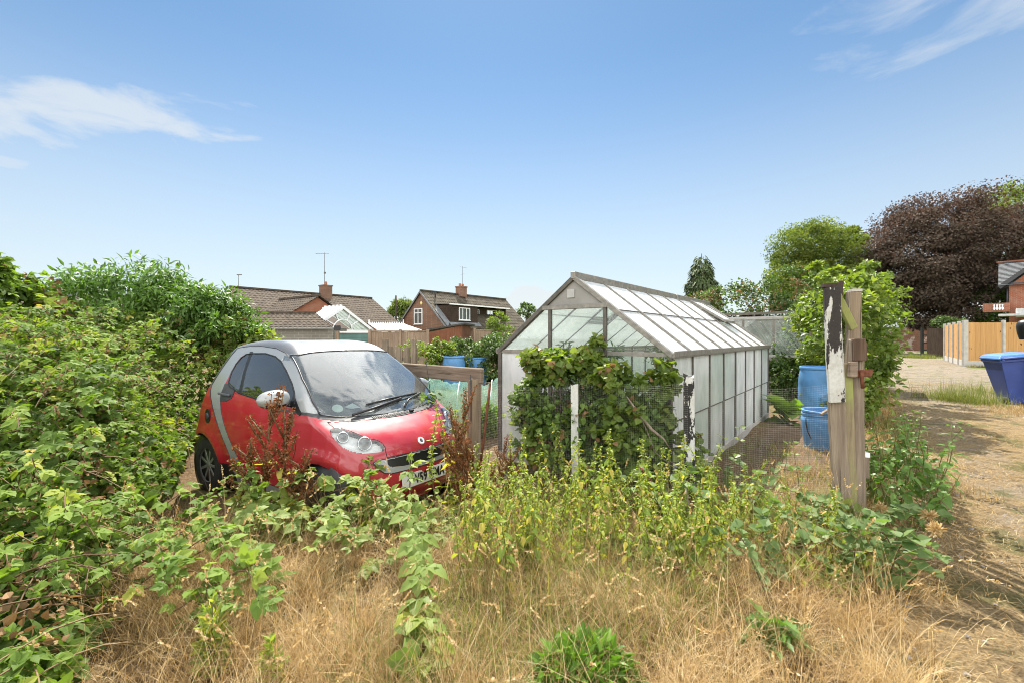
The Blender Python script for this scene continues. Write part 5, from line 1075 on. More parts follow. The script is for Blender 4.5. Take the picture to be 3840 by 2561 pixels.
LM['weed']=leaf('bright_weed_leaf',[(0,(.045,.125,.012)),(1,(.12,.24,.03))],.36,.42,(1.3,1.5,.45),gain=1.20)
LM['bind']=leaf('bindweed_leaf',[(0,(.05,.105,.03)),(.6,(.105,.17,.06)),(1,(.20,.25,.10))],.36,.55,(1.2,1.45,.5),gain=1.30)
LM['straw']=leaf('dry_straw',[(0,(.15,.085,.035)),(.35,(.32,.20,.085)),(.75,(.50,.36,.175)),(1,(.66,.54,.34))],.30,.6,(1.2,1.05,.7),.3,gain=1.12)
LM['grass']=leaf('green_grass',[(0,(.07,.105,.02)),(.6,(.16,.19,.04)),(1,(.32,.29,.10))],.38,.5,(1.3,1.4,.5))
LM['rust']=leaf('dock_seed',[(0,(.085,.025,.012)),(.5,(.165,.052,.022)),(1,(.27,.10,.04))],.22,.75,(1.3,.9,.6),.2)
LM['stem']=leaf('green_stem',[(0,(.06,.07,.02)),(1,(.16,.15,.05))],.0,.6)
LM['cane']=leaf('brown_cane',[(0,(.075,.035,.022)),(1,(.19,.12,.07))],.0,.7)
LM['bark']=plain('grey_brown_bark',(.085,.065,.05),.95,0,.35,6,.2)
LM['berry']=plain('unripe_and_ripe_berry',(.035,.010,.012),.3,0,.8,40)
def lumps(c,r,nc,sub,nl,flat=.75,seed=0,top=.15):
    """leaf points gathered in clumps over a lumpy ellipsoid: positions and outward directions"""
    rr=np.random.default_rng(seed); d=unit(rr.normal(size=(nc*3,3))); d=d[d[:,2]>-1+top][:nc]; rad=rr.uniform(.55,1.0,len(d))**.6
    cc=np.array(c)+d*np.array(r)*rad[:,None]; cs=sub*rr.uniform(.6,1.4,len(d))
    k=rr.integers(0,len(d),nl); off=rr.normal(size=(nl,3)); off=unit(off)*(rr.uniform(0,1,nl)**.4)[:,None]*np.array([1,1,flat]); p=cc[k]+off*cs[k][:,None]
    return p,unit(off*.8+d[k]*.6+np.array([0,0,.35])),k,rr
def foliage(g,p,out,T,size,rr,m=0,var=None,hang=.3,upw=.7):
    n=len(p); ax=unit(rr.normal(size=(n,3))*.8+out*.7+np.array([0,0,-hang])); up=unit(out*.6+np.array([0,0,upw])+rr.normal(size=(n,3))*.45)
    v=rr.uniform(0,1,n) if var is None else var
    g.inst(T,p,frames(ax,up),size*rr.uniform(.65,1.25,n),m,v,False)
# ---------------- bramble thicket on the left ----------------
BX_Y=np.array([.6,1.2,1.8,2.4,3.0,3.5,4.2,4.8,5.6,6.4,7.5,8.5]); BX_X=np.array([-1.1,-1.38,-1.72,-2.12,-2.55,-2.82,-3.08,-3.5,-3.95,-3.95,-3.55,-3.5])
def bH(x,y):
    d=np.interp(y,BX_Y,BX_X)-x; hm=np.interp(y,[.6,1.2,1.8,2.5,3.5,5,7,9],[.10,.14,.22,.38,.78,1.30,1.52,1.55])
    h=np.minimum(hm,.12+.95*np.clip(d,0,9)**.85)
    bump=.11*np.sin(x*2.7+1.3*np.sin(y*1.9))+.09*np.sin(y*3.3+x*1.7)+.05*np.sin(x*7.1+y*5.3)
    return np.clip(h+bump*np.clip(d,0,.8),.06,3),d
def thick(n,ymin,ymax,seed,xw=None):
    rr=np.random.default_rng(seed); y=rr.uniform(ymin**.5,ymax**.5,n*3)**2; x=-rr.uniform(.3,1.32,n*3)*y-.25*rr.uniform(0,1,n*3); h,d=bH(x,y); ok=d>0; x,y,h=x[ok][:n],y[ok][:n],h[ok][:n]
    z=h-np.abs(rr.normal(0,1,len(x)))*np.where(rr.uniform(0,1,len(x))<.7,.07,.33); k=z>.02; return np.stack([x[k],y[k],z[k]],1),rr
def dens(p,s): return .5+.5*np.sin(p[:,0]*3.1*s+1.7*np.sin(p[:,1]*2.3*s)+p[:,2]*4)
g=G()
def gaps(p): return np.sin(p[:,0]*4.3+1.9*np.sin(p[:,1]*3.7))+np.sin(p[:,1]*5.9+1.3*np.sin(p[:,0]*4.9))
for (n,y0,y1,T,sz,sd_) in ((1100,1.5,2.9,BR5,.080,11),(7000,2.4,4.8,BR3,.084,12),(13000,4.2,8.6,BR3L,.092,13)):
    p,rr=thick(n,y0,y1,sd_); p=p[gaps(p)+rr.uniform(-.9,.9,len(p))>-.75]; nn=len(p); out=unit(np.stack([np.full(nn,.2),np.full(nn,-.6),np.full(nn,.8)],1)+rr.normal(size=(nn,3))*.45)
    v=np.clip(rr.uniform(0,.7,nn)+.30*dens(p,1)*(rr.uniform(0,1,nn)<.7)-.05,0,1); foliage(g,p,out,T,sz,rr,0,v,.15,.5)
p,rr=thick(7000,1.6,8.4,21); pt=dens(p+3,.9)>.62; p=p[pt]; foliage(g,p,unit(rr.normal(size=(len(p),3))+[0,0,.5]),L_OV,.045,rr,1)
# leafy canes arching out of the mass
rr=np.random.default_rng(33)
for k in range(760):
    y=rr.uniform(2.3**.6,8.2**.6)**(1/.6); x=-rr.uniform(.4,1.22)*y; h,d=bH(x,y)
    a=rr.uniform(3.4,6.4); ln=rr.uniform(.25,.75)
    if d<.05 or (y>2.7 and d<ln*.9): continue
    up_=rr.uniform(.05,.34); m=int(rr.integers(7,13)); t=np.linspace(0,1,m); P=np.stack([x+math.cos(a)*ln*t,y+math.sin(a)*ln*t,h-.08+up_*np.sin(t*2.2)*1.1+.02*rr.normal(size=m)],1); g.tube(P,.0032,4,2,rr.uniform(),False)
    tg=np.array([math.cos(a),math.sin(a),0]); sd_=np.array([-tg[1],tg[0],0]); sg=np.where(np.arange(m)%2==0,1,-1)[:,None]; tone=rr.uniform(.1,.75)
    ax=unit(sd_*sg*.9+tg*.5+rr.normal(size=(m,3))*.3+[0,0,.1]); g.inst(BR3 if y<5 else BR3L,P+[0,0,.01],frames(ax,unit(np.array([0,-.35,1.0])+rr.normal(size=(m,3))*.35)),rr.uniform(.06,.105,m),0,np.clip(tone+rr.normal(0,.14,m),0,1))
    if rr.uniform()<.45:   # spent flower heads
        q=P[-1]+rr.normal(size=(22,3))*.03; g.inst(L_SM,q,frames(unit(rr.normal(size=(22,3))),unit(rr.normal(size=(22,3)))),.022,1,rr.uniform(.3,1,22))
# arching canes and berry sprays
rr=np.random.default_rng(31)
for k in range(230):
    y=rr.uniform(1.0,7.8); x=-rr.uniform(.45,1.25)*y; h,d=bH(x,y)
    if d<0: continue
    a=rr.uniform(0,6.28); ln=rr.uniform(.4,1.3); t=np.linspace(-1,1,8); P=np.stack([x+math.cos(a)*ln*t/2,y+math.sin(a)*ln*t/2,h+.05*rr.uniform(-.5,1)-.22*ln*t**2],1); g.tube(P,.0035,4,2,rr.uniform(),False)
for k in range(300):
    y=rr.uniform(1.5,6.5); x=-rr.uniform(.45,1.2)*y; h,d=bH(x,y)
    if d<.1 or math.sin(x*2.2+y*1.7)<.2: continue
    c=np.array([x,y,h+.01])
    for b_ in range(9):
        q=c+rr.normal(size=3)*.035; s=.0085; V=np.array([(0,0,s),(s,0,0),(0,s,0),(-s,0,0),(0,-s,0),(0,0,-s)])+q; g.add(V,[[(0,1,2),(0,2,3),(0,3,4),(0,4,1),(5,2,1),(5,3,2),(5,4,3),(5,1,4)]],3,.5,True)
tk=g.build('bramble_thicket',[LM['bramble'],LM['dead'],LM['cane'],LM['berry']]); tag(tk,'dense sprawling bramble thicket with berries filling the left side behind the car','bramble thicket',None,'stuff')
# tangle beneath: dark stems and old leaves
g=G(); rr=np.random.default_rng(41)
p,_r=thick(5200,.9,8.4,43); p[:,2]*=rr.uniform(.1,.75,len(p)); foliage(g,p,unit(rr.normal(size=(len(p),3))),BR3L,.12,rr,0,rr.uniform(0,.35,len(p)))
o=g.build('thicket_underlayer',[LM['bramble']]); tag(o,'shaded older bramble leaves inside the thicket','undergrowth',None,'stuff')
# ---------------- shrubs, hedges ----------------
def shrub(name,label,cat,blobs,T,size,mt,seed,stems=8,group=None,hang=.3,dead=0.0,upw=.7):
    g=G(); rr=np.random.default_rng(seed); base=np.array(blobs[0][0])*[1,1,0]
    for i_,(c,r,nc,sub,nl) in enumerate(blobs):
        p,o,k,r2=lumps(c,r,nc,sub,nl,.75,seed*10+i_); ok=p[:,2]>.03; p,o,k=p[ok],o[ok],k[ok]
        tone=r2.uniform(0,.5,400)[k%400]; v=np.clip(tone+r2.uniform(0,.5,len(p)),0,1); dm=(r2.uniform(0,1,len(p))<dead*(tone>.35)).astype(int)
        for m in (0,1):
            s_=dm==m
            if s_.any(): foliage(g,p[s_]-base,o[s_],T,size,r2,m,v[s_],hang,upw)
    t=thing(name,label,cat,tuple(base),0,group); g.build('foliage',[LM[mt],LM['dead']],t); g=G()
    for k in range(stems):
        c,r,_,_,_=blobs[k%len(blobs)]; q=np.array(c)+rr.normal(size=3)*np.array(r)*.35; a=base+rr.normal(size=3)*[.12,.12,0]+[0,0,-.03]; m=(a+q)/2+rr.normal(size=3)*.12; tt=np.linspace(0,1,7)[:,None]; P=(1-tt)**2*a+2*tt*(1-tt)*m+tt**2*q; g.tube(P-base,np.linspace(.03,.006,7)*max(.4,min(2.5,r[2])),6)
    g.build('stem',[LM['bark']],t); return t
shrub('leafy_shrub','tall glossy green shrub with drooping narrow leaves standing above the brambles','shrub',[((-6.6,7.9,1.65),(1.75,.8,.95),80,.26,8500),((-5.5,7.7,1.62),(.95,.6,.72),40,.22,3600),((-4.75,7.6,1.42),(.5,.5,.55),22,.18,1500),((-7.3,8.0,1.85),(.5,.5,.75),14,.2,900)],L_NAR,.125,'shrub',61,14,None,.75)
shrub('bramble_bush','tall browning bramble bush at the left edge against the sky','bush',[((-7.55,6.7,1.35),(.75,.6,.95),34,.24,1700),((-7.45,6.3,1.95),(.35,.35,.6),14,.16,520),((-7.0,6.9,1.5),(.5,.5,.6),16,.2,600)],BR3L,.13,'bramble',62,9,None,.2,.45)
shrub('young_elder','small leafy elder shoots at the right end of the bramble bank, below the bungalow','shrub',[((-4.3,7.6,1.12),(.42,.4,.40),22,.14,900),((-4.55,7.5,1.35),(.25,.3,.45),14,.12,450)],L_OV,.085,'hedge',63,7,None,.2,.12)
# bushes in the garden beyond the rail
shrub('garden_bush','dark green leafy bush left of the greenhouse, behind the barrels','shrub',[((-1.1,13.6,.66),(1.35,.6,.70),70,.22,5200),((-.35,13.4,.7),(.8,.6,.75),40,.2,3200),((-.55,13.9,1.15),(.3,.3,.3),12,.12,420)],L_OV,.085,'dark',64,10)
shrub('garden_bush','loose yellow green bush with seed stems beside the slatted fence','shrub',[((-2.55,12.6,.62),(.75,.5,.68),46,.18,3000),((-2.0,12.9,.8),(.4,.4,.55),20,.15,1200)],L_OV,.07,'hedge',65,10,None,.2,.15)
shrub('round_shrub','round pale green shrub showing above the board fence, below the chalet dormer','shrub',[((-.62,21.8,1.55),(.60,.5,.95),50,.19,3800)],L_NAR,.14,'hedge',66,8,None,-.5)
# lane hedge: hazel-like bushes one behind the other
def lane(s,off,z=0): return np.array([2.38,3.25,0])+AX*s+NX*off+np.array([0,0,z])
shrub('lane_hedge','bright green leafy hedge bushes along the lane behind the gate post','hedge',[(lane(4.9,-.12,1.1),(.46,.65,1.05),44,.22,3600),(lane(6.7,-.3,1.3),(.7,.85,1.1),46,.26,4000),(lane(8.6,-.5,1.3),(.75,.95,1.15),50,.28,3800),(lane(5.8,-.2,2.0),(.5,.6,.5),30,.2,2100),(lane(8.2,.15,2.1),(.55,.6,.5),26,.2,1600),(lane(4.6,-.3,2.2),(.16,.2,.4),10,.09,420),(lane(6.6,.1,2.55),(.18,.2,.35),10,.1,420),(lane(9.4,.3,2.35),(.3,.3,.5),12,.14,520),(lane(5.4,-.6,2.3),(.12,.2,.35),8,.08,300)],L_OV,.085,'hedge',67,16,None,.2)
shrub('lane_hedge','darker farther stretch of lane hedge running to the brick wall','hedge',[(lane(11.5,-1.0,1.2),(1.0,1.3,1.15),60,.3,4500),(lane(14.5,-1.4,1.2),(1.1,1.5,1.2),60,.32,4200),(lane(18.5,-2.1,1.1),(1.4,2.2,1.15),60,.36,4200)],L_OV,.11,'hedge',68,12,None,.2)
shrub('ivy_mass','dark glossy ivy climbing the shed corner behind the barrels','ivy',[((6.75,10.6,1.0),(.55,.5,.95),50,.2,3600),((6.0,9.9,.45),(.6,.5,.45),40,.16,2800)],L_OV,.075,'dark',69,8,None,.35)
shrub('hawthorn_scrub','scrubby hawthorn with dark twigs growing over the old shed roof','shrub',[((7.1,14.0,2.35),(1.7,.9,.62),70,.26,3600),((8.4,13.4,2.7),(1.0,.8,.8),40,.25,2400),((5.7,14.4,2.15),(.9,.7,.35),30,.2,1300)],L_OV,.085,'dark',70,10,None,.1,.5)
shrub('hawthorn_scrub','greyer purple tinged scrub between shed roof and lane hedge','shrub',[((9.3,13.6,2.55),(.9,.8,.85),40,.25,2100)],L_OV,.085,'dark',71,6,None,.1,.75)
# mixed bush in front of the greenhouse gable
shrub('greenhouse_bush','tangled green bush of mixed leaves covering the greenhouse gable behind the wire mesh','bush',[((.52,4.28,.55),(.30,.20,.56),34,.12,2600),((.27,4.42,.55),(.24,.16,.50),26,.12,1700),((.84,4.12,.50),(.28,.18,.50),34,.12,2300),((1.12,3.98,.40),(.24,.15,.42),28,.11,1700),((.40,4.33,1.08),(.16,.12,.12),9,.08,420),((.70,4.20,1.02),(.14,.1,.12),8,.08,360),((1.28,3.92,.55),(.10,.08,.40),12,.07,420)],L_OV,.062,'mixed',72,26,None,.25,.12)
shrub('bindweed_vine','light green vine draped over the bush top and up the greenhouse door post','vine',[((.48,4.22,1.14),(.42,.15,.10),40,.07,1000),((.815,4.33,1.22),(.035,.035,.26),12,.035,150),((1.32,3.93,.88),(.075,.07,.34),24,.06,420),((.95,3.98,1.0),(.25,.1,.12),20,.06,380),((.33,4.22,.52),(.22,.10,.40),24,.08,420),((.95,3.86,.46),(.28,.08,.40),26,.08,460),((1.45,3.78,.30),(.12,.1,.28),12,.07,220)],L_RND,.062,'hedge',73,8,None,.5,.16)
# plants growing inside the greenhouse
for k,(x,y,h) in enumerate(((-.35,.7,1.35),(-.95,.9,1.25),(-1.5,.8,1.45),(-.4,1.8,1.4),(-1.45,2.0,1.3),(-.9,2.9,1.3))):
    c=G0+NX*x+AX*y; c=np.array([G0[0]+NX[0]*x+AX[0]*y,G0[1]+NX[1]*x+AX[1]*y,0]); shrub('tomato_plant','tall leafy tomato plant growing inside the greenhouse','plant',[((c[0],c[1],h*.5),(.17,.17,h*.5),26,.09,520)],L_NAR,.09,'shrub',80+k,3,'tomato plants inside the greenhouse',.4)
# ---------------- trees ----------------
def tree(name,label,base,blobs,T,size,mt,seed,trunk=.35,hang=.3,layers=False,upw=.7,lean=None):
    t=thing(name,label,'tree',tuple(base)); base=np.array(base,float); rr=np.random.default_rng(seed); g=G()
    for i_,(c,r,nc,sub,nl) in enumerate(blobs):
        p,o,k,r2=lumps(c,r,nc,sub,nl,.55 if layers else .75,seed*7+i_,.25); tone=r2.uniform(0,.55,500)[k%500]; v=np.clip(tone+r2.uniform(0,.45,len(p)),0,1); foliage(g,p-base,o,T,size,r2,0,v,hang,upw)
    g.build('crown',[LM[mt]],t); g=G(); zt=blobs[0][0][2]; g.tube([(0,0,-.1),(.03,.02,zt*.3),(0,.05,zt*.6),(.05,0,zt)],[trunk*1.25,trunk,trunk*.75,trunk*.45],10)
    for k in range(9):
        c,r,_,_,_=blobs[k%len(blobs)]; q=np.array(c)-base+rr.normal(size=3)*np.array(r)*.45; a=np.array([0,0,zt*rr.uniform(.25,.75)]); m=(a+q)/2+[0,0,.25*r[2]]; tt=np.linspace(0,1,7)[:,None]; g.tube((1-tt)**2*a+2*tt*(1-tt)*m+tt**2*q,np.linspace(trunk*.5,trunk*.08,7),6)
    g.build('trunk',[LM['bark']],t); return t
tree('copper_beech','huge dark copper beech with purple brown drooping foliage','_' and (39.5,41,0),[((40,41,9.2),(7.0,5.2,5.5),170,1.45,52000),((35.0,39.5,6.8),(3.4,3.2,4.6),90,1.05,24000),((44.5,40.5,8.6),(4.2,4.0,5.4),80,1.2,22000),((38.2,38.5,4.6),(5.6,2.6,3.4),90,1.05,22000)],L_SM,.21,'beech',101,.75,.85,True)
tree('lime_tree','broad yellow green tree left of the copper beech','_' and (30,45,0),[((30.2,45,8.4),(4.3,3.8,4.6),120,1.0,27000),((27.4,44,6.4),(2.3,2.2,3.4),55,.8,11000),((32.4,45,8.6),(2.8,2.6,3.6),55,.85,12000)],L_SM,.20,'tree',102,.5,.2)
tree('lime_tree','green tree top at the right edge behind the copper beech','_' and (55,50,0),[((55,50,12.5),(4.2,4,5.6),60,1.2,6500)],L_SM,.3,'tree',103,.5,.2)
tree('garden_tree','dark green tree in shade between beech and brick house','_' and (40.5,39.5,0),[((39.7,37.2,3.6),(1.6,1.5,2.7),40,.7,5000)],L_SM,.2,'shrub',104,.25,.2)
tree('willow_tree','rounded yellow green willow far off between the two tiled houses','_' and (-14.9,62,0),[((-14.9,62,4.6),(1.75,1.6,2.0),60,.55,5200),((-13.6,62.4,3.9),(1.0,1,1.2),20,.45,1300)],L_NAR,.42,'tree',105,.3,.9)
tree('distant_tree','small open tree far off right of the chalet roof','_' and (2.0,62,0),[((1.9,62,5.0),(1.15,1,1.1),24,.32,700),((2.6,62,4.6),(.8,1,.8),14,.3,420)],L_SM,.28,'dark',106,.2,.0)
t=tree('young_tree','slender young tree with bare pale trunk before the brown gate','_' and (30.4,32.0,0),[((30.2,32,2.45),(.62,.5,.38),22,.18,650),((31.3,32,2.45),(.55,.4,.32),16,.18,420),((30.45,32,1.6),(.3,.25,.35),10,.14,160)],L_OV,.15,'dark',107,.06,.3)
# far belt of trees and gardens that closes the horizon
g=G(); r=np.random.default_rng(121)
for k in range(95):
    x=-150+k*3.4+r.normal(0,1.2); y=95+25*math.sin(k*.37)+r.normal(0,4); h=2.2+1.1*math.sin(k*1.3)**2+r.uniform(0,.7); p,o_,kk,r2=lumps((x,y,h*.5),(2.6,2.2,h*.55),14,.8,300,.8,1300+k); foliage(g,p,o_,L_SM,.55,r2,0,np.clip(r.uniform(0,.6)+r2.uniform(0,.4,len(p)),0,1))
o=g.build('distant_treeline',[LM['tree']]); tag(o,'low belt of distant garden trees closing the horizon behind the houses','trees',None,'stuff')
# conifer with drooping tiers
t=thing('conifer','dark green conifer with drooping branches behind the greenhouse roof','tree',(12.5,30,0)); g=G(); rr=np.random.default_rng(9); n=13000; zz=7.0*(1-rr.uniform(0,1,n)**.55)*.93+.35; tier=.5+.5*np.sin(zz*6.5+rr.uniform(0,.8,n)); a=rr.uniform(0,6.28,n); rad=(2.05*(1-zz/7.15)**.75+.12)*(.70+.42*np.sin(a*5+zz*2.3)*.4+.25*tier)*rr.uniform(.55,1,n)**.5
p=np.stack([np.cos(a)*rad,np.sin(a)*rad,zz-.25*rad],1); ax=unit(np.stack([np.cos(a),np.sin(a),-.75+0*a],1)+rr.normal(size=(n,3))*.25); g.inst(L_NAR,p,frames(ax,unit(np.stack([np.cos(a)*.4,np.sin(a)*.4,1+0*a],1)+rr.normal(size=(n,3))*.3)),.36*rr.uniform(.6,1.2,n),0,rr.uniform(0,1,n)); g.build('crown',[LM['conifer']],t)
g=G(); g.tube([(0,0,-.1),(0,0,3),(0,0,6.9)],[.22,.14,.02],8); g.build('trunk',[LM['bark']],t)
tag(G().tube([(-12.75,50,0),(-12.75,50,6.0)],[.13,.09],8).build('telegraph_pole',[M['wood_dark']]),'dark timber pole before the willow between the houses','pole')
# ---------------- herbs: nettles, docks, shoots ----------------
def stem_plant(name,label,cat,h,nn,T,size,mt,seed,whorl=2,lean=.1,seeds=None,droop=.3,tip=.45,dead=.0,parent_only=True,spread=.5):
    rr=np.random.default_rng(seed); t=thing(name,label,cat,(0,0,0)); lz=np.linspace(0,1,9); ph=rr.uniform(0,6.28); P=np.stack([lean*h*lz**2*math.cos(ph)+.02*np.sin(lz*7),lean*h*lz**2*math.sin(ph)+.02*np.cos(lz*6)-.02,h*lz],1)
    g=G(); g.tube(P,np.linspace(.0045,.0018,9),5,0,.5); g.build('stem',[LM['stem' if mt!='rust' else 'cane']],t); g=G(); s=np.repeat(np.linspace(.14,.985,nn),whorl); k=len(s); az=np.arange(k)*(2*np.pi/whorl)+np.repeat(np.arange(nn)*1.57,whorl)+rr.normal(0,.35,k); pos=np.stack([np.interp(s,lz,P[:,i_]) for i_ in range(3)],1)
    ax=unit(np.stack([np.cos(az),np.sin(az),rr.uniform(-.35,.35,k)-droop+.7*s**3],1)); sz=size*(1-(1-tip)*s**2)*rr.uniform(.75,1.2,k); g.inst(T,pos+ax*.01,frames(ax,unit(np.array([0,0,1.0])+rnd(k)*.25)),sz,0,np.clip(rr.uniform(0,.6,k)+.35*s+(rr.uniform(0,1,k)<dead)*.6,0,1)); g.build('leaf_mass' if False else 'leaves',[LM[mt]],t)
    if seeds:
        g=G(); n=seeds; s=rr.uniform(.45,1.0,n); az=rr.uniform(0,6.28,n); rad=rr.uniform(.002,.03,n)*(1.3-s); pos=np.stack([np.interp(s,lz,P[:,i_]) for i_ in range(3)],1)+np.stack([np.cos(az)*rad,np.sin(az)*rad,rr.normal(0,.012,n)],1); g.inst(L_SM,pos,frames(unit(rnd(n)),unit(rnd(n))),.018*rr.uniform(.6,1.3,n),0,rr.uniform(0,1,n)); g.build('seed_head',[LM['nettle' if mt=='nettle' else 'rust']],t)
    return t
def dock(seed,h,label,group):
    """dock gone to seed: branched rusty spike with a few yellow leaves"""
    rr=np.random.default_rng(seed); t=thing('dock_plant',label,'dock plant',(0,0,0),0,group); g=G(); gs=G(); br=[(np.array([0,0,0.]),np.array([rr.normal(0,.04),rr.normal(0,.04),h]))]
    for k in range(rr.integers(7,10)):
        s=rr.uniform(.35,.8); a=rr.uniform(0,6.28); b0=br[0][1]*s; br.append((b0,b0+np.array([math.cos(a)*.09,math.sin(a)*.09,h*rr.uniform(.16,.30)])))
    for a,b_ in br: g.tube([a,(a+b_)/2+rr.normal(size=3)*.008,b_],[.005,.004,.002],5,0,rr.uniform())
    g.build('stem',[LM['cane']],t)
    for i_,(a,b_) in enumerate(br):
        n=240 if i_==0 else 120; s=rr.uniform(.42 if i_==0 else .12,1,n); s=np.round(s*16)/16+rr.normal(0,.012,n); az=rr.uniform(0,6.28,n); rad=np.abs(rr.normal(0,.011,n)); p=a+(b_-a)*s[:,None]+np.stack([np.cos(az)*rad,np.sin(az)*rad,rr.normal(0,.004,n)],1); gs.inst(L_SM,p,frames(unit(rr.normal(size=(n,3))),unit(rr.normal(size=(n,3)))),.0135*rr.uniform(.7,1.3,n),0,rr.uniform(0,1,n))
    gs.build('seed_spike',[LM['rust']],t); g=G(); n=rr.integers(4,8); s=rr.uniform(.08,.6,n); az=rr.uniform(0,6.28,n); p=br[0][1]*s[:,None]; ax=unit(np.stack([np.cos(az),np.sin(az),rr.uniform(-.2,.6,n)],1)); g.inst(L_LAN,p,frames(ax,unit(np.array([0,0,1.0])+rr.normal(size=(n,3))*.5)),rr.uniform(.07,.15,n),0,rr.uniform(.75,1,n)); g.build('leaves',[LM['nettle']],t); return t
def put(o,x,y,rz,sc,first=[None],label=None,group=None,z=None):
    zz=float(gz(x,y)) if z is None else z
    return dup(o,(x,y,zz),rz,sc,label,group)
rr=np.random.default_rng(123)
# nettles (three kinds of stem, copied one by one)
NP=[stem_plant('nettle','x','nettle',.62,9,L_NET,.075,'nettle',201,2,.10,90,.45,.4,.1),stem_plant('nettle','x','nettle',.5,8,L_NET,.07,'nettle',202,2,.16,60,.5,.45,.25),stem_plant('nettle','x','nettle',.72,11,L_NET,.07,'nettle',203,2,.06,150,.55,.35,.15)]
def colony(protos,pts,label,group,smin,smax,rr,used=set()):
    for i_,(x,y) in enumerate(pts):
        p=protos[rr.integers(0,len(protos))]
        if p.name in used: o=dup(p)
        else: o=p; used.add(p.name)
        o.location=(x,y,float(gz(x,y))-.01); o.rotation_euler=(rr.normal(0,.14),rr.normal(0,.14),rr.uniform(0,6.28)); o.scale=(rr.uniform(smin*.75,smax),)*3; o['label']=label; o['group']=group
ptsA=[]
while len(ptsA)<190:
    sx_,d=rr.uniform(1740,2750),rr.uniform(2.4,3.75); x=(sx_-CX)/F_PX*d
    if d>4.2-.42*max(0,x+.1)-.3: continue
    ptsA.append((x,d))
colony(NP,ptsA,'yellow green nettle stem among the patch before the wire mesh','nettles before the wire mesh',.55,1.05,rr)
NP2=[dup(NP[0]),dup(NP[2])]
ptsB=[]
while len(ptsB)<46:
    s,o_=rr.uniform(-.15,2.6),rr.uniform(.12,.62); q=lane(s,o_); ptsB.append((q[0],q[1]))
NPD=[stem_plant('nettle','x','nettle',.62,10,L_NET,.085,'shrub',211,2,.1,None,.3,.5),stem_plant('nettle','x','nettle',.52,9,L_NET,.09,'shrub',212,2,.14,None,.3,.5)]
for o in NP2:
    for c in kids(o): bpy.data.objects.remove(c)
    bpy.data.objects.remove(o)
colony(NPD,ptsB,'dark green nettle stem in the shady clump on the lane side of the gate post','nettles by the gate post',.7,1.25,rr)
ptsC=[]
while len(ptsC)<60:
    d=rr.uniform(2.5,3.4); sx_=rr.uniform(2500,3150); ptsC.append(((sx_-CX)/F_PX*d,d))
colony(NP,ptsC,'nettle stem in the sparse patch between flaking post and gate post','nettles left of the gate post',.35,.75,rr)
colony(NP,[(-1.55+rr.uniform(-.42,.38),3.32+rr.uniform(-.14,.16)) for _ in range(11)],'nettle stem growing up before the front wheel of the red car','nettles before the car wheel',.5,.85,rr)
# docks
dk=[dock(301,.80,'x','docks'),dock(302,.66,'x','docks'),dock(303,.55,'x','docks')]
lab_c='rusty brown dock seed spike standing before the red car door'; lab_r='rusty brown dock in the reddish clump right of the car bonnet'
usedD=set()
def dplace(i_,sx_,sy_top,d,lab,grp,sc=1.0):
    o=dk[i_] if i_ not in usedD else dup(dk[i_]); usedD.add(i_); h=[.80,.66,.55][i_]; x=(sx_-CX)/F_PX*d; zt=H+(CY-sy_top)/F_PX*d; z0=float(gz(x,d)); o.location=(x,d,z0); o.scale=((zt-z0)/h*sc,)*3; o.rotation_euler=(rr.normal(0,.04),rr.normal(0,.04),rr.uniform(0,6.28)); o['label']=lab; o['group']=grp
for (i_,sx_,sy_,d) in ((0,990,1475,3.35),(1,1065,1545,3.3),(2,945,1640,3.3),(2,1110,1690,3.2)): dplace(i_,sx_,sy_,d,lab_c,'dock spikes before the car')
for (i_,sx_,sy_,d) in ((0,1735,1480,3.75),(1,1712,1560,3.6),(2,1745,1640,3.5),(1,1780,1690,3.6),(2,1830,1740,3.45),(0,1870,1640,3.75),(1,1905,1690,3.6),(2,1720,1760,3.3),(2,1700,1720,3.5)): dplace(i_,sx_,sy_,d,lab_r,'docks right of the bonnet')
# tall green flower stems at the bonnet corner
FS=[stem_plant('tall_weed','x','weed',.85,16,L_OV,.05,'nettle',221,3,.05,160,.1,.5)]
colony(FS,[((1660-CX)/F_PX*3.9,3.9),((1700-CX)/F_PX*4.1,4.1),((1640-CX)/F_PX*3.75,3.75)],'tall green seeding weed stem beside the car bonnet','tall weeds by the bonnet',1.0,1.25,rr)
VS=[stem_plant('vine_shoot','x','vine',.62,7,L_RND,.06,'hedge',222,2,.1,None,.3,.6)]
colony(VS,[(1.62,3.62),(1.78,3.75),(1.95,3.5),(1.55,3.8),(2.1,3.42)],'thin climbing vine shoot on the wire mesh near the flaking post','vine shoots on the mesh',.7,1.15,rr)
# dry umbel heads
def umbel(seed,h):
    r=np.random.default_rng(seed); t=thing('dry_seed_head','dried straw coloured seed head on a thin stalk at the lane edge','dry plant',(0,0,0),0,'dry seed heads by the lane'); g=G(); g.tube([(0,0,0),(.02,.01,h*.5),(.0,.0,h)],[.003,.002,.0015],5); g.build('stalk',[LM['cane']],t); g=G(); n=200; d=unit(r.normal(size=(n,3))+[0,0,.6]); g.inst(L_NAR,np.array([0,0,h])+d*r.uniform(0,.03,(n,1)),frames(d,unit(r.normal(size=(n,3)))),.030*r.uniform(.4,1,n),0,r.uniform(.4,1,n)); g.build('seed_head',[LM['straw']],t); return t
for k,(sx_,sy_,d) in enumerate(((3485,1935,2.55),(3300,1905,2.9),(3510,1985,2.4))):
    x=(sx_-CX)/F_PX*d; o=umbel(401+k,H+(CY-sy_)/F_PX*d); o.location=(x,d,0)
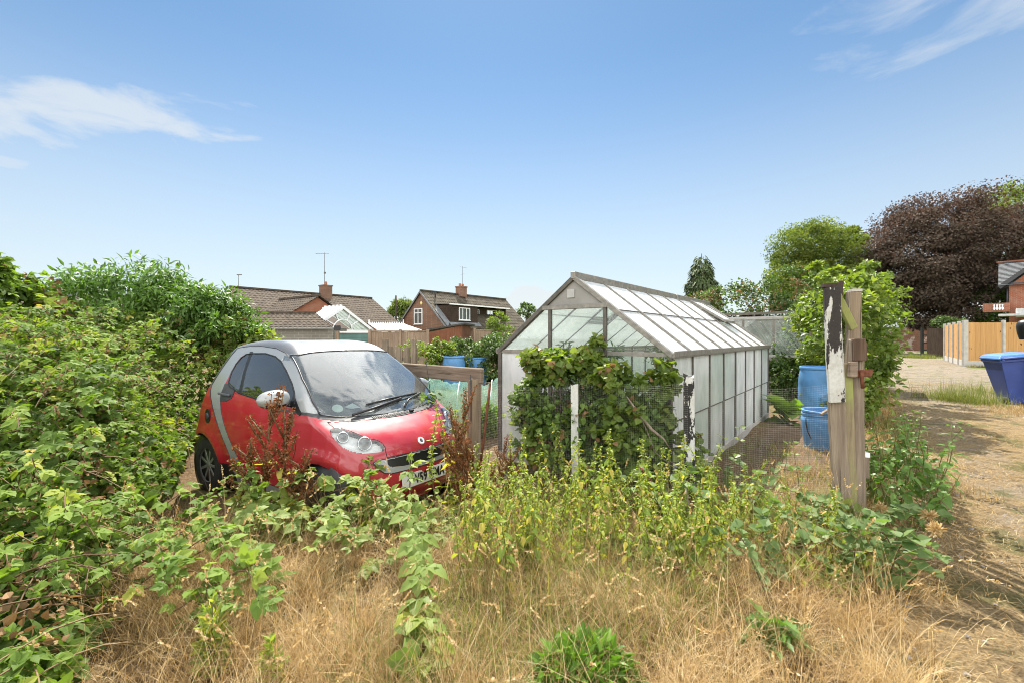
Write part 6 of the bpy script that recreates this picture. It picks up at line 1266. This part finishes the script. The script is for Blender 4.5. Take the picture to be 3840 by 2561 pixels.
# ---------------- bramble shoots, low leaves in the foreground ----------------
def shoot(pts,label,group,T,size,step,mt='bramble',seed=0,name='bramble_shoot',both=True,lift=.03):
    r=np.random.default_rng(seed); P=np.array(pts,float); k=len(P); cum=np.r_[0,np.cumsum(np.linalg.norm(np.diff(P,axis=0),axis=1))]; n=max(3,int(cum[-1]/step)); t=thing(name,label,'bramble shoot' if 'bramble' in name else 'plant',tuple(P[0]),0,group); P=P-P[0]; s=np.linspace(0,cum[-1],max(8,k*4)); Q=np.stack([np.interp(s,cum,P[:,i_]) for i_ in range(3)],1); Q[1:-1]=(Q[:-2]+Q[1:-1]*2+Q[2:])/4
    g=G(); g.tube(Q,np.linspace(.0045,.002,len(Q)),5,0,.3); g.build('cane',[LM['cane']],t); g=G(); ss=np.linspace(.05,1,n)*cum[-1]+r.normal(0,step*.2,n); pos=np.stack([np.interp(ss,cum,P[:,i_]) for i_ in range(3)],1); tg=unit(P[-1]-P[0]); sd_=unit(np.cross(tg,[0,0,1.0])); sg=np.where(np.arange(n)%2==0,1,-1)[:,None]
    ax=unit(sd_*sg*1.0+tg*.45+r.normal(size=(n,3))*.35+[0,0,.25]); up=unit(np.array([0,-.25,1.0])+r.normal(size=(n,3))*.3); g.inst(T,pos+[0,0,lift],frames(ax,up),size*r.uniform(.5,1.2,n),0,np.clip(r.normal(.42,.2,n),0,1)); g.build('leaves',[LM[mt]],t); return t
def pp_(*a): return [at(x,y,d) for x,y,d in a]
shoot(pp_((1545,1700,3.0),(1535,1850,2.75),(1560,2010,2.5),(1590,2180,2.2),(1590,2350,1.98),(1630,2560,1.75)),'long trailing bramble shoot running down the middle foreground from the number plate','trailing brambles',BR5,.13,.055,'bramble_l',501)
shoot(pp_((1560,2300,2.05),(1600,2420,1.9),(1570,2560,1.74)),'short bramble shoot at the bottom centre beside the long trailing one','trailing brambles',BR3,.125,.05,'bramble',502)
lab_f='leafy bramble shoot in the low strip across the front of the car'
rr=np.random.default_rng(55)
for k in range(46):
    sx_=rr.uniform(800,1720); d=rr.uniform(2.7,3.5); x=(sx_-CX)/F_PX*d; a=rr.uniform(0,6.28); ln=rr.uniform(.25,.55); z=(rr.uniform(.22,.42) if d>3.2 else rr.uniform(.15,.30)) if sx_<1430 else rr.uniform(.05,.14)
    shoot([(x,d,float(gz(x,d))+.03),(x+math.cos(a)*ln*.4,d+math.sin(a)*ln*.3-.05,z),(x+math.cos(a)*ln,d+math.sin(a)*ln*.5-.12,z*.75)],lab_f,'bramble shoots before the car',(BR5,BR3)[k%2],.115,.055,'bramble_l',510+k)
for k in range(22):
    sx_=rr.uniform(120,860); d=rr.uniform(2.0,3.3); x=(sx_-CX)/F_PX*d; a=rr.uniform(-.5,1.0); ln=rr.uniform(.25,.6)
    shoot([(x-.15,d,.12),(x+ln*.4,d+.05,rr.uniform(.25,.42)),(x+ln*math.cos(a),d-.2+ln*math.sin(a)*.3,rr.uniform(.15,.3))],'bramble shoot reaching from the thicket over the dry grass','bramble shoots reaching over dry grass',(BR5,BR3)[k%2],.088,.06,'bramble',550+k)
# big soft leaves (bindweed and squash) at the right
lab_b='low mat of large pale green bindweed leaves between nettles and lane'
for k in range(34):
    sx_=rr.uniform(2780,3420); d=rr.uniform(2.25,3.15); x=(sx_-CX)/F_PX*d
    if ((x-2.38)*.787-(d-3.25)*.617)>.45+.1*rr.normal(): continue
    a=rr.uniform(0,6.28); ln=rr.uniform(.2,.45); z=rr.uniform(.12,.34)
    shoot([(x,d,.02),(x+math.cos(a)*ln*.4,d+math.sin(a)*ln*.3,z),(x+math.cos(a)*ln,d+math.sin(a)*ln*.4,z*.8)],lab_b,'bindweed shoots near the gate post',L_RND,.062,.02,'bind',600+k,'bindweed_shoot')
for k in range(12):
    sx_=rr.uniform(2480,2900); d=rr.uniform(3.0,3.7); x=(sx_-CX)/F_PX*d; a=rr.uniform(0,6.28); ln=rr.uniform(.2,.4); z=rr.uniform(.15,.38)
    shoot([(x,d,.02),(x+math.cos(a)*ln*.4,d+math.sin(a)*ln*.3,z),(x+math.cos(a)*ln,d+math.sin(a)*ln*.4,z*.8)],'large leaved bindweed shoot at the foot of the flaking post','bindweed shoots by the flaking post',L_RND,.072,.028,'bind',660+k,'bindweed_shoot')
LW=[None]
def low_weeds():
    rr=np.random.default_rng(77); pr=[]
    for q in range(3):
        r=np.random.default_rng(900+q); n=90; d=unit(r.normal(size=(n,3))*[1,1,.6]+[0,0,.5]); p=d*np.array([.13,.13,.17])*(r.uniform(.3,1,n)**.5)[:,None]; p[:,2]=np.abs(p[:,2]); t=thing('low_weed','x','weed'); g=G(); g.inst(L_OVD if q<2 else L_NET,p,frames(unit(d+r.normal(size=(n,3))*.6+[0,0,.3]),unit(np.array([0,-.2,1.0])+r.normal(size=(n,3))*.5)),.06*r.uniform(.5,1.2,n),0,r.uniform(0,.9,n)); g.build('leaves',[LM[('nettle','bramble_l','hedge')[q]]],t); pr.append(t)
    pts=[]
    while len(pts)<54:
        d=rr.uniform(2.35,3.35); sx_=rr.uniform(1950,3250); x=(sx_-CX)/F_PX*d
        if (x-2.38)*.787-(d-3.25)*.617>.3 or rr.uniform()>(d-2.0): continue
        pts.append((x,d))
    colony(pr,pts,'low leafy weed in the green band between dry grass and gate post','low weeds at the centre right',.6,1.3,rr)
low_weeds()
# rosette plants
def rosette(name,label,cat,p,n,T,size,mt,seed,lean=.7,h=.0,group=None):
    r=np.random.default_rng(seed); t=thing(name,label,cat,tuple(p),0,group); az=np.arange(n)*2.4+r.normal(0,.2,n); el=lean+r.normal(0,.25,n); ax=unit(np.stack([np.cos(az)*np.cos(el),np.sin(az)*np.cos(el),np.sin(el)],1)); up=unit(np.array([0,0,1.0])+r.normal(size=(n,3))*.3-ax*.3); g=G(); g.inst(T,np.stack([np.cos(az)*.02,np.sin(az)*.02,r.uniform(0,h+.01,n)],1),frames(ax,up),size*r.uniform(.6,1.15,n),0,r.uniform(0,1,n)); g.build('leaves',[LM[mt]],t); return t
L_LOBE=leafT(.20,9,.10,.45,.32,.25); L_BIG=leafT(.42,6,.08,.35,.06,.3)
rosette('sow_thistle','dark green lobed sow thistle rosette in dry grass at the lower right','weed',at(2895,2430,1.98)*[1,1,0],26,L_LOBE,.15,'shrub',701,.55,.12)
rosette('sow_thistle','dark lobed thistle in the dry grass left of centre','weed',at(985,2180,2.35)*[1,1,0]+[0,0,.03],20,L_LOBE,.14,'shrub',702,.45,.08)
rosette('sow_thistle','flat lobed weed with pale leaves among grass below the brambles','weed',at(790,2330,2.1)*[1,1,0],20,L_LOBE,.14,'shrub',703,.5,.1)
def leafy_bush(label,p,w,h,n,T,size,mt,seed):
    r=np.random.default_rng(seed); t=thing('leafy_weed',label,'weed',tuple(p)); d=unit(r.normal(size=(n,3))*[1,1,.7]+[0,0,.35]); q=d*np.array([w,w*.8,h])*(r.uniform(.3,1,n)**.6)[:,None]; q[:,2]=np.abs(q[:,2]); g=G(); g.inst(T,q,frames(unit(d+r.normal(size=(n,3))*.5+[0,0,.4]),unit(np.array([0,0,1.0])+r.normal(size=(n,3))*.5)),size*r.uniform(.6,1.2,n),0,r.uniform(0,1,n)); g.build('leaves',[LM[mt]],t); g=G()
    for k in range(10): e=q[k*7]; g.tube([(0,0,0),e*.5+[0,0,.03],e],[.004,.003,.002],5)
    g.build('stem',[LM['stem']],t); return t
leafy_bush('bright green bushy weed with crinkled leaves at the bottom centre edge',at(2190,2720,1.72)*[1,1,0],.20,.20,900,leafT(.26,5,.1,.3,.35,.3),.060,'weed',711)
leafy_bush('feathery pale green weed spire at the bottom left edge',at(795,2560,1.85)*[1,1,0],.05,.30,420,L_NAR,.045,'nettle',712)
leafy_bush('second feathery weed spire, shorter, right of the first at the bottom edge',at(1020,2610,1.80)*[1,1,0],.04,.16,220,L_NAR,.04,'nettle',713)
# rhubarb and garden rows
t=rosette('rhubarb','clump of huge bright green rhubarb leaves beside the blue barrels','plant',(4.30,7.15,0),22,L_BIG,.36,'rhubarb',721,.55,.25)
rosette('rhubarb','greyer green cabbage clump between rhubarb and barrels','plant',(4.6,6.85,0),14,L_BIG,.2,'bind',722,.35,.15)
for k,(x,y) in enumerate(((-.33,6.4),(-.42,6.7),(-1.05,6.8),(-.2,7.0))): leafy_bush('bright green leafy vegetable plant by the netting tunnel' ,(x,y,0),.13,.46 if k==0 else .3,520,L_OV,.075,'rhubarb',730+k)['group']='vegetables by the netting tunnel'
# ---------------- grasses ----------------
def gscatter(n,fn,seed):
    r=np.random.default_rng(seed); p=fn(r,n); return np.stack([p[:,0],p[:,1],gz(p[:,0],p[:,1])-.005],1),r
def area(r,n,dmin,dmax,k0=-1.2,k1=1.25):
    d=(r.uniform(dmin**1.4,dmax**1.4,n))**(1/1.4); return np.stack([r.uniform(k0,k1,n)*d,d],1)
g=G(); p,r=gscatter(60000,lambda r,n:area(r,n,1.25,3.7,-1.0,1.2),801)
lo=(p[:,0]-2.38)*.787-(p[:,1]-3.25)*.617; dB=np.interp(p[:,1],BX_Y,BX_X)-p[:,0]; patch=np.sin(p[:,0]*3.7+1.4*np.sin(p[:,1]*2.9))+np.sin(p[:,1]*5.1+p[:,0]*2.2); ok=(lo<.35+.12*np.sin(p[:,0]*9))&(dB<1.1)&(r.uniform(-2.2,2.2,len(p))<patch+1.1); p=p[ok]; patch=patch[ok]; n=len(p)
long_=r.uniform(0,1,n)<.22; ht=np.where(long_,r.uniform(.22,.46,n),r.uniform(.06,.22,n))*(1+.12*patch); V,F,k=blades(n,p,ht,np.where(long_,r.uniform(.3,1.3,n),r.uniform(.5,1.75,n)),r.uniform(.0014,.0032,n),1,4)
g.add(V,[F],0,np.repeat(np.clip(r.normal(.45,.25,n),0,1),k))
o=g.build('dry_grass',[LM['straw']]); tag(o,'long straw coloured dry grass across the foreground','grass',None,'stuff')
g=G(); p,r=gscatter(24000,lambda r,n:area(r,n,1.3,3.9,-.95,1.15),802); lo=(p[:,0]-2.38)*.787-(p[:,1]-3.25)*.617; m=np.sin(p[:,0]*2.1+2+np.sin(p[:,1]*2.3))+np.sin(p[:,1]*3.7-p[:,0]); ok=(lo<.2)&((m>.55)|((np.abs(p[:,0]-.3)<.22)&(p[:,1]>2.2)&(p[:,1]<2.8))|(dB[:0].size>0)); p=p[ok]; n=len(p); V,F,k=blades(n,p,r.uniform(.08,.34,n),r.uniform(.15,1.1,n),r.uniform(.002,.0045,n),2,4); g.add(V,[F],0,np.repeat(np.clip(r.normal(.5,.28,n),0,1),k)); o=g.build('green_grass',[LM['grass']]); tag(o,'patches of green grass in the foreground straw','grass',None,'stuff')
# flattened pale tufts and thatch
g=G(); r=np.random.default_rng(811); c=area(r,260,1.5,3.4,-.8,1.0); lo=(c[:,0]-2.38)*.787-(c[:,1]-3.25)*.617; dq=np.interp(c[:,1],BX_Y,BX_X)-c[:,0]; c=c[(lo<.3)&(dq<.2)]
for x,y in c[:150]:
    n=int(r.integers(70,170)); P=np.stack([x+r.normal(0,.035,n),y+r.normal(0,.03,n),np.full(n,float(gz(x,y)))],1); flat=r.uniform()<.6; tone=r.uniform(.3,.95); V,F,k=blades(n,P,r.uniform(.09,.30,n),r.uniform(1.0,1.9,n) if flat else r.uniform(.3,1.4,n),r.uniform(.0016,.003,n),int(r.integers(1e6)),4); g.add(V,[F],0,np.repeat(np.clip(tone+r.normal(0,.15,n),0,1),k))
o=g.build('straw_tufts',[LM['straw']]); tag(o,'flattened pale tufts of dead grass in the foreground','grass',None,'stuff')
# straw and litter lying on the lane
g=G(); r=np.random.default_rng(803); n=60000; s=(r.uniform(0,1,n)**1.7)*17-2.5; o_=r.uniform(.05,3.9,n); p=np.array([2.38,3.25,.008])+AX*s[:,None]+NX*o_[:,None]; keep=(np.sin(s*1.7+o_*2.1)+np.sin(o_*4-s*.8)+r.uniform(-1.6,1.6,n))>-.5; p=p[keep]; n=len(p); V,F,k=blades(n,p,r.uniform(.04,.16,n),r.uniform(1.3,2.0,n),r.uniform(.0015,.0035,n),3,3); g.add(V,[F],0,np.repeat(np.clip(r.normal(.5,.25,n),0,1),k)); o=g.build('lane_straw',[LM['straw']]); tag(o,'flattened dry straw strewn over the lane','straw',None,'stuff')
g=G(); r=np.random.default_rng(804); cs=[(lane(r.uniform(-2,12),r.uniform(.5,3.6)),r.uniform(.06,.22),60) for _ in range(34)]; P=[]
for c,w_,n in cs: P.append(c+np.stack([r.normal(0,w_,n),r.normal(0,w_,n),np.zeros(n)],1))
P=np.concatenate(P); n=len(P); V,F,k=blades(n,P,r.uniform(.02,.07,n),r.uniform(.4,1.4,n),r.uniform(.003,.006,n),4,3); g.add(V,[F],0,np.repeat(r.uniform(0,.6,n),k)); o=g.build('lane_grass_tufts',[LM['grass']]); tag(o,'short green tufts growing in the lane','grass',None,'stuff')
g=G(); r=np.random.default_rng(815); n=800; s_=(r.uniform(0,1,n)**1.6)*15-2; o_=np.where(r.uniform(0,1,n)<.6,np.where(r.uniform(0,1,n)<.5,.95,2.45)+r.normal(0,.22,n),r.uniform(.1,3.6,n)); p=np.array([2.38,3.25,.012])+AX*s_[:,None]+NX*o_[:,None]; ic=(np.array([(1,0,0),(0,1,0),(-1,0,0),(0,-1,0),(.5,.5,.5),(-.5,.5,.45),(-.5,-.5,.5),(.5,-.5,.4)],float),[np.array([(0,1,4),(1,2,5),(2,3,6),(3,0,7),(4,5,6),(4,6,7),(0,4,7),(1,5,4),(2,6,5),(3,7,6)])])
g.inst(ic,p,frames(unit(r.normal(size=(n,3))*[1,1,.1]),np.broadcast_to([0,0,1.0],(n,3))),r.uniform(.004,.016,n)*np.where(r.uniform(0,1,n)<.08,1.8,1),0,r.uniform(0,1,n)); o=g.build('lane_stones',[plain('grey_brown_stone',(.24,.21,.18),.9,0,.4,30,.2)]); tag(o,'scattered small grey stones along the lane ruts','gravel',None,'stuff')
# verge by the bins, grass under the hedge, garden grass
g=G(); r=np.random.default_rng(805)
def tuft(c,w,n,h0,h1,l1,wd,m=0):
    P=np.array(c)+np.stack([r.normal(0,w[0],n),r.normal(0,w[1],n),np.zeros(n)],1); V,F,k=blades(n,P,r.uniform(h0,h1,n),r.uniform(.1,l1,n),r.uniform(wd*.6,wd,n),int(r.integers(1e6)),4); g.add(V,[F],m,np.repeat(np.clip(r.normal(.45,.25,n),0,1),k))
tuft((9.45,9.6,0),(.20,.4,0),1900,.12,.42,1.1,.007); tuft((10.0,8.3,0),(.45,.3,0),1300,.06,.22,1.3,.006,1); tuft((9.1,8.0,0),(.3,.4,0),900,.05,.2,1.5,.006,1); tuft((11.5,10.7,0),(.3,.7,0),900,.1,.45,1.0,.008)
o=g.build('verge_grass',[LM['grass'],LM['straw']]); tag(o,'tall rough grass on the verge around the wheelie bins','grass',None,'stuff')
g=G(); r=np.random.default_rng(806)
for k in range(90): s=r.uniform(2.5,22); c=lane(s,r.uniform(.0,.45)); tuft(c,(.10,.10),90,.05,.28,1.3,.006,int(r.uniform()<.65))
for k in range(60): c=lane(r.uniform(7.2,8.4),r.uniform(-2.6,-.9)); tuft(c,(.12,.1),70,.05,.14,1.2,.007,0)
for k in range(20): c=at(3440,1335,31)*[1,1,0]; tuft(c,(.6,.5),60,.1,.4,1.0,.02,0)
for k in range(120): x,y=r.uniform(-3.5,1.0),r.uniform(6.2,13); tuft((x,y,0),(.14,.14),50,.05,.22,1.2,.007,int(r.uniform()<.35))
for k in range(50): x,y=r.uniform(2.2,4.0),r.uniform(3.9,5.6); tuft((x,y,0),(.1,.1),60,.04,.18,1.2,.005,int(r.uniform()<.4))
for k in range(40): c=np.array([CN[0]+r.uniform(-.3,4),CN[1]-r.uniform(.1,.6),0]); tuft(c,(.2,.12),40,.05,.2,1.2,.012,int(r.uniform()<.5))
o=g.build('edge_grass',[LM['grass'],LM['straw']]); tag(o,'grass fringe along the hedge foot and through the garden','grass',None,'stuff')
# tall foreground seed stalks
g=G(); r=np.random.default_rng(807); n=520; p=area(r,n,1.5,3.3,-1.0,1.0); p=p[((p[:,0]-2.38)*.787-(p[:,1]-3.25)*.617)<.2]; n=len(p); P=np.stack([p[:,0],p[:,1],gz(p[:,0],p[:,1])],1); ht=r.uniform(.3,.62,n); V,F,k=blades(n,P,ht,r.uniform(.15,1.0,n),.0016,7,6); g.add(V,[F],0,np.repeat(r.uniform(.3,1,n),k)); tips=V.reshape(n,k,3)[:,-1]; d=unit(tips-V.reshape(n,k,3)[:,-4])
for i_ in range(0,n):
    m=14; s=r.uniform(0,.07,m); q=tips[i_]-d[i_]*s[:,None]; g.inst(L_SM,q,frames(unit(d[i_]+r.normal(size=(m,3))*.35),unit(r.normal(size=(m,3)))),.013,0,r.uniform(.4,1,m))
o=g.build('seeding_grass',[LM['straw']]); tag(o,'tall dry grass stalks with seed heads in the foreground','grass',None,'stuff')
# leaves lying on the car by the wiper
q=car.matrix_world if False else None
cw=lambda v: np.array([CARX+(v[0]-1.35)*math.cos(CART)-v[1]*math.sin(CART),CARY+(v[0]-1.35)*math.sin(CART)+v[1]*math.cos(CART),CARZ+v[2]])
c=cw(np.array([2.16,.50,.965])); r=np.random.default_rng(808); n=46; g=G(); g.inst(L_OV,r.normal(size=(n,3))*[.09,.06,.02],frames(unit(r.normal(size=(n,3))*[1,1,.3]),unit(np.array([.3,-.4,.8])+r.normal(size=(n,3))*.4)),.06*r.uniform(.6,1.2,n),0,r.uniform(.2,.9,n)); o=g.build('leaf_litter',[LM['bind']]); o.location=c; tag(o,'small heap of fallen green leaves on the car wiper','leaves')
